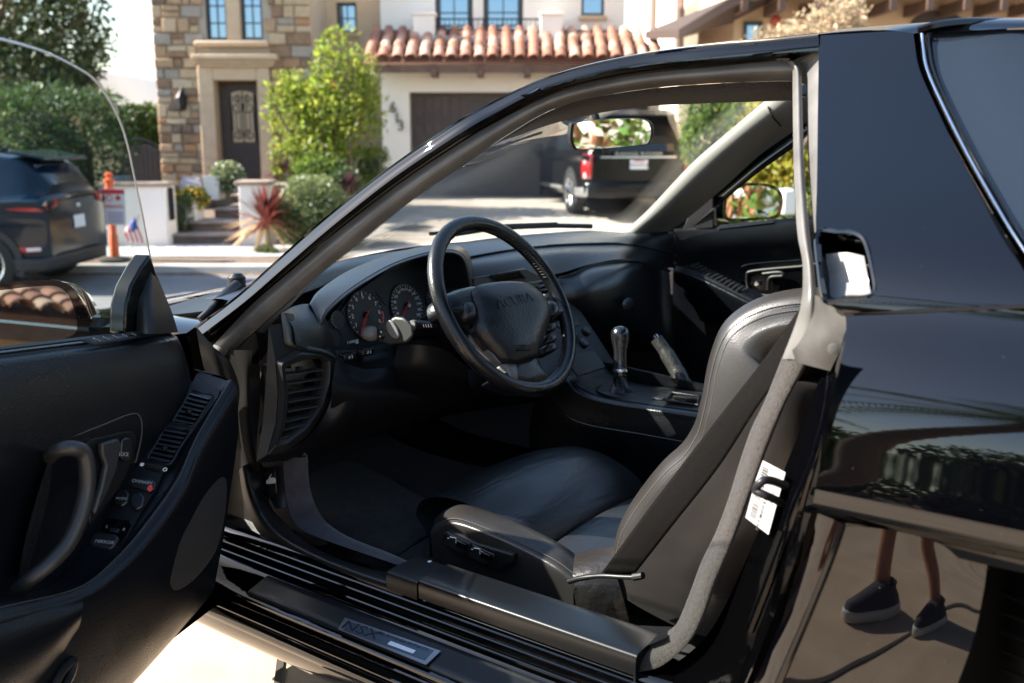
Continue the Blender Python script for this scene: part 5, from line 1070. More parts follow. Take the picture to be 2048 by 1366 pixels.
# pedals
def pedal(c, n_, w, h, arm, ribs):
    Mx = frame(c, V(0, 1, 0), V(-math.sin(rad(n_)), 0, math.cos(rad(n_)))); q = MB(); q.box((0, 0, 0), (w, h, .014)); q.v = [tuple(Mx @ Vector(v)) for v in q.v]
    o = put('pedal', q, mat('pedal_rubber', (.02, .02, .02), .7), car, bevel=.003)
    for k in range(ribs):
        q = MB(); q.box((0, -h / 2 + (k + .7) * h / (ribs + .4), .009), (w * .86, h / ribs * .4, .004)); q.v = [tuple(Mx @ Vector(v)) for v in q.v]; put('rib', q, m_tyre, o)
    q = MB(); q.tube(crv([c, c + V(-.05, 0, .08), c + V(-.12, 0, .28)], 4), .008, 6); put('pedal_arm', q, m_satin, o)
pedal(X(690, 898, -1.90), 30, .062, .055, 0, 4); pedal(X(742, 878, -1.92), 30, .062, .055, 0, 4); pedal(X(812, 888, -1.90), 28, .05, .13, 0, 5)
put('dead_pedal', MB().prism([X(848, 845, -1.86), X(880, 835, -1.86), X(900, 955, -1.70), X(862, 940, -1.74)], V(.012, 0, .006)), m_blkpl, car, bevel=.004)

# --- main dash pad
dr0 = [V(-1.60, 1.17, .70), X(659, 528, -1.60), X(736, 511, -1.62), X(875, 491, -1.66), X(1011, 473, -1.66), X(1110, 465, -1.62), X(1180, 461, -1.58), X(1249, 465, -1.50), P(1349, 463, 2.70)]
dr1 = [V(-1.53, 1.17, .705), X(640, 545, -1.55), X(730, 527, -1.58), X(875, 500, -1.60), X(1000, 483, -1.58), X(1100, 474, -1.55), X(1180, 470, -1.52), X(1252, 472, -1.46), P(1349, 472, 2.70)]
dr2 = [V(-1.47, 1.17, .69), X(630, 575, -1.50), X(730, 545, -1.52), X(875, 520, -1.53), X(1000, 500, -1.52), X(1092, 489, -1.50), X(1183, 485, -1.47), X(1256, 487, -1.43), P(1347, 508, 2.70)]
dr2b = [p + V(.004, 0, -.006) for p in dr2]
dr3 = [V(-1.45, 1.17, .66), X(625, 600, -1.47), X(730, 580, -1.49), X(875, 545, -1.49), X(1000, 525, -1.47), X(1110, 510, -1.45), X(1185, 505, -1.43), X(1256, 503, -1.40), P(1342, 526, 2.69)]
dr4 = [V(-1.44, 1.17, .60), X(625, 640, -1.45), X(730, 620, -1.47), X(900, 585, -1.47), X(1010, 560, -1.44), X(1112, 548, -1.42), X(1183, 528, -1.40), X(1256, 519, -1.375), P(1335, 540, 2.68)]
for r_, k_ in ((dr2, .03), (dr2b, .04), (dr3, .09), (dr4, .12)):
    for j_ in (2, 3): r_[j_] = r_[j_] + V(-k_, 0, -.01)
    r_[1] = r_[1] + V(-k_ * .5, 0, -.005)
dash = put('dashboard', sheet([dr0, dr1, dr2, dr2b, dr3, dr4], 7, 5), m_dash, car, smooth=70)
put('dash_seam', MB().tube(crv([p + V(.002, 0, -.002) for p in dr2], 8)[40:], .0016, 6), m_gloss, dash)
# glovebox swell under the fold
gx0 = [X(1112, 556, -1.425), X(1140, 548, -1.42), X(1183, 531, -1.405), X(1256, 522, -1.38), P(1305, 527, 2.61), P(1338, 543, 2.68)]
gx1 = [X(1118, 575, -1.42), X(1150, 566, -1.39), X(1190, 550, -1.365), X(1256, 540, -1.345), P(1305, 545, 2.60), P(1340, 560, 2.68)]
gx2 = [X(1130, 600, -1.40), X(1160, 596, -1.37), X(1200, 590, -1.345), X(1260, 582, -1.335), P(1305, 585, 2.60), P(1342, 595, 2.68)]
gx3 = [X(1150, 640, -1.40), X(1180, 650, -1.385), X(1215, 650, -1.37), X(1265, 645, -1.36), P(1310, 645, 2.61), P(1344, 650, 2.68)]
gx4 = [X(1165, 690, -1.46), X(1200, 700, -1.46), X(1235, 705, -1.46), X(1280, 705, -1.46), P(1320, 705, 2.62), P(1350, 705, 2.69)]
gbx = put('glovebox', sheet([gx0, gx1, gx2, gx3, gx4], 5, 5), m_dash, car, smooth=70)
put('fold_lip', MB().tube(crv([p + V(.004, 0, .001) for p in gx0], 6), .0035, 6), m_dash, gbx)
gc = X(1253, 608, -1.322); put('glovebox_latch', MB().lathe([(.005, 0), (.016, .003), (.019, .006), (.014, .008)], 18, frame(gc, EY, V(-.2, 0, 1)) @ Matrix.Diagonal((1.6, .8, 1, 1))), m_btn, gbx)
# --- centre vents and clock
for r_ in (dr2, dr2b, dr3, dr4):
    pass
cv = [X(946, 556, -1.405), X(1052, 536, -1.405), X(1085, 552, -1.40), X(1118, 596, -1.385), X(1090, 606, -1.385), X(950, 600, -1.40)]
cpn = put('vent_panel', MB().prism(cv, V(-.02, 0, -.004)), m_soft, car, bevel=.004)
put('clock_window', MB().prism([X(984, 552, -1.4005), X(1036, 543, -1.4005), X(1048, 556, -1.3985), X(996, 566, -1.3985)], V(.001, 0, 0)), m_gloss, cpn)
put('clock_bezel', MB().tube([X(982, 550, -1.399), X(1037, 541, -1.399), X(1050, 557, -1.397), X(995, 568, -1.397)], .0022, 6, closed=True), m_soft, cpn)
put('vent_opening', MB().prism([X(1040, 566, -1.397), X(1082, 558, -1.395), X(1108, 588, -1.388), X(1062, 596, -1.388)], V(.001, 0, 0)), m_gloss, cpn)
for k in range(4):
    t_ = k / 3.2; a = X(1043 + 20 * t_, 569 + 24 * t_, -1.392); b = X(1084 + 22 * t_, 561 + 26 * t_, -1.388); put('vent_slat', MB().prism([a, b, b + V(.006, 0, -.003), a + V(.006, 0, -.003)], V(0, 0, .002)), m_satin, cpn)
put('vent_knob', MB().box(X(1077, 576, -1.38), (.01, .014, .008)), m_soft, cpn, bevel=.002)
# --- centre stack
stk = [X(1060, 600, -1.385), X(1140, 604, -1.385), X(1162, 622, -1.372), X(1229, 722, -1.26), X(1231, 740, -1.25), X(1150, 756, -1.25), X(1080, 765, -1.25), X(1040, 700, -1.30)]
stack = put('centre_stack', MB().prism(stk, V(-.05, 0, -.02)), m_soft, car, bevel=.004)
sx_, sy_ = (stk[3] - stk[2]).normalized(), EY
def ST(px, py): 
    n = (stk[3] - stk[2]).cross(stk[1] - stk[2]).normalized(); n = n if n.x > 0 else -n; return PP(px, py, n, n.dot(stk[2])) + n * .002, n
def stbox(name, px, py, w, h, d, m):
    p, n = ST(px, py); Mx = frame(p, EY, n.cross(EY)); q = MB(); q.box((0, 0, 0), (w, h, d)); q.v = [tuple(Mx @ Vector(v)) for v in q.v]; return put(name, q, m, stack, bevel=.0015)
stbox('radio_display', 1092, 690, .10, .035, .004, mat('radio_display', (.055, .04, .075), .15))
for (x_, y_) in ((1095, 656), (1122, 653), (1148, 650)): stbox('radio_button', x_, y_, .03, .012, .006, m_btn)
for (x_, y_) in ((1168, 667), (1163, 691), (1140, 672)):
    p, n = ST(x_, y_); put('radio_knob', MB().lathe([(.012, 0), (.012, .01), (.009, .013)], 18, frame(p, EY, n.cross(EY))), m_btn, stack)
stbox('ashtray_lid', 1170, 728, .12, .05, .005, m_soft)

# --- instrument binnacle
HX = -1.40
ho_b = [X(618, 610, -1.44), X(632, 588, -1.47), X(660, 566, -1.50), X(700, 542, -1.52), X(760, 518, -1.52), X(830, 500, -1.51), X(885, 493, -1.50), X(918, 496, -1.49), X(940, 515, -1.48), X(952, 565, -1.48)]
ho_f = [X(640, 648, HX), X(655, 622, HX), X(690, 590, HX), X(730, 562, HX), X(785, 531, HX), X(842, 511, HX), X(885, 503, HX), X(915, 505, HX), X(933, 524, HX), X(944, 572, HX)]
ho_m = [a.lerp(b, .5) + V(0, -.002, .008) for a, b in zip(ho_b, ho_f)]
ho_i = [p + (X(800, 640, HX) - p) * .05 + V(-.012, 0, -.002) for p in ho_f]
ho_d = [p + (X(800, 640, HX) - p) * .10 + V(-.085, 0, -.006) for p in ho_f]
hood = put('binnacle_hood', sheet([[p - EZ * .05 for p in ho_b], ho_b, ho_m, ho_f, ho_i, ho_d], 6, 5), m_dash, car, smooth=70)
put('hood_stitch', MB().tube(crv([a.lerp(b, .93) + V(.001, -.0005, .0025) for a, b in zip(ho_b, ho_f)], 8), .0007, 5), m_thread, hood)
# lower side of the binnacle down to the left vent
put('dash_end', sheet([[X(565, 625, -1.40), X(590, 612, -1.43), X(619, 608, -1.44), X(640, 620, -1.43)], [X(586, 655, -1.385), X(610, 648, -1.39), X(640, 648, -1.40), X(660, 655, -1.42)], [X(592, 688, -1.375), X(620, 695, -1.38), X(650, 700, -1.39), X(672, 708, -1.42)], [X(600, 694, -1.38), X(640, 712, -1.38), X(662, 722, -1.39), X(680, 735, -1.42)]], 5, 5), m_dash, car, smooth=70)
# gauge cluster
GX = -1.487
def G(px, py, d=0): 
    n = V(math.cos(rad(16)), 0, math.sin(rad(16))); p0 = V(GX, 1.55, .63); return PP(px, py, n, n.dot(p0) + d)
GN = V(math.cos(rad(16)), 0, math.sin(rad(16))); GU = V(-math.sin(rad(16)), 0, math.cos(rad(16)))
cl = [G(650, 690), G(668, 640), G(705, 590), G(770, 545), G(850, 520), G(910, 520), G(935, 560), G(930, 640), G(880, 680), G(780, 720), G(690, 725)]
clu = put('gauge_cluster', MB().prism(cl, -GN * .02), m_face, car)
def gauge(cx, cy, R, nums, a0, a1, rn, ns, needle_px, minor=2):
    c = G(cx, cy, .002); Mx = frame(c, EY, GU)
    o = put('gauge', MB().lathe([(R, 0), (R * 1.0, .003), (R * .97, .003), (R * .965, .001), (0.0005, .001)], 40, Mx, cap=False), mat('dial_black', (.016, .018, .023), .55), clu)
    n = len(nums)
    for i, s_ in enumerate(nums):
        a = rad(a0 + (a1 - a0) * i / (n - 1)); 
        text('numeral', s_, Mx @ Matrix.Translation((R * rn * math.cos(a), R * rn * math.sin(a), .0025)), ns, m_num, o, .0002)
    q = MB()
    for i in range((n - 1) * minor + 1):
        a = rad(a0 + (a1 - a0) * i / ((n - 1) * minor)); l = .10 if i % minor == 0 else .06
        q.tube([Mx @ V(R * .94 * math.cos(a), R * .94 * math.sin(a), .002), Mx @ V(R * (.94 - l) * math.cos(a), R * (.94 - l) * math.sin(a), .002)], .0007, 4)
    put('tick_marks', q, m_num, o)
    if needle_px:
        A_, B_ = G(*needle_px[0], .009), G(*needle_px[1], .009); q = MB(); q.tube([A_, B_], [.0022, .0028], 6, flat=.4); put('needle', q, m_red, o)
        put('needle_hub', MB().lathe([(.0065, 0), (.0065, .007), (.005, .0085)], 20, Mx), m_gloss, o)
    return o, Mx
RG = (G(771, 632) - G(692, 632)).length / 2
tg, Mt = gauge(731, 630, RG * .93, ['0', '1', '2', '3', '4', '5', '6', '7', '8', '9'], 236, -30, .74, .0125, ((722.5, 667), (736.5, 621)))
q = MB(); q.tube([Mt @ V(RG * .88 * math.cos(rad(a)), RG * .88 * math.sin(rad(a)), .002) for a in np.linspace(0, -32, 8)], .0028, 6, flat=.3); put('red_line', q, m_red, tg)
gauge(813, 612, RG * .90, ['0', '20', '40', '60', '80', '100', '120', '140', '160', '180', '200', '220', '240', '260', '280'], 240, -40, .73, .0085, ((806.5, 632), (818, 602)))
gauge(866, 600, RG * .42, ['0', '4', '8'], 220, 60, .6, .008, None, 4)
gauge(676, 640, RG * .36, ['', '', ''], 230, 140, .6, .007, None, 3); gauge(668, 676, RG * .34, ['', '', ''], 230, 140, .6, .007, None, 3)
Mo = frame(G(703, 684, .004), EY, GU); text('odometer', '110486', Mo, .0085, m_num, clu, .0002); put('odometer_drum', MB().box(G(714, 683, .003), (.002, .006, .009)), m_white, clu)
put('warning_panel', MB().prism([G(752, 585, .001), G(780, 575, .001), G(784, 600, .001), G(772, 612, .001)], GN * .001), m_face, clu)
# switches under the cluster
for (x_, y_, s_) in ((694, 713, 'lamp'), (731, 703, 'fog')):
    p = X(x_, y_, -1.425); sw = put('dash_switch', MB().box(p, (.02, .034, .016)), m_btn, car, bevel=.005, seg=3)
    q = MB(); q.tube([p + V(.0105, .002 + .003 * math.cos(t), .003 * math.sin(t)) for t in np.linspace(-1.6, 1.6, 8)], .0006, 4)
    for k in (-1, 0, 1): q.tube([p + V(.0105, -.001, k * .002), p + V(.0105, -.006, k * .002)], .0005, 4)
    put('icon', q, m_num, sw)
put('switch_panel', sheet([[X(650, 700, -1.44), X(700, 700, -1.445), X(760, 690, -1.445), X(800, 690, -1.44)], [X(672, 730, -1.425), X(720, 725, -1.43), X(770, 712, -1.43), X(800, 712, -1.425)], [X(680, 745, -1.40), X(720, 742, -1.40), X(770, 735, -1.40), X(800, 735, -1.40)]], 5, 4), m_soft, car, smooth=60)
# knee panel under the dash, driver's side
kp = [[X(672, 716, -1.39), X(725, 738, -1.385), X(780, 735, -1.38), X(840, 740, -1.38), X(930, 740, -1.39), X(1050, 720, -1.42), X(1140, 700, -1.42)], [X(664, 770, -1.355), X(720, 780, -1.345), X(770, 785, -1.345), X(830, 800, -1.35), X(920, 790, -1.36), X(1040, 770, -1.40), X(1130, 740, -1.40)],
      [X(660, 830, -1.38), X(715, 840, -1.37), X(770, 840, -1.375), X(830, 835, -1.40), X(910, 815, -1.42), X(1010, 800, -1.44), X(1110, 780, -1.44)], [X(640, 900, -1.45), X(700, 885, -1.46), X(760, 870, -1.5), X(830, 850, -1.54), X(900, 830, -1.56), X(1000, 815, -1.56), X(1100, 800, -1.56)]]
put('knee_panel', sheet(kp, 6, 5), m_soft, car, smooth=60)
put('knee_lip', MB().tube(crv([X(782, 820, -1.40), X(830, 822, -1.40), X(870, 808, -1.41), X(905, 792, -1.42)], 5), .004, 6), m_gloss, car)
put('yellow_tag', MB().prism([X(786, 812, -1.392), X(806, 811, -1.392), X(805, 816, -1.392), X(788, 820, -1.392)], V(.002, 0, 0)), mat('tag_yellow', (.6, .42, .03), .6), car)
# left air vent: slanted housing with fins
VX = -1.375
vh_o = [(565, 627), (583, 640), (590, 690), (640, 700), (667, 712), (666, 760), (650, 815), (615, 870), (570, 905), (527, 915), (545, 800), (552, 720)]
vh_i = [(570, 735), (600, 728), (650, 716), (655, 722), (652, 765), (641, 810), (612, 845), (560, 878), (570, 845), (577, 800)]
vo = [X(a, b, VX + .0006 * (a - 560) * -.0 - .0) for a, b in vh_o]
hs = put('side_vent', MB().grid([[X(545, 725, VX - .02), X(600, 690, VX - .02), X(672, 708, VX - .02)], [X(548, 800, VX - .022), X(600, 800, VX - .07), X(672, 780, VX - .02)], [X(522, 918, VX - .02), X(570, 915, VX - .02), X(640, 870, VX - .02)]]), m_gloss, car)
def ringify(pts, xx):
    """angular outline with slightly eased corners"""
    out = []; n = len(pts)
    for i in range(n):
        p0, p1, p2 = V(*pts[i - 1], 0), V(*pts[i], 0), V(*pts[(i + 1) % n], 0)
        a = p1 + (p0 - p1).normalized() * min(6, (p0 - p1).length * .3); b = p1 + (p2 - p1).normalized() * min(6, (p2 - p1).length * .3)
        for t in (0, .25, .5, .75, 1): q = a.lerp(p1, t).lerp(p1.lerp(b, t), t); out.append(X(q.x, q.y, xx))
    return out + [out[0]]
# raised frame = ring between outer and inner outline
ringA = ringify([(552, 722), (600, 694), (645, 702), (670, 716), (668, 762), (652, 815), (615, 872), (570, 905), (535, 912), (553, 845), (557, 790)], VX - .012)
ringB = ringify([(563, 728), (602, 709), (640, 710), (661, 721), (660, 762), (645, 813), (613, 858), (572, 889), (551, 893), (565, 845), (569, 790)], VX)
ringC = ringify([(570, 735), (602, 722), (640, 716), (654, 724), (652, 762), (640, 810), (610, 850), (572, 878), (560, 880), (572, 845), (577, 790)], VX - .006)
ringD = [p + V(-.06, .0, 0) for p in ringC]
ringO = ringify([(538, 650), (592, 645), (650, 690), (692, 725), (690, 775), (672, 830), (632, 888), (575, 922), (512, 926), (526, 845), (532, 760)], VX - .024)
put('dash_end_panel', MB().grid([ringO, [p + V(-.002, 0, 0) for p in ringA]]), m_soft, hs, smooth=50)
put('vent_frame', MB().grid([ringA, ringB, ringC, ringD]), mat('vent_frame_plastic', (.018, .0175, .017), .42), hs, smooth=50)
put('vent_back', MB().prism([p + V(-.014, 0, 0) for p in ringC[:-1:3]], V(-.001, 0, 0)), m_gloss, hs)
for (a, b) in (((571, 752), (650, 741)), ((572, 770), (650, 759)), ((574, 788), (649, 776)), ((577, 806), (643, 795)), ((577, 825), (637, 814)), ((574, 845), (625, 833)), ((567, 862), (608, 851)), ((562, 878), (590, 870))):
    p, q_ = X(*a, VX - .008), X(*b, VX - .008); put('vent_slat', MB().prism([p, q_, q_ + V(-.03, 0, .006), p + V(-.03, 0, .006)], V(0, 0, .0022)), mat('vent_slat_plastic', (.03, .029, .028), .4), hs)
put('vent_tab', MB().box(X(598, 737, VX - .004), (.012, .008, .006)), m_satin, hs)
# rubber-edged cap above the vent
put('vent_cap', sheet(bulge([X(562, 625, -1.40), X(566, 660, -1.395), X(572, 690, -1.39), X(600, 705, -1.385), X(650, 712, -1.38), X(670, 722, -1.38)], [X(588, 628, -1.40), X(592, 655, -1.39), X(596, 684, -1.383), X(615, 692, -1.38), X(650, 700, -1.378), X(672, 712, -1.378)], 4, .006), 4, 3), m_dash, car, smooth=60)
put('dash_side', sheet([[P(535, 650, 1.20), P(565, 640, 1.21), P(600, 690, 1.24)], [P(512, 760, 1.205), P(545, 740, 1.20), P(570, 780, 1.22)], [P(508, 905, 1.205), P(540, 915, 1.20), P(580, 925, 1.22)]], 4, 4), mat('dash_side_black', (.005, .005, .005), .6), car, smooth=60)
put('dash_flank', sheet([[X(672, 722, -1.385), X(690, 745, -1.37), X(715, 750, -1.36)], [X(668, 770, -1.375), X(690, 790, -1.355), X(712, 795, -1.348)], [X(652, 825, -1.375), X(675, 845, -1.365), X(700, 845, -1.366)], [X(615, 875, -1.38), X(640, 890, -1.40), X(690, 885, -1.42)], [X(560, 910, -1.39), X(590, 925, -1.45), X(650, 910, -1.5)]], 4, 5), m_soft, car, smooth=60)

# --- steering wheel
WT = .538; WN = V(math.cos(WT), 0, math.sin(WT)); WU = V(-math.sin(WT), 0, math.cos(WT)); W0 = X(1011, 609, -1.19)
def SW(px, py, h=0): return PP(px, py, WN, WN.dot(W0) + h)
rimp = [W0 + (EY * math.cos(a) + WU * math.sin(a)) * .1815 for a in np.linspace(0, 2 * math.pi, 72, endpoint=False)]
whl = put('steering_wheel', MB().tube(rimp, .0152, 16, closed=True), mat('wheel_leather', (.005, .005, .006), .28, rmix=(15, .07), bump=(350, .18, 'voronoi', .0009)), car, smooth=80)
for a0_, a1_ in ((-64, -8), (14, 75)):   # lacing on the inside of the rim
    q = MB()
    for k in range(26):
        a = rad(a0_ + (a1_ - a0_) * k / 25); rd = EY * math.cos(a) + WU * math.sin(a); td = -EY * math.sin(a) + WU * math.cos(a); c = W0 + rd * (.1815 - .0148) + WN * .002
        q.tube([c - td * .002 + WN * .0045, c - rd * .0012, c + td * .002 - WN * .004 + rd * .001], .0009, 4)
    put('lacing', q, m_thread, whl)
pad_o = [(947, 577), (993, 564), (1044, 564), (1075, 578), (1096, 604), (1101, 630), (1092, 664), (1078, 700), (1070, 717), (1024, 725), (992, 695), (962, 656), (955, 618)]
def dome(name, outl, h0, h1, m, par, k=6, sub=4):
    o_ = crv([SW(a, b, h0) for a, b in outl], sub, True); c = sum(o_, Vector()) / len(o_); rws = [[p - WN * .03 for p in o_], o_]
    for j in range(1, k + 1):
        t = j / k; rws.append([p.lerp(c, t ** 1.3 * .995) + WN * (h1 - h0) * math.sin(math.pi / 2 * min(1, t * 1.6)) for p in o_])
    return put(name, MB().grid(rws, cu=True), m, par, smooth=60)
m_pad = mat('airbag_pad', (.006, .0065, .008), .38, bump=(260, .28, 'voronoi', .0012))
dome('hub_pad', pad_o, .022, .040, m_pad, whl)
dome('spoke', [(876, 600), (900, 585), (925, 577), (950, 576), (960, 620), (964, 655), (935, 655), (905, 640), (880, 630)], -.002, .020, m_leather, whl, 5)
dome('spoke', [(1088, 588), (1108, 597), (1128, 606), (1134, 620), (1130, 634), (1114, 638), (1100, 642), (1098, 612)], -.004, .010, m_leather, whl, 5)
dome('spoke', [(1000, 700), (1024, 720), (1070, 714), (1082, 735), (1100, 762), (1060, 780), (1015, 775), (985, 760), (1005, 745), (1005, 730)], -.004, .012, m_leather, whl, 5)
dome('spoke_lit_side', [(958, 650), (968, 654), (1026, 724), (1022, 730), (1003, 730), (985, 712), (962, 676)], .004, .012, m_greypl, whl, 4)  # lighter grey paints the lit side face of the spoke
dome('thumb_rest', [(1002, 728), (1026, 724), (1032, 750), (1030, 768), (1015, 760), (1008, 745)], .004, .016, m_greypl, whl, 4)
dome('horn_button', [(928, 608), (942, 603), (949, 612), (950, 630), (946, 637), (932, 634)], .020, .026, m_btn, whl, 3)
dome('horn_button', [(1097, 603), (1110, 605), (1118, 622), (1112, 632), (1102, 628)], .018, .024, m_btn, whl, 3)
for y_ in (655, 678, 696): dome('cruise_button', [(1093, y_ - 7), (1109, y_ - 9), (1110, y_ + 6), (1094, y_ + 8)], .004, .012, m_btn, whl, 3, 3)
text('pad_emblem', 'ACURA', frame(SW(1031, 601, .0403), EY, WU), .028, mat('emboss', (.0055, .006, .0075), .42), whl, .0004, squash=1.25)
q = MB(); e_ = [SW(1033, 689, .0405), SW(1060, 689, .0405), SW(1058, 701, .0405), SW(1032, 701, .0405)]; q.tube(e_, .0010, 5, closed=True); put('srs_mark', q, m_gloss, whl)
text('srs_mark', 'SRS', frame(SW(1046, 695, .0405), EY, WU), .010, m_gloss, whl, .0004)
# --- column, stalks
ax0 = W0 - WN * .03; ax1 = W0 - WN * .26
col = put('steering_column', MB().lathe([(.048, 0), (.062, .03), (.066, .12), (.07, .22)], 24, frame(ax0, EY, -WU)), m_soft, car, smooth=50)
put('column_shroud', sheet([[X(795, 690, -1.33), X(840, 690, -1.28), X(890, 700, -1.26), X(935, 735, -1.25)], [X(790, 740, -1.34), X(840, 745, -1.29), X(890, 755, -1.27), X(940, 770, -1.27)], [X(815, 790, -1.38), X(850, 800, -1.35), X(900, 790, -1.33), X(950, 785, -1.33)]], 5, 5), m_soft, col, smooth=60)
stl = put('turn_stalk', MB().tube(crv([P(880, 660, 1.54), P(830, 660, 1.47), P(790, 664, 1.43), P(762, 666, 1.41)], 5), [.020] * 6 + [.019] * 5 + [.016] * 5, 12), m_soft, car, smooth=60)
kc = P(740, 667, 1.395); kd = (P(762, 666, 1.41) - kc).normalized(); put('stalk_knob', MB().lathe([(.004, -.016), (.010, -.014), (.0145, -.006), (.0155, .002), (.014, .010), (.010, .014)], 20, frame(kc, EZ, kd.cross(EZ))), m_greypl, stl)
blk = put('stalk_block', MB().prism([P(*a, 1.405) for a in ((752, 652), (790, 633), (806, 634), (824, 650), (828, 672), (815, 686), (780, 690), (756, 682))], ray(790, 660).normalized() * .035), mat('stalk_body', (.045, .044, .042), .4), car, bevel=.006, seg=3)
put('stalk_pad', MB().prism(crv([P(*a, 1.4035) for a in ((776, 644), (784, 641), (795, 655), (800, 670), (796, 677), (787, 674), (777, 660))], 4, True), V(-.0005, -.004, 0)), mat('stalk_grey', (.16, .155, .15), .35), blk, bevel=.0012)
for (x_, y_) in ((762, 664), (760, 673)): put('dot', MB().lathe([(.0016, 0), (.0013, .0006)], 10, frame(P(x_, y_, 1.393), V(.8, .6, 0), EZ)), m_white, blk)
st2 = put('wiper_stalk', MB().tube([P(866, 655, 1.5), P(840, 652, 1.46), P(826, 651, 1.445)], [.012, .0115, .011], 12), m_blkpl, car, smooth=60)
put('stalk_cap', MB().tube([P(826, 651, 1.445), P(822, 650, 1.438)], [.0115, .009], 12), m_greypl, st2)
q = MB()
for k in range(4): q.tube([P(846 + k * 5, 648, 1.443), P(848 + k * 5, 655, 1.443)], .0005, 4)
put('icon', q, m_white, st2)

# --- console with gear lever and handbrake
cl0 = [(1080, 745), (1132, 755), (1157, 781), (1201, 799), (1293, 814), (1400, 829), (1520, 850)]
cl1 = [(1078, 760), (1126, 772), (1150, 796), (1196, 814), (1290, 829), (1398, 845), (1520, 866)]
cl2 = [(1075, 785), (1110, 810), (1140, 836), (1185, 852), (1280, 868), (1390, 888), (1520, 910)]
cl3 = [(1060, 850), (1090, 880), (1130, 900), (1180, 915), (1270, 935), (1390, 960), (1520, 990)]
ccY = [1.90, 1.885, 1.875, 1.87, 1.865, 1.86, 1.86]
A = [P(a, b, y) for (a, b), y in zip(cl0, ccY)]
con = put('console', sheet([[p + V(-.02, .16, .0) for p in A], [p + V(-.005, .05, .002) for p in A], A, [P(a, b, y - .008) for (a, b), y in zip(cl1, ccY)], [P(a, b, y - .012) for (a, b), y in zip(cl2, ccY)], [P(a, b, y - .004) for (a, b), y in zip(cl3, ccY)], [P(a, b, y - .004) - EZ * .1 for (a, b), y in zip(cl3, ccY)]], 6, 5, flip=True), m_leather, car, smooth=60)
q = MB()
pl = crv([P(a, b, y - .0045) + V(.0005, -.001, .0012) for (a, b), y in zip([((a[0] + b[0]) / 2, a[1] * .62 + b[1] * .38) for a, b in zip(cl0, cl1)], ccY)], 8)
for k in range(8, len(pl) - 1, 1): q.tube([pl[k].lerp(pl[k + 1], .2), pl[k].lerp(pl[k + 1], .8)], .0007, 4)
put('stitching', q, m_thread, con); put('seam', MB().tube(crv([P(a, b, y - .0125) for (a, b), y in zip(cl2, ccY)], 6), .0014, 5), m_gloss, con)
put('console_top', sheet([[p + V(-.02, .19, -.002) for p in A[1:]], [p + V(-.005, .06, .0035) for p in A[1:]], [p + V(.0, .012, .0035) for p in A[1:]]], 5, 3, flip=True), m_soft, con, smooth=60)
put('console_far', MB().prism([A[1] + V(-.02, .19, 0), A[-1] + V(-.02, .19, 0), A[-1] + V(-.02, .2, -.25), A[1] + V(-.02, .2, -.25)], V(0, .01, 0)), m_leather, con)
tr_ = put('tray', MB().prism([P(1333, 808, 1.90) + EZ * .006, P(1392, 817, 1.90) + EZ * .006, P(1396, 800, 1.99) + EZ * .006, P(1345, 794, 1.99) + EZ * .006], -EZ * .004), m_gloss, con)
q = MB(); q.tube([P(1331, 808, 1.897) + EZ * .008, P(1394, 818, 1.897) + EZ * .008, P(1398, 800, 1.993) + EZ * .008, P(1344, 793, 1.993) + EZ * .008], .003, 6, closed=True); put('tray_rim', q, m_soft, con)
# gear lever
k0 = P(1241, 742, 1.965); ktop = P(1241, 664, 1.985); ux = (ktop - k0).normalized(); Ml_ = frame(k0, V(.8, .6, 0), ux); 
lev = put('gear_lever', MB().lathe([(.0150, -.012), (.0150, -.004), (.0165, 0), (.0160, .006), (.0150, .03), (.0155, .05), (.0195, .067), (.0215, .08), (.0205, .092), (.0150, .1), (.006, .1035)], 24, frame(k0, V(.8, .6, 0), ux) @ Matrix.Rotation(rad(-90), 4, 'X')), mat('knob_leather', (.008, .008, .009), .17, spec=.9, bump=(300, .3, 'voronoi', .001)), car, smooth=70)
put('collar', MB().lathe([(.0168, -.003), (.0174, 0), (.0168, .003)], 24, frame(k0, V(.8, .6, 0), ux) @ Matrix.Rotation(rad(-90), 4, 'X')), m_chrome, lev)
q = MB(); 
for k in range(22):
    t = k / 21; c = k0 + ux * (.008 + .085 * t); rr_ = float(np.interp(t, (0, .4, .75, .95, 1), (.016, .0152, .0205, .0205, .016))); vd = (CO - c); vd = (vd - ux * vd.dot(ux)).normalized(); sd_ = ux.cross(vd)
    p = c + (vd * .75 + sd_ * -.66) * rr_; q.tube([p - sd_ * .0016, p + sd_ * .0016 + ux * .001], .0006, 4)
put('stitching', q, m_thread, lev)
b0 = P(1243, 792, 1.955)
bt = []
for j, (t, r) in enumerate(((0, .040), (.12, .039), (.3, .027), (.5, .0205), (.75, .0175), (1, .0155))):
    c = b0.lerp(k0 - ux * .008, t); bt.append([c + (V(.85, .3, 0) * math.cos(a) + V(-.3, .85, 0) * math.sin(a)) * r * (1 + .07 * math.sin(a * 7 + j)) + EZ * (.004 * math.sin(a * 3 + j * 1.3)) for a in np.linspace(0, 2 * math.pi, 40, endpoint=False)])
put('boot', sheet([r for r in bt], 1, 4, cu=True), m_leather, lev, smooth=70)
put('boot_frame', MB().tube(crv([P(1196, 786, 1.90) + EZ * .004, P(1255, 803, 1.90) + EZ * .004, P(1297, 800, 1.96) + EZ * .004, P(1285, 788, 2.0) + EZ * .004, P(1215, 772, 1.99) + EZ * .004], 4, True), .004, 6, closed=True), m_soft, con)
put('socket', MB().box(P(1318, 801, 1.93) + EZ * .005, (.03, .02, .006)), m_btn, con, bevel=.003)
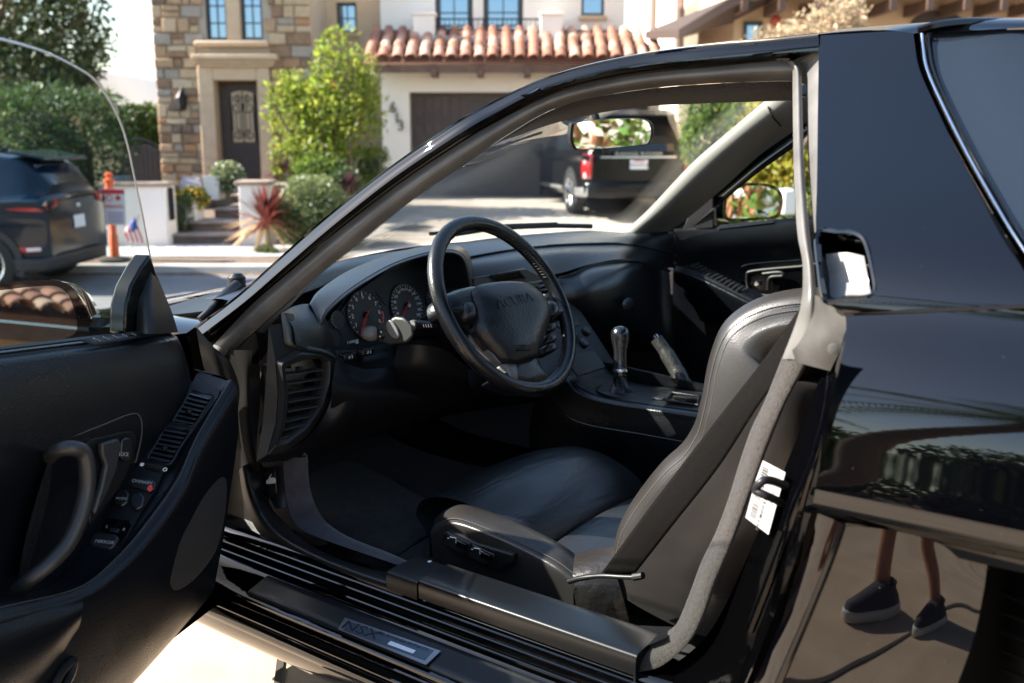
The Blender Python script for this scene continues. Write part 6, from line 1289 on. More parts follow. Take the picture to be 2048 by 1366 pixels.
# handbrake
hb_ = [P(1313, 678, 2.10), P(1330, 702, 2.10), P(1350, 735, 2.095), P(1362, 757, 2.09), P(1367, 775, 2.088), P(1375, 800, 2.085)]
hbk = put('handbrake', MB().tube(crv(hb_, 5), [.0155] * 6 + [.018] * 6 + [.0185] * 5 + [.022] * 5 + [.028] * 4, 14), mat('handbrake_leather', (.030, .029, .027), .33, bump=(110, .6, 'noise', .004)), car, smooth=60)
put('button', MB().tube([P(1314, 679, 2.10), P(1309, 671, 2.10)], [.008, .007], 12), m_chrome, hbk)

# --- right-hand door trim
dtY = 2.745
dR = [[P(1347, 458, 2.70), P(1425, 452, 2.72), P(1500, 444, 2.73), P(1600, 434, 2.73), P(1700, 424, 2.73)],
      [P(1349, 468, 2.70), P(1425, 461, 2.715), P(1500, 454, 2.72), P(1600, 444, 2.72), P(1700, 434, 2.72)],
      [P(1350, 500, 2.705), P(1425, 496, 2.715), P(1500, 492, 2.72), P(1600, 486, 2.72), P(1700, 478, 2.72)],
      [P(1346, 545, 2.71), P(1425, 540, 2.735), P(1500, 535, 2.745), P(1600, 528, 2.745), P(1700, 520, 2.745)],
      [P(1345, 640, 2.72), P(1425, 650, 2.74), P(1500, 660, 2.75), P(1600, 670, 2.75), P(1700, 680, 2.75)], [P(1340, 800, 2.74), P(1425, 820, 2.75), P(1500, 840, 2.76), P(1600, 860, 2.76), P(1700, 880, 2.76)]]
rdoor = put('passenger_door', sheet(dR, 6, 5), m_leather, car, smooth=60)
put('door_defroster', MB().prism([P(1436, 455, 2.716), P(1545, 443, 2.716), P(1548, 447, 2.714), P(1438, 460, 2.714)], V(0, -.002, .003)), m_gloss, rdoor)
ar0 = [P(1350, 538, 2.70), P(1390, 549, 2.69), P(1440, 572, 2.68), P(1500, 602, 2.67), P(1580, 640, 2.67)]
put('door_armrest', sheet([[p + V(0, .06, .018) for p in ar0], [p + V(0, .015, .012) for p in ar0], ar0, [p + V(0, -.005, -.02) for p in ar0], [p + V(0, .04, -.14) for p in ar0]], 5, 4), m_leather, rdoor, smooth=60)
swp = put('switch_strip', MB().prism([P(1372, 533, 2.72), P(1388, 528, 2.735), P(1496, 584, 2.70), P(1482, 594, 2.68)], V(0, -.004, .004)), m_btn, rdoor)
for k in range(12):
    t = .06 + k * .075; a = P(1372 + 112 * t, 533 + 60 * t, 2.712 - .04 * t) + V(0, -.004, .005); b = P(1388 + 108 * t, 528 + 56 * t, 2.727 - .035 * t) + V(0, -.004, .005); put('vent_slat', MB().prism([a, b, b + V(.008, 0, 0), a + V(.008, 0, 0)], V(0, 0, .004)), m_satin, rdoor)
hbz = [P(a, b, 2.728) for a, b in ((1494, 552), (1506, 542), (1600, 533), (1640, 532), (1640, 590), (1560, 592), (1510, 588), (1497, 576))]
put('handle_bezel', MB().tube(crv(hbz, 4, True), .0045, 8, closed=True), m_soft, rdoor); put('handle_recess', MB().prism([p + V(0, .004, 0) for p in hbz], V(0, .002, 0)), m_gloss, rdoor)
put('door_handle', MB().tube(crv([P(1526, 548, 2.715), P(1560, 545, 2.71), P(1566, 552, 2.71), P(1540, 556, 2.71), P(1536, 580, 2.71)], 5), .006, 8), m_soft, rdoor, smooth=60); put('lock_knob', MB().lathe([(.007, 0), (.008, .004), (.005, .007)], 14, frame(P(1514, 568, 2.722), EX, EZ)), m_chrome, rdoor)
put('door_crease', MB().tube(crv([P(1480, 545, 2.733), P(1486, 532, 2.733), P(1520, 526, 2.735), P(1600, 520, 2.74)], 5), .0016, 5), m_gloss, rdoor)
# outer skin of that door, sail and mirror
put('door_skin', sheet([[V(x, y, z) for x in (-1.56, -1.2, -.8, -.4, 0)] for y, z in ((2.76, .72), (2.83, .66), (2.84, .45), (2.80, .2))], 4, 4), m_paint, rdoor, smooth=60)
put('mirror_sail', MB().prism([P(1364, 462, 2.71), P(1428, 457, 2.71), P(1426, 385, 2.71), P(1410, 390, 2.71), P(1376, 430, 2.71)], V(0, .02, 0)), m_soft, car, bevel=.004)
mh = [(1450, 440), (1447, 400), (1456, 378), (1482, 367), (1530, 367), (1556, 376), (1566, 395), (1564, 420), (1552, 436), (1500, 441)]
MCX = V(-1.30, 2.93, .80); mn = V(1, 0, 0)
def MR(px, py, xx): return X(px, py, xx)
XM = -1.30
mo = crv([MR(a, b, XM) for a, b in mh], 4, True); mi_ = crv([MR(1506 + (a - 1506) * .88, 405 + (b - 405) * .86, XM) for a, b in mh], 4, True); mc = sum(mo, Vector()) / len(mo)
rmo = put('side_mirror', MB().grid([[mc.lerp(p, .35) + V(-.16, 0, 0) for p in mo], [mc.lerp(p, .8) + V(-.12, 0, 0) for p in mo], [mc.lerp(p, 1.04) + V(-.05, 0, 0) for p in mo], mo, mi_, [p + V(-.012, 0, 0) for p in mi_]], cu=True), m_paint, car, smooth=60)
mgn = V(1, -.12, -.01).normalized()
put('mirror_glass', MB().prism([PP(*pix(p), mgn, mgn.dot(mc + V(-.006, 0, 0))) for p in mi_], -mgn * .002), m_mirror, rmo)
put('mirror_arm', MB().tube([mc + V(-.05, 0, -.06), V(-1.38, 2.72, .735)], .03, 10), m_paint, rmo)
put('side_window', sheet([[P(1400, 455, 2.74), P(1500, 446, 2.74), P(1700, 428, 2.74)], [P(1470, 350, 2.66), P(1560, 330, 2.66), P(1720, 310, 2.66)], [P(1570, 262, 2.60), P(1620, 240, 2.60), P(1740, 220, 2.60)]], 4, 4), m_doorglass, rdoor, smooth=60)

# --- rear-view mirror
def RVp(px, py): 
    n = V(.93, -.36, -.012).normalized(); return PP(px, py, n, n.dot(P(1222, 268, 1.95)))
rn_ = V(.93, -.36, -.012).normalized()
ro = [(1142, 255), (1150, 245), (1200, 238), (1270, 236), (1297, 240), (1306, 250), (1308, 268), (1303, 284), (1290, 290), (1220, 297), (1160, 300), (1147, 296), (1141, 280)]
R1 = crv([RVp(a, b) for a, b in ro], 4, True); rc_ = sum(R1, Vector()) / len(R1); R2 = [rc_ + (p - rc_) * .955 for p in R1]
rvm = put('rear_view_mirror', MB().grid([[rc_.lerp(p, .5) - rn_ * .035 for p in R1], [rc_.lerp(p, .96) - rn_ * .018 for p in R1], R1, [p + rn_ * .003 for p in R2], [p - rn_ * .0015 for p in R2]], cu=True), m_blkpl, car, smooth=50)
R3 = [p + rn_ * .0002 for p in R2]; rg = V(.97, -.245, -.02).normalized()
put('mirror_glass', MB().prism([p - rn_ * .001 for p in R2], -rn_ * .002), m_mirror, rvm)
put('mirror_stem', MB().tube(crv([rc_ - rn_ * .03, rc_ - rn_ * .06 + EZ * .03, V(-1.22, 1.95, 1.075)], 4), .008, 8), m_blkpl, rvm)
put('mirror_tab', MB().box(P(1213, 303, 1.93), (.012, .016, .012)), m_blkpl, rvm, bevel=.002)
# --- driver's seat
SY = 1.585
ed = [(1215, 1150), (1222, 1122), (1228, 1088), (1238, 1050), (1260, 1008), (1292, 962), (1328, 919), (1363, 887), (1386, 850), (1396, 814), (1402, 784), (1409, 735), (1419, 693), (1433, 657), (1454, 631), (1487, 608), (1531, 591), (1590, 582), (1650, 584), (1700, 596)]
E_ = [P(a, b, 1.345) for a, b in ed]
def ring(i):
    t = E_[min(i + 1, len(E_) - 1)] - E_[max(i - 1, 0)]; t.y = 0; t.normalize(); b = V(t.z, 0, -t.x); p = E_[i]; u = i / (len(E_) - 1)
    d = float(np.interp(u, (0, .3, .6, .8, 1), (.20, .19, .16, .10, .07))); w = float(np.interp(u, (0, .5, .75, 1), (1, .98, .92, .82)))
    def q(y, dd): return V(p.x, SY + (y - SY) * w, p.z) + b * dd
    return [q(1.352, 0.0), q(1.338, .004), q(1.322, .016), q(1.312, .040), q(1.308, d * .55), q(1.325, d * .95), q(1.40, d * 1.12), q(SY, d * 1.15), q(2 * SY - 1.40, d * 1.12), q(2 * SY - 1.325, d * .95), q(2 * SY - 1.308, d * .55), q(2 * SY - 1.312, .04), q(2 * SY - 1.338, .004), q(2 * SY - 1.352, 0), q(2 * SY - 1.40, .012), q(2 * SY - 1.45, d * .3), q(SY, d * .38), q(1.45, d * .3), q(1.40, .012)]
rg_ = [ring(i) for i in range(len(E_))]
seat = put('seat', MB().box(V(-.82, SY, .235), (.56, .40, .05)), m_blkpl, car, bevel=.01)
backr = put('backrest', sheet(rg_, 3, 3, cu=True), m_leather_s, seat, smooth=80)
q = MB()
for dd, yy in ((.0185, 1.3205), (.0265, 1.3165)):
    path = []
    for i in range(1, len(E_) - 1):
        r_ = rg_[i]; path.append(r_[2].lerp(r_[3], 0.12 if dd < .02 else .5) + V(.0004, -.0012, 0))
    pc = crv(path, 9)
    for k in range(0, len(pc) - 1):
        q.tube([pc[k].lerp(pc[k + 1], .18), pc[k].lerp(pc[k + 1], .80)], .0012, 4)
put('stitching', q, m_thread, seat)
put('seam', MB().tube(crv([rg_[i][2].lerp(rg_[i][3], .30) + V(.0, .0006, 0) for i in range(1, len(E_) - 1)], 6), .0014, 5), m_gloss, seat)
# cushion
cy = [1.365, 1.475, 1.585, 1.695, 1.785]
co_ = [-.010, .001, .005, .001, -.012]
cg = [[V(x + .012 * (j - 2) / 2 * .6, y, z + dz) for j, (y, dz) in enumerate(zip(cy, co_))] for x, z in ((-1.205, .262), (-1.235, .298), (-1.218, .333), (-1.165, .350), (-1.09, .347), (-1.02, .322), (-.985, .292), (-.972, .268))]
put('cushion', sheet([[p - EZ * .06 for p in cg[0]]] + cg + [[p - EZ * .03 for p in cg[-1]]], 8, 7), m_leather_c, seat, smooth=80)
rg2 = [[V(x, y, z + dz) for y, dz in zip(cy, co_)] for x, z in ((-.970, .268), (-.955, .288), (-.90, .290), (-.82, .282), (-.74, .270))]
put('cushion', sheet([[p - EZ * .03 for p in rg2[0]]] + rg2, 6, 5), m_leather_c, seat, smooth=80)
q = MB()   # the pipe seam across the cushion
q.tube(crv([a.lerp(b, .5) + EZ * .0012 for a, b in zip(cg[4], cg[5])], 6), .0009, 5)
for i_, t_ in ((2, .6), (3, .75)): q.tube(crv([a.lerp(b, t_) + EZ * .0012 for a, b in zip(cg[i_], cg[i_ + 1])], 6), .0008, 5)
put('seam', q, m_gloss, seat)
# outer bolster
bi = [(868, 1040), (895, 1018), (930, 1010), (995, 1030), (1062, 1058), (1124, 1092), (1165, 1120)]
bc = [(868, 1046), (890, 1025), (927, 1018), (990, 1038), (1052, 1063), (1114, 1090), (1156, 1124)]
bs = [(862, 1064), (882, 1048), (915, 1040), (985, 1064), (1050, 1092), (1112, 1124), (1150, 1152)]
bt_ = [(862, 1085), (878, 1068), (910, 1062), (980, 1086), (1045, 1114), (1106, 1148), (1146, 1180)]
bb = [(868, 1140), (880, 1140), (910, 1150), (980, 1170), (1045, 1190), (1106, 1225), (1150, 1250)]
def bl(l, ys): return [P(a, b, y) for (a, b), y in zip(l, ys)]
put('bolster', sheet([[p - EZ * .03 for p in bl(bi, [1.40] * 7)], bl(bi, [1.375, 1.36, 1.36, 1.36, 1.36, 1.36, 1.36]), bl(bc, [1.34, 1.32, 1.318, 1.318, 1.318, 1.318, 1.318]), bl(bs, [1.315, 1.292, 1.285, 1.283, 1.283, 1.28, 1.28]), bl(bt_, [1.31, 1.286, 1.277, 1.275, 1.274, 1.27, 1.27]), bl(bb, [1.315, 1.292, 1.285, 1.282, 1.28, 1.275, 1.27])], 7, 6), m_leather_s, seat, smooth=80)
mb_ = lambda f: crv([a.lerp(b, f) + V(.0003, -.0012, .001) for a, b in zip(bl(bs, [1.315, 1.292, 1.285, 1.283, 1.283, 1.28, 1.28]), bl(bt_, [1.31, 1.286, 1.277, 1.275, 1.274, 1.27, 1.27]))], 14)
q = MB()
for f in (-.08, .22):
    pc = mb_(f)
    for k in range(len(pc) - 1): q.tube([pc[k].lerp(pc[k + 1], .2), pc[k].lerp(pc[k + 1], .8)], .0011, 4)
put('stitching', q, m_thread, seat)
# gathered leather at the seat hinge and lower skirt
put('hinge_gather', sheet([[P(1132, 1112, 1.345), P(1160, 1104, 1.345), P(1195, 1098, 1.345), P(1235, 1092, 1.345)], [P(1128, 1126, 1.312), P(1156, 1116, 1.318), P(1192, 1112, 1.322), P(1232, 1108, 1.33)], [P(1130, 1142, 1.286), P(1158, 1136, 1.292), P(1192, 1130, 1.302), P(1230, 1126, 1.315)], [P(1138, 1162, 1.272), P(1162, 1158, 1.278), P(1194, 1152, 1.29), P(1232, 1148, 1.306)], [P(1150, 1200, 1.27), P(1178, 1198, 1.276), P(1210, 1194, 1.288), P(1245, 1190, 1.305)], [P(1156, 1260, 1.275), P(1185, 1260, 1.28), P(1222, 1258, 1.29), P(1262, 1255, 1.31)]], 6, 5), mat('gather_leather', (.016, .014, .013), .33, spec=.5, bump=(40, .5, 'noise', .006)), seat, smooth=80)
put('seat_skirt', sheet([[P(1050, 1110, 1.276), P(1110, 1145, 1.272), P(1150, 1175, 1.27)], [P(1060, 1170, 1.278), P(1105, 1200, 1.275), P(1150, 1230, 1.275)], [P(1075, 1230, 1.28), P(1115, 1250, 1.28), P(1160, 1280, 1.28)]], 5, 4), m_leather_s, seat, smooth=80)
# power switches on the bolster flank
spn = [(889, 1062), (949, 1086), (1027, 1109), (1025, 1128), (990, 1143), (931, 1117), (880, 1088)]
spl = put('seat_switch_panel', MB().prism([P(a, b, 1.262) for a, b in spn], V(0, .02, 0)), m_soft, seat, bevel=.004, seg=3)
for (c1, c2) in (((896, 1068), (948, 1112)), ((944, 1090), (1000, 1135))):
    x0, y0 = c1; 
    put('switch_bezel', MB().prism([P(a, b, 1.259) for a, b in ((x0 + 2, y0 - 2), (x0 + 46, y0 + 18), (x0 + 44, y0 + 34), (x0 + 26, y0 + 38), (x0 - 8, y0 + 20))], V(0, -.003, 0)), m_btn, seat, bevel=.0015)
    put('switch_rocker', MB().prism([P(a, b, 1.255) for a, b in ((x0 + 24, y0 + 12), (x0 + 42, y0 + 20), (x0 + 38, y0 + 32), (x0 + 20, y0 + 24))], V(0, -.008, .002)), m_gloss, seat, bevel=.002)
    q = MB(); q.tube([P(x0 + 4, y0 + 6, 1.2555), P(x0 + 16, y0 + 8, 1.2555), P(x0 + 16, y0 + 18, 1.2555)], .0009, 5); q.tube([P(x0 - 1, y0 + 8, 1.2555), P(x0 + 2, y0 + 9, 1.2555)], .0007, 4); q.tube([P(x0 + 22, y0 + 14, 1.2555), P(x0 + 19, y0 + 13, 1.2555)], .0007, 4); put('icon', q, m_white, seat)
# passenger seat: the same seat moved across
sp2 = copy_tree(seat, car); sp2.matrix_parent_inverse = seat.matrix_parent_inverse.copy(); sp2.location = (0.05, 2 * (YC - SY), -.03)
# --- seat belt
bL = [(1612, 600), (1597, 620), (1530, 715), (1464, 800), (1375, 915), (1286, 1032), (1203, 1146)]
bR = [(1672, 600), (1660, 625), (1592, 718), (1524, 800), (1440, 930), (1350, 1045), (1268, 1150)]
yB = [1.27, 1.265, 1.25, 1.24, 1.235, 1.235, 1.25]
bl_ = [P(a, b, y) for (a, b), y in zip(bL, yB)]; br_ = [P(a, b, y - .012) for (a, b), y in zip(bR, yB)]
m_belt = mat('belt_webbing', (.0024, .0021, .0019), .85, spec=.08, bump=(900, .3, 'noise', .0006), noise=(200, (.004, .0034, .003), 3))
belt = put('seat_belt', sheet([bl_, [a.lerp(b, .5) + V(.001, -.002, 0) for a, b in zip(bl_, br_)], br_], 8, 4), m_belt, car, smooth=60, solid=.0012)
q = MB(); q.tube(crv([P(1138, 1163, 1.24), P(1160, 1157, 1.238), P(1200, 1152, 1.236), P(1245, 1154, 1.233), P(1282, 1155, 1.23)], 5), [.0045] * 8 + [.0038] * 13, 8); put('belt_guide', q, m_btn, belt, smooth=60)
put('guide_tip', MB().tube([P(1268, 1154, 1.231), P(1286, 1151, 1.229)], [.006, .0055], 10), m_btn, belt)
# interior trim behind the seat shoulder and the corner piece at the sill end
put('sill_corner', sheet([[P(1262, 1250, 1.22), P(1300, 1252, 1.215), P(1352, 1254, 1.20)], [P(1250, 1272, 1.17), P(1295, 1272, 1.17), P(1345, 1265, 1.165)], [P(1232, 1296, 1.135), P(1285, 1294, 1.135), P(1330, 1276, 1.13)]], 4, 4), m_leather, car, smooth=60)
# ================================================================== driver's door, swung wide open
DA = rad(70); DD = V(math.cos(DA), -math.sin(DA), 0); DNv = V(math.sin(DA), math.cos(DA), 0); DO = V(-1.5, 1.08, 0)
def DN(px, py, n): return PP(px, py, DNv, DNv.dot(DO) + n)
def DP(s, n, z): return DO + DD * s + DNv * n + EZ * z
# trim panel: grid in door coordinates
def nfun(s, z):
    zb = .668 + .105 * s; d = zb - z
    n = .038 + .032 * (1 - math.exp(-max(d, 0) / .045)) - .012 * min(1, max(0, (d - .14) / .06))
    e = max(0, (.135 - s) / .045); return n - .02 * e * e
ss = [.088, .095, .11, .14, .18, .24, .32, .42, .55, .7, .85, 1.0, 1.12, 1.18]
dt = [-.0, .006, .014, .03, .05, .08, .11, .14, .16, .18, .2, .26, .32, .40]
rw = [[DP(s, .004, .668 + .105 * s + .004) for s in ss], [DP(s, .03, .668 + .105 * s + .005) for s in ss]]
for d in dt: rw.append([DP(s, nfun(s, .668 + .105 * s - d) - (.008 if d == 0 else 0), .668 + .105 * s - d) for s in ss])
door_ = put('driver_door', sheet(rw, 3, 3, flip=False), m_leather, car, smooth=70)
def dput(name, mb, m, **k): return put(name, mb, m, door_, **k)
put_d = dput
# armrest sweep with the switch deck on top
inn_ = [(400, 742), (345, 828), (289, 913), (225, 1003), (172, 1085), (105, 1168), (0, 1188), (-120, 1195)]
rid_ = [(470, 770), (402, 884), (363, 975), (302, 1062), (242, 1128), (165, 1186), (20, 1225), (-120, 1260)]
I_ = [DN(a, b, .058) for a, b in inn_]; R_ = [DN(a, b, .130) for a, b in rid_]
deck0 = [a.lerp(b, .05) + EZ * .002 for a, b in zip(I_, R_)]; deck1 = [a.lerp(b, .70) + EZ * .002 for a, b in zip(I_, R_)]
side = [[(474, 792), (408, 900), (368, 990), (308, 1076), (247, 1142), (166, 1200), (20, 1245), (-120, 1285)], [(476, 870), (425, 965), (380, 1045), (318, 1118), (250, 1184), (160, 1250), (0, 1310), (-140, 1360)], [(458, 1000), (420, 1072), (372, 1132), (315, 1192), (245, 1258), (160, 1335), (0, 1432), (-140, 1520)], [(437, 1130), (405, 1176), (360, 1228), (305, 1288), (240, 1354), (150, 1444), (0, 1560), (-140, 1660)], [(414, 1197), (385, 1230), (340, 1282), (290, 1338), (225, 1408), (130, 1502), (-40, 1640), (-180, 1750)]]
sn = [.136, .134, .125, .108, .075]
srw = [[DN(a, b, n) for a, b in r] for r, n in zip(side, sn)]
dput('armrest', sheet([I_, deck0, deck1, [a.lerp(b, .88) + EZ * .006 for a, b in zip(I_, R_)], R_] + srw + [[p - DNv * .08 - EZ * .004 for p in srw[-1]]], 6, 5), m_leather, smooth=70)
dput('armrest_stitch', MB().tube(crv([a.lerp(b, .90) + EZ * .0066 for a, b in zip(I_, R_)], 8), .0007, 5), m_thread)
# front end cap and door edge
dput('door_edge', sheet([[DP(.088, .05, .66), DP(.088, .05, .50), DP(.085, .06, .35), DP(.09, .06, .22)], [DP(.03, -.0, .66), DP(.03, 0, .5), DP(.03, 0, .35), DP(.04, 0, .2)], [DP(.0, -.07, .66), DP(.0, -.08, .5), DP(0, -.08, .35), DP(.0, -.06, .19)]], 4, 4), m_jamb, smooth=60)
cap = [DN(a, b, n) for a, b, n in ((398, 742, .058), (440, 752, .1), (470, 770, .130), (474, 800, .136), (476, 870, .134), (458, 1000, .125), (437, 1130, .108), (414, 1197, .075))]
dput('door_edge', sheet([cap, [p - DNv * .02 - DD * .012 for p in cap], [p - DNv * .07 - DD * .03 for p in cap]], 5, 3), m_blkpl, smooth=60)
# deck plate and a plane to place its fittings
pA, pB, pC = deck0[2], deck0[0].lerp(deck0[1], .3), deck1[1]
AN = (pB - pA).cross(pC - pA).normalized(); AN = AN if AN.dot(CO - pA) > 0 else -AN
def AT(px, py, h=.0): return PP(px, py, AN, AN.dot(pA) + .002 + h)
dk = [(384, 766), (396, 760), (441, 781), (436, 796), (384, 868), (329, 942), (312, 980), (280, 1030), (262, 1064), (240, 1100), (225, 1108), (168, 1098), (163, 1090), (176, 1066), (238, 983), (289, 913), (340, 837)]
deck = dput('switch_deck', MB().prism([AT(*a) for a in dk], AN * .0025), m_soft)
def vent(c4):
    c = [AT(*p, .003) for p in c4]; dput('vent_well', MB().prism(c, AN * .0006), m_gloss)
    dput('vent_rim', MB().tube(crv([c[0], c[0].lerp(c[1], .5), c[1], c[1].lerp(c[2], .5), c[2], c[2].lerp(c[3], .5), c[3], c[3].lerp(c[0], .5)], 3, True), .0022, 6, closed=True), m_blkpl)
    for k in range(7):
        t = (k + .6) / 7.2; a = c[0].lerp(c[3], t).lerp(c[1].lerp(c[2], t), .05); b = c[1].lerp(c[2], t).lerp(c[0].lerp(c[3], t), .05); w_ = (c[3] - c[0]).normalized() * .0055
        dput('vent_slat', MB().prism([a, b, b + w_ + AN * .003, a + w_ + AN * .003], AN * .0012), mat('door_slat', (.022, .022, .025), .38))
    m_ = (c[0] + c[1] + c[2] + c[3]) / 4 + (c[3] - c[0]) * .18; dput('vent_tab', MB().box(m_ + AN * .006, (.010, .008, .005)), m_soft, bevel=.0015)
vent(((383, 781), (426, 793), (388, 852), (346, 844))); vent(((333, 854), (380, 862), (340, 928), (295, 918)))
xa = AT(310, 986, 0) - AT(270, 982, 0); ya = AT(290, 940) - AT(270, 980)
m_let = mat('lettering_grey', (.30, .30, .30), .6)
def dtext(s_, x_, y_, sz, m=None, sq=1.0): text('lettering', s_, frame(AT(x_, y_, .0062), xa, ya), sz, m or m_let, door_, .0002, squash=sq)
# thumbwheel row
dput('vent_wheel', MB().tube([AT(293, 931, .004), AT(322, 939, .004)], .0045, 8), m_btn)
for x_, y_ in ((284, 929),): dput('vent_mark', MB().lathe([(.0035, 0), (.003, .0008)], 14, frame(AT(x_, y_, .003), xa, ya)), m_num)
dput('vent_mark', MB().tube([AT(330, 939, .0035) + (xa.normalized() * math.cos(t) + ya.normalized() * math.sin(t)) * .003 for t in np.linspace(0, 6.28, 14)], .0006, 4), m_num)
def rocker(name, pts, h, m, bev=.0025): return dput(name, MB().prism([AT(*p, .0028) for p in pts], AN * h), m, bevel=bev, seg=3)
rocker('main_switch', ((262, 958), (300, 958), (312, 966), (310, 980), (297, 984), (264, 976), (256, 968)), .0030, m_btn)
dput('switch_mark', MB().prism([AT(*p, .0062) for p in ((294, 978), (299, 970), (305, 972), (305, 980), (299, 984))], AN * .0008), m_red)
dtext('ON', 272, 962, .0085); dtext('MAIN', 291, 965, .0085)
rocker('window_switch', ((236, 984), (252, 982), (260, 990), (257, 1008), (244, 1016), (232, 1008), (231, 994)), .005, m_btn); rocker('window_switch', ((266, 990), (282, 988), (291, 998), (287, 1016), (274, 1023), (263, 1014), (262, 1000)), .005, m_btn)
text('lettering', 'AUTO', frame(AT(243, 997, .0085), xa, ya), .0062, m_let, door_, .0002)
dput('mirror_recess', MB().prism([AT(*p, .0028) for p in ((203, 1040), (215, 1036), (258, 1042), (262, 1052), (240, 1096), (228, 1104), (180, 1098), (176, 1088))], AN * .0006), m_gloss)
rocker('mirror_switch', ((196, 1068), (232, 1072), (240, 1080), (230, 1098), (220, 1103), (184, 1096), (180, 1088), (190, 1072)), .006, m_btn); rocker('mirror_slider', ((222, 1058), (240, 1060), (236, 1068), (220, 1066)), .004, m_btn, .001)
text('lettering', 'MIRROR', frame(AT(209, 1084, .0092), xa, ya), .0080, m_let, door_, .0002)
for s_, x_, y_ in (('L', 214, 1053), ('R', 248, 1059)): text('lettering', s_, frame(AT(x_, y_, .0045), xa, ya), .0070, m_let, door_, .0002)
# grab handle, gathered strap pocket, release lever, lock
gp = [(100, 915, .075), (112, 902, .100), (140, 896, .118), (166, 905, .124), (174, 937, .126), (172, 985, .126), (158, 1040, .126), (132, 1092, .122), (92, 1134, .114), (58, 1160, .10), (34, 1180, .080)]
dput('grab_handle', MB().tube(crv([DN(*a) for a in gp], 5), [.0092 + .0022 * math.sin(i / 50 * math.pi) for i in range(51)], 12), mat('handle_plastic', (.020, .0195, .019), .40, bump=(700, .2, 'noise', .0006)), smooth=70)
for a in ((174, 940, .126), (98, 1130, .115)): pass
dput('pull_pocket', sheet([[DN(98, 915, .08), DN(72, 1000, .082), DN(48, 1090, .082), DN(34, 1170, .08)], [DN(112, 925, .062), DN(100, 1000, .055), DN(78, 1080, .055), DN(50, 1150, .06)], [DN(150, 930, .055), DN(150, 1000, .05), DN(120, 1075, .05), DN(80, 1130, .055)]], 8, 5), mat('gathered_leather', (.010, .0098, .0098), .42, bump=(70, .9, 'noise', .008)), smooth=70)
bzp = [(168, 884), (215, 870), (252, 862), (264, 868), (265, 890), (256, 925), (232, 975), (200, 1015), (178, 1045), (172, 1040), (180, 985), (178, 930)]
dput('release_bezel', MB().prism(crv([DN(*a, .066) for a in bzp], 3, True), DNv * .006), m_soft, bevel=.003)
dput('release_lever', MB().prism([DN(*a, .074) for a in ((193, 886), (226, 876), (232, 884), (224, 935), (204, 985), (180, 1030), (177, 1022), (192, 975), (202, 930), (194, 908))], DNv * .010), mat('lever_grey', (.022, .022, .022), .45), bevel=.003)
lk = dput('lock_knob', MB().prism(crv([DN(*a, .074) for a in ((240, 880), (250, 875), (258, 880), (258, 905), (255, 918), (246, 923), (238, 915), (237, 895))], 3, True), DNv * .005), m_btn, bevel=.002)
text('lettering', 'LOCK', frame(DN(248, 909, .0802), DN(268, 911, .08) - DN(248, 909, .08), EZ), .0085, m_let, door_, .0002)
dput('panel_crease', MB().tube(crv([DN(-60, 934, .064), DN(0, 918, .064), DN(100, 890, .066), DN(200, 852, .068), DN(262, 828, .069), DN(281, 836, .069), DN(283, 870, .068), DN(276, 905, .066), DN(271, 925, .064)], 5), .0012, 5), m_thread)
# speaker grille and lower pull
spk = [(450, 955), (452, 1009), (436, 1092), (399, 1148), (357, 1180), (341, 1164), (338, 1126), (352, 1077), (386, 1028), (420, 978)]
def SD(px, py): # offset outwards from the flank
    return DN(px, py, .1355 - .00006 * max(0, py - 1000))
sc0 = crv([SD(*a) for a in spk], 4, True); scc = sum(sc0, Vector()) / len(sc0)
dput('speaker_grille', MB().grid([[p - DNv * .008 for p in sc0], sc0, [p.lerp(scc, .25) + DNv * .003 for p in sc0], [p.lerp(scc, .6) + DNv * .004 for p in sc0], [p.lerp(scc, .99) + DNv * .004 for p in sc0]], cu=True), mat('grille_mesh', (.016, .014, .013), .8, bump=(900, 1.0, 'voronoi', .002), noise=(900, (.012, .011, .010), 2)), smooth=70)
dput('pull_cup', MB().tube(crv([DN(a, b, .13) for a, b in ((146, 1322), (143, 1345), (128, 1375), (112, 1400), (108, 1380), (122, 1345))], 4, True), .006, 8, closed=True), m_soft)
# soft arm pad at the rear end
ap_ = [[(-90, 1196), (0, 1190), (95, 1180), (158, 1188)], [(-90, 1240), (0, 1222), (95, 1202), (163, 1196)], [(-90, 1310), (0, 1280), (95, 1242), (166, 1208)], [(-90, 1390), (0, 1350), (95, 1298), (163, 1236)], [(-90, 1460), (0, 1415), (95, 1345), (155, 1262)]]
an_ = [.092, .124, .144, .146, .13]
dput('arm_pad', sheet([[DN(a, b, n) for a, b in r] for r, n in zip(ap_, an_)], 6, 5), m_leather, smooth=70)
# top defroster slot
tpv = [DN(160, 690, .038), DN(282, 672, .038), DN(318, 677, .046), DN(190, 701, .046)]
ds = dput('defroster_slot', MB().prism([p + EZ * .006 for p in tpv], EZ * .003), m_soft, bevel=.001)
dput('defroster_well', MB().prism([DN(178, 692, .040) + EZ * .0095, DN(290, 676, .040) + EZ * .0095, DN(298, 679, .044) + EZ * .0095, DN(192, 698, .044) + EZ * .0095], EZ * .0006), m_gloss)
for k in range(6):
    t = (k + .5) / 6; a = DN(178, 692, .040).lerp(DN(290, 676, .040), t) + EZ * .0102; b = DN(192, 698, .044).lerp(DN(298, 679, .044), t) + EZ * .0102; dput('defroster_rib', MB().tube([a, b], .0012, 5), m_greypl)
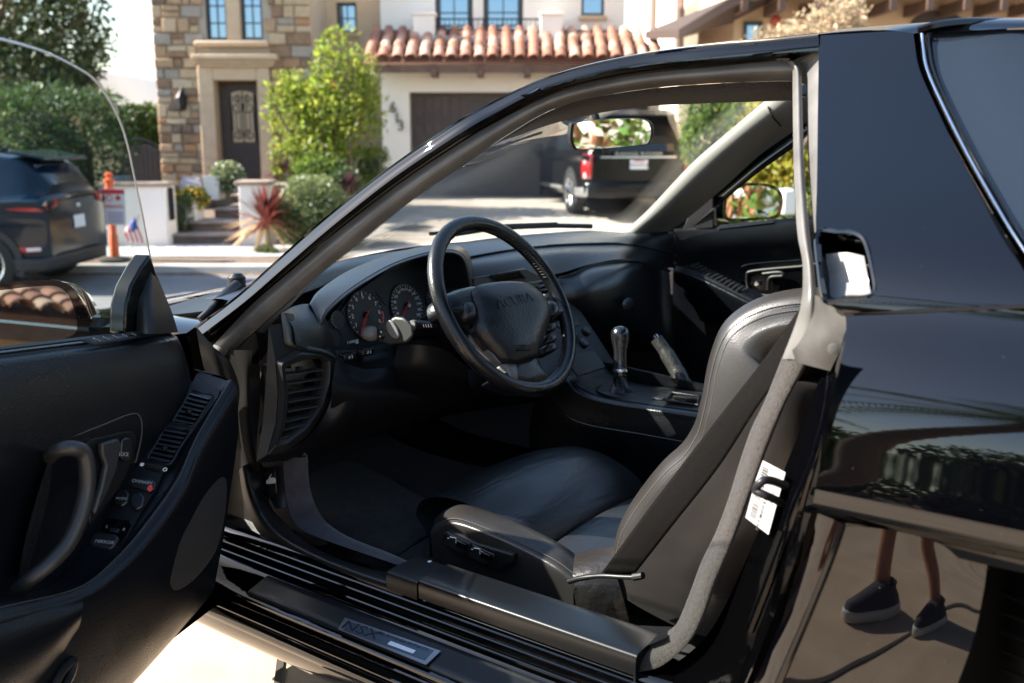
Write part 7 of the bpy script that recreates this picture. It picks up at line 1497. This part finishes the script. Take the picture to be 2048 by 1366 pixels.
# glass
gN = (DNv - EZ * .62); gk = gN.dot(DP(.3, .008, .70))
def GL(px, py): return PP(px, py, gN, gk)
ge = [(304, 520), (299, 505), (285, 430), (270, 360), (257, 298), (242, 248), (220, 203), (190, 160), (150, 133), (100, 108), (50, 91), (0, 78), (-80, 60), (-200, 40)]
gtop = crv([GL(*a) for a in ge], 5); gbot = [DP(.14 + .75 * i / (len(gtop) - 1), .008, .67 + .105 * (.14 + .75 * i / (len(gtop) - 1)) + .002) for i in range(len(gtop))]
dput('door_glass', MB().grid([gbot, [a.lerp(b, .5) - DNv * .006 for a, b in zip(gbot, gtop)], gtop]), m_doorglass, smooth=70)
dput('glass_edge_highlight', MB().tube(gtop, .0014, 6), mat('glass_edge_highlight', (.42, .46, .52), .15, spec=.8))  # pale colour paints the bright highlight along the edge of the pane
dput('belt_weatherstrip', MB().tube([DP(s, .014, .672 + .105 * s) for s in (.2, .35, .5, .7, .9, 1.15)], .006, 6), m_blkpl)
# sail cover
sl_ = [(250, 668), (252, 610), (262, 572), (282, 535), (301, 508), (312, 540), (330, 590), (345, 630), (358, 662)]
dput('sail_cover', MB().prism([DN(*a, .026) for a in sl_], -DNv * .03), m_gloss, bevel=.004)
dput('sail_trim', sheet([[DN(272, 668, .030), DN(276, 610, .028), DN(290, 570, .026), DN(301, 540, .024)], [DN(300, 668, .060), DN(300, 625, .050), DN(302, 585, .038), DN(305, 548, .028)], [DN(318, 668, .058), DN(322, 636, .048), DN(318, 595, .036), DN(310, 552, .026)], [DN(356, 664, .028), DN(346, 630, .027), DN(330, 590, .026), DN(312, 545, .024)]], 5, 5), m_blkpl, smooth=70)
# mirror outside, seen through the glass
Mn = (DD * .93 + DNv * .36 + EZ * .175).normalized(); Mk = Mn.dot(DN(80, 630, -.20))
def MG(px, py, k=0): return PP(px, py, Mn, Mk + k)
mo_ = [(-90, 575), (0, 564), (60, 561), (112, 561), (143, 573), (163, 600), (183, 640), (200, 672), (140, 690), (60, 700), (-90, 716)]
mg_ = [(-85, 590), (0, 580), (60, 573), (108, 572), (133, 586), (147, 615), (154, 648), (148, 668), (110, 682), (40, 694), (-85, 706)]
A_ = crv([MG(*a) for a in mo_], 4, True); G_ = crv([MG(*a) for a in mg_], 4, True); ca = sum(A_, Vector()) / len(A_)
mm = dput('side_mirror', MB().grid([[ca.lerp(p, .4) - Mn * .14 for p in A_], [ca.lerp(p, .85) - Mn * .10 for p in A_], [ca.lerp(p, 1.03) - Mn * .03 for p in A_], A_, G_, [p - Mn * .008 for p in G_]], cu=True), m_paint, smooth=60)
mgl = put('mirror_glass', MB().prism([p - Mn * .004 for p in G_], -Mn * .002), mat('mirror_tinted', (.36, .38, .38), .01, metal=1), door_)
dput('mirror_stalk', MB().tube([DN(190, 660, -.16), DN(240, 662, -.05), DN(262, 660, -.01)], [.03, .03, .028], 10), m_paint)
# outer skin
dput('door_skin', sheet([[DP(s, -.01, .66 + .105 * s) for s in (0, .3, .6, .9, 1.2)], [DP(s, -.055, .58 + .1 * s) for s in (0, .3, .6, .9, 1.2)], [DP(s, -.07, .42) for s in (0, .3, .6, .9, 1.2)], [DP(s, -.05, .18) for s in (0, .3, .6, .9, 1.2)]], 4, 5), m_paint, smooth=60)
dput('door_bottom', sheet([[DP(s, -.05, .18) for s in (0.05, .3, .6, .9, 1.2)], [DP(s, .03, .185) for s in (0.05, .3, .6, .9, 1.2)], [DP(s, .085, .205) for s in (0.1, .3, .6, .9, 1.2)]], 4, 3), m_jamb, smooth=60)
# ================================================================== what the paint and mirrors see behind the camera
for k, (x_, y_, rx, rz) in enumerate(((-9.5, -10.2, 1.5, 1.25), (-6.9, -10.6, 1.4, 1.35), (-4.4, -10.4, 1.35, 1.2), (-2.0, -10.7, 1.3, 1.3), (-.4, -10.2, .8, 1.0))):
    bush('border_shrub', ('broad pale green border shrub at the far end of the mirrored row', 'broad dark border shrub left of the leaning palm', 'pale green border shrub under the leaning palm', 'dark border shrub between the leaning palm and the eave house', 'smallest border shrub beside the eave house')[k], 'shrub', V(x_, y_, rz - .35), (rx, .9, rz), 3200, .16, m_lf_dk if k % 2 else m_lf_mid, group='border shrubs mirrored in the car flank')
def palm(label, base, pts, crown_n, L):
    t = thing('palm_tree', label, 'palm', base); c = crv(pts, 14); put('trunk', MB().tube(c, [(.21 - .06 * i / (len(c) - 1)) * (1.07 if i % 2 else .95) for i in range(len(c))], 12), mat('palm_bark', (.24, .17, .115), .95, noise=(6, (.34, .26, .18), 4), bump=(14, 1.0, 'wave', .05)), t, smooth=60)
    top = c[-1]
    for k in range(crown_n):
        az = 6.283 * k / crown_n + nrng.uniform(-.15, .15); el = rad(nrng.uniform(-25, 60)); d = V(math.cos(az), math.sin(az), 0); mb = MB(); sp = []
        for j in range(9): u = j / 8; sp.append(top + d * L * u * math.cos(el * (1 - u * .3)) + EZ * L * (math.sin(el) * u - .55 * u * u))
        mb.tube(sp, [.03 * (1 - .8 * j / 8) for j in range(9)], 5)
        for j in range(1, 34):
            u = j / 34 * 8; i0 = min(7, int(u)); p = sp[i0].lerp(sp[i0 + 1], u - i0); tg = (sp[i0 + 1] - sp[i0]).normalized(); sd_ = tg.cross(EZ).normalized()
            for s in (-1, 1):
                e = p + (sd_ * s * .75 + tg * .55 - EZ * .35).normalized() * L * .24; w_ = tg * .022; mb.add([p - w_, p + w_, e], [(0, 1, 2)])
        put('frond', mb, m_lf_mid if k % 3 else m_lf_dk, t, smooth=0)
palm('tall leaning palm mirrored in the rear fender', V(-3.6, -7.4, 0), [V(-3.6, -7.4, -.1), V(-2.9, -7.4, 1.0), V(-2.15, -7.4, 2.4), V(-1.6, -7.4, 3.9), V(-1.4, -7.5, 5.2)], 22, 2.7)
palm('shorter palm behind the leaning palm', V(-7.5, -14, -.3), [V(-7.5, -14, -.4), V(-7.4, -14, 2), V(-7.2, -14, 4.2)], 16, 2.6)
# house whose tiled eave shows in the door mirror
hb2 = thing('eave_house', 'low tan house with a row of clay eave tiles mirrored in the open door mirror', 'house', V(4.6, -9.2, 0))
put('wall', MB().box(V(4.6, -10.3, 1.1), (8.4, 2.4, 2.6)), m_stucco_t, hb2)
put('garage_door', MB().box(V(4.2, -9.085, .9), (4.6, .03, 2.1)), m_dkwood, hb2)
Mr2 = Matrix.Rotation(rad(180), 4, 'Z') @ Matrix.Rotation(rad(22), 4, 'X')
rf3 = put('roof', MB().prism([V(.2, -8.6, 2.35), V(9, -8.6, 2.35), V(9, -11.5, 3.5), V(.2, -11.5, 3.5)], EZ * .08), m_under, hb2)
for i in range(28):
    for j in range(3):
        o = link('tile', tmesh[(i * 7 + j * 3) % 4], rf3); o.matrix_parent_inverse = Matrix(); o.matrix_world = Matrix.Translation(V(.4 + i * .31, -8.5 - j * .31, 2.48 + j * .125)) @ Mr2 @ Matrix.Diagonal((1.25, 1, 1.25, 1))
put('fascia', MB().box(V(4.6, -8.66, 2.25), (8.8, .06, .18)), m_beam, hb2)
# flowering shrubs behind the car, seen in the two mirrors
m_stem = mat('pink_stem', (.45, .20, .12), .7)
for k, (x_, y_, s_) in enumerate(((5.2, 3.7, 1.0), (6.4, 2.4, 1.1), (1.9, 7.0, 1.0), (3.3, 8.2, 1.15), (.4, 7.6, .9))):
    t = thing('flowering_shrub', ('white flowered shrub with pink stems behind the car tail', 'taller white flowered shrub further behind the car tail', 'white flowered shrub mirrored in the far side mirror', 'tallest white flowered shrub at the drive edge', 'small white flowered shrub at the drive edge')[k], 'shrub', V(x_, y_, 0))
    leaf_obj('foliage', ell(2600, (x_, y_, 1.15 * s_), (1.1 * s_, .9 * s_, 1.1 * s_), .3, 22, .3), .12, m_lf_yel if k % 2 else m_lf_mid, t)
    leaf_obj('flowers', ell(420, (x_, y_, 1.2 * s_), (1.1 * s_, .95 * s_, 1.0 * s_), .5, 18, .25), .13, m_fl_w, t, .9)
    mb = MB()
    for q_ in range(16): a = nrng.uniform(0, 6.28); b = nrng.uniform(.1, .75) * s_; mb.tube(crv([V(x_ + .1 * math.cos(a), y_ + .1 * math.sin(a), 0), V(x_ + b * .6 * math.cos(a), y_ + b * .6 * math.sin(a), 1.0 * s_), V(x_ + b * math.cos(a), y_ + b * math.sin(a), 2.0 * s_)], 4), .028, 6)
    put('stems', mb, m_stem, t, smooth=60)
# the photographer, who stands behind the lens and shows only in the paint
FT = [V(-.19, -.24, 0), V(.07, -.21, 0)]
per = thing('person', 'person in dark shorts and dark sneakers photographing the car', 'person', V(-.06, -.24, 0))
hip = V(-.06, -.40, .90); nv = [hip, hip + V(0, -.02, .14), hip + V(0, .0, .36), hip + V(-.01, .04, .52), hip + V(-.02, .08, .60), hip + V(-.03, .12, .72)]
rd = [.15, .145, .16, .10, .058, .095]; ne = [(0, 1), (1, 2), (2, 3), (3, 4), (4, 5)]
def chain(root, pts, rs):
    i = root
    for p, r in zip(pts, rs): nv.append(p); rd.append(r); ne.append((i, len(nv) - 1)); i = len(nv) - 1
for s, f in zip((-1, 1), FT):
    h = hip + V(s * .10, 0, -.04); kn = h.lerp(f + EZ * .1, .5) + V(0, .05, .02); chain(0, [h, h.lerp(kn, .5), kn, kn.lerp(f + EZ * .09, .35) + V(0, -.02, 0), f + V(0, -.03, .10), f + V(0, -.03, .05)], [.095, .082, .060, .058, .040, .042])
    sh_ = hip + V(s * .18, .03, .50); el_ = hip + V(s * .24, .10, .26); ha = V(s * .055 + .03, -.10, .99); chain(3, [sh_, el_, el_.lerp(ha, .6), ha], [.062, .048, .038, .034])
me = bpy.data.meshes.new('body'); me.from_pydata([tuple(v) for v in nv], ne, []); o = bpy.data.objects.new('body', me); C.objects.link(o)
m_ = o.modifiers.new('skin', 'SKIN'); 
for i, r in enumerate(rd): me.skin_vertices[0].data[i].radius = (r, r)
me.skin_vertices[0].data[0].use_root = True; o.modifiers.new('sub', 'SUBSURF').levels = 2
bpy.context.view_layer.update(); me2 = bpy.data.meshes.new_from_object(o.evaluated_get(bpy.context.evaluated_depsgraph_get())); bpy.data.objects.remove(o)
m_skin = mat('skin', (.45, .22, .14), .5); me2.materials.clear(); me2.materials.append(m_skin); me2.polygons.foreach_set('use_smooth', [True] * len(me2.polygons)); link('body', me2, per)
m_short = mat('short_cloth', (.015, .016, .02), .9, bump=(200, .3, 'noise', .002)); m_shirt = mat('shirt_cloth', (.06, .065, .075), .9, bump=(150, .3, 'noise', .002))
mb = MB()
def oval(c, a, b, n=18): return [c + V(a * math.cos(q), b * math.sin(q), 0) for q in np.linspace(0, 6.283, n, endpoint=False)]
mb.grid([oval(hip + EZ * .16, .165, .125), oval(hip + EZ * .0, .20, .15), oval(hip - EZ * .10, .205, .15)], cu=True)
for s, f in zip((-1, 1), FT):
    h = hip + V(s * .10, 0, -.04); kn = h.lerp(f + EZ * .1, .5) + V(0, .05, .02); mb.grid([oval(h + EZ * .0, .115, .13), oval(h.lerp(kn, .5), .115, .12), oval(h.lerp(kn, .92), .11, .11)], cu=True)
put('shorts', mb, m_short, per, smooth=60, solid=.006)
put('shirt', MB().grid([oval(hip + EZ * .10, .185, .14), oval(hip + V(0, -.01, .25), .19, .14), oval(hip + V(0, .0, .42), .215, .14), oval(hip + V(0, .03, .52), .19, .11), oval(hip + V(-.01, .05, .57), .085, .08)], cu=True), m_shirt, per, smooth=60, solid=.006)
for s in (-1, 1):
    sh_ = hip + V(s * .17, .03, .50); el_ = hip + V(s * .24, .10, .26); put('sleeve', MB().tube([sh_, sh_.lerp(el_, .55)], [.085, .075], 12, cap=False), m_shirt, per, smooth=60)
put('hair', MB().lathe([(.002, .125), (.06, .115), (.098, .06), (.104, .0), (.09, -.04)], 18, Matrix.Translation(hip + V(-.03, .105, .735))), mat('hair_brown', (.03, .018, .01), .7), per, smooth=60)
hc = hip + V(-.03, .12, .72)
for s in (-1, 1): put('eye', MB().lathe([(.002, -.012), (.010, -.006), (.012, 0), (.010, .006), (.002, .012)], 10, Matrix.Translation(hc + V(s * .035, .082, .012))), m_white, per, smooth=60); put('ear', MB().lathe([(.004, -.028), (.016, -.012), (.018, .01), (.006, .028)], 10, Matrix.Translation(hc + V(s * .096, 0, .0)) @ Matrix.Diagonal((.5, 1, 1, 1))), m_skin, per, smooth=60)
put('nose', MB().lathe([(.014, -.018), (.016, -.008), (.006, .028)], 10, Matrix.Translation(hc + V(0, .094, -.008))), m_skin, per, smooth=60); put('mouth', MB().tube([hc + V(-.022, .086, -.045), hc + V(0, .092, -.047), hc + V(.022, .086, -.045)], .005, 6), mat('lips', (.32, .12, .09), .5), per)
for s in (-1, 1):     # hands wrapped round the camera body
    ha = V(s * .055 + .03, -.10, .99)
    for k in range(4): z_ = .972 + k * .017; put('finger', MB().tube(crv([ha + V(s * .012, 0, z_ - .99), ha + V(s * .006, .03, z_ - .99), ha + V(-s * .012, .045, z_ - .99), ha + V(-s * .03, .044, z_ - .99)], 3), [.0088] * 7 + [.0075] * 3, 8), m_skin, per, smooth=60)
    put('thumb', MB().tube(crv([ha + V(0, -.02, .01), ha + V(-s * .015, -.03, .03), ha + V(-s * .028, -.022, .042)], 3), .0095, 8), m_skin, per, smooth=60)
m_shoe = mat('shoe_knit', (.03, .033, .04), .8, bump=(150, .4, 'noise', .002)); m_sole = mat('shoe_sole', (.62, .62, .60), .6)
for f in FT:
    Rf = Matrix.Translation(f) @ Matrix.Rotation(rad(52), 4, 'Z') @ Matrix.Diagonal((.9, .9, .9, 1)); Z0 = V(0, 0, 0)
    rws = [oval(Z0 + V(0, .05, .03), .050, .148, 20), oval(Z0 + V(0, .045, .055), .049, .140, 20), oval(Z0 + V(0, .02, .078), .042, .10, 20), oval(Z0 + V(0, -.02, .094), .042, .060, 20), oval(Z0 + V(0, -.03, .100), .044, .052, 20)]
    sh2 = put('shoe', MB().grid([[Rf @ p for p in r] for r in rws], cu=True), m_shoe, per, smooth=60); put('sole', MB().prism([Rf @ p for p in oval(Z0 + V(0, .05, .0), .053, .153, 24)], EZ * .034), m_sole, sh2, bevel=.008)
    put('laces', MB().tube([Rf @ (V(.0, .035 + .014 * k, .090 - .006 * k) + V(.03 * (-1) ** k, 0, 0)) for k in range(6)], .0035, 5), m_white, sh2)
cm = thing('photo_camera', 'black camera held by the person at waist height', 'camera', V(.03, -.09, .95))
Mc = frame(CO - FW * .075, RT, UP); q = MB(); q.box((0, 0, 0), (.13, .09, .05)); q.box((0, .055, -.005), (.05, .025, .04)); q.v = [tuple(Mc @ Vector(v)) for v in q.v]; put('camera_body', q, m_blkpl, cm, bevel=.006)
put('lens_barrel', MB().lathe([(.034, .024), (.034, .038), (.030, .040), (.030, .036)], 24, Mc), m_gloss, cm, smooth=40)
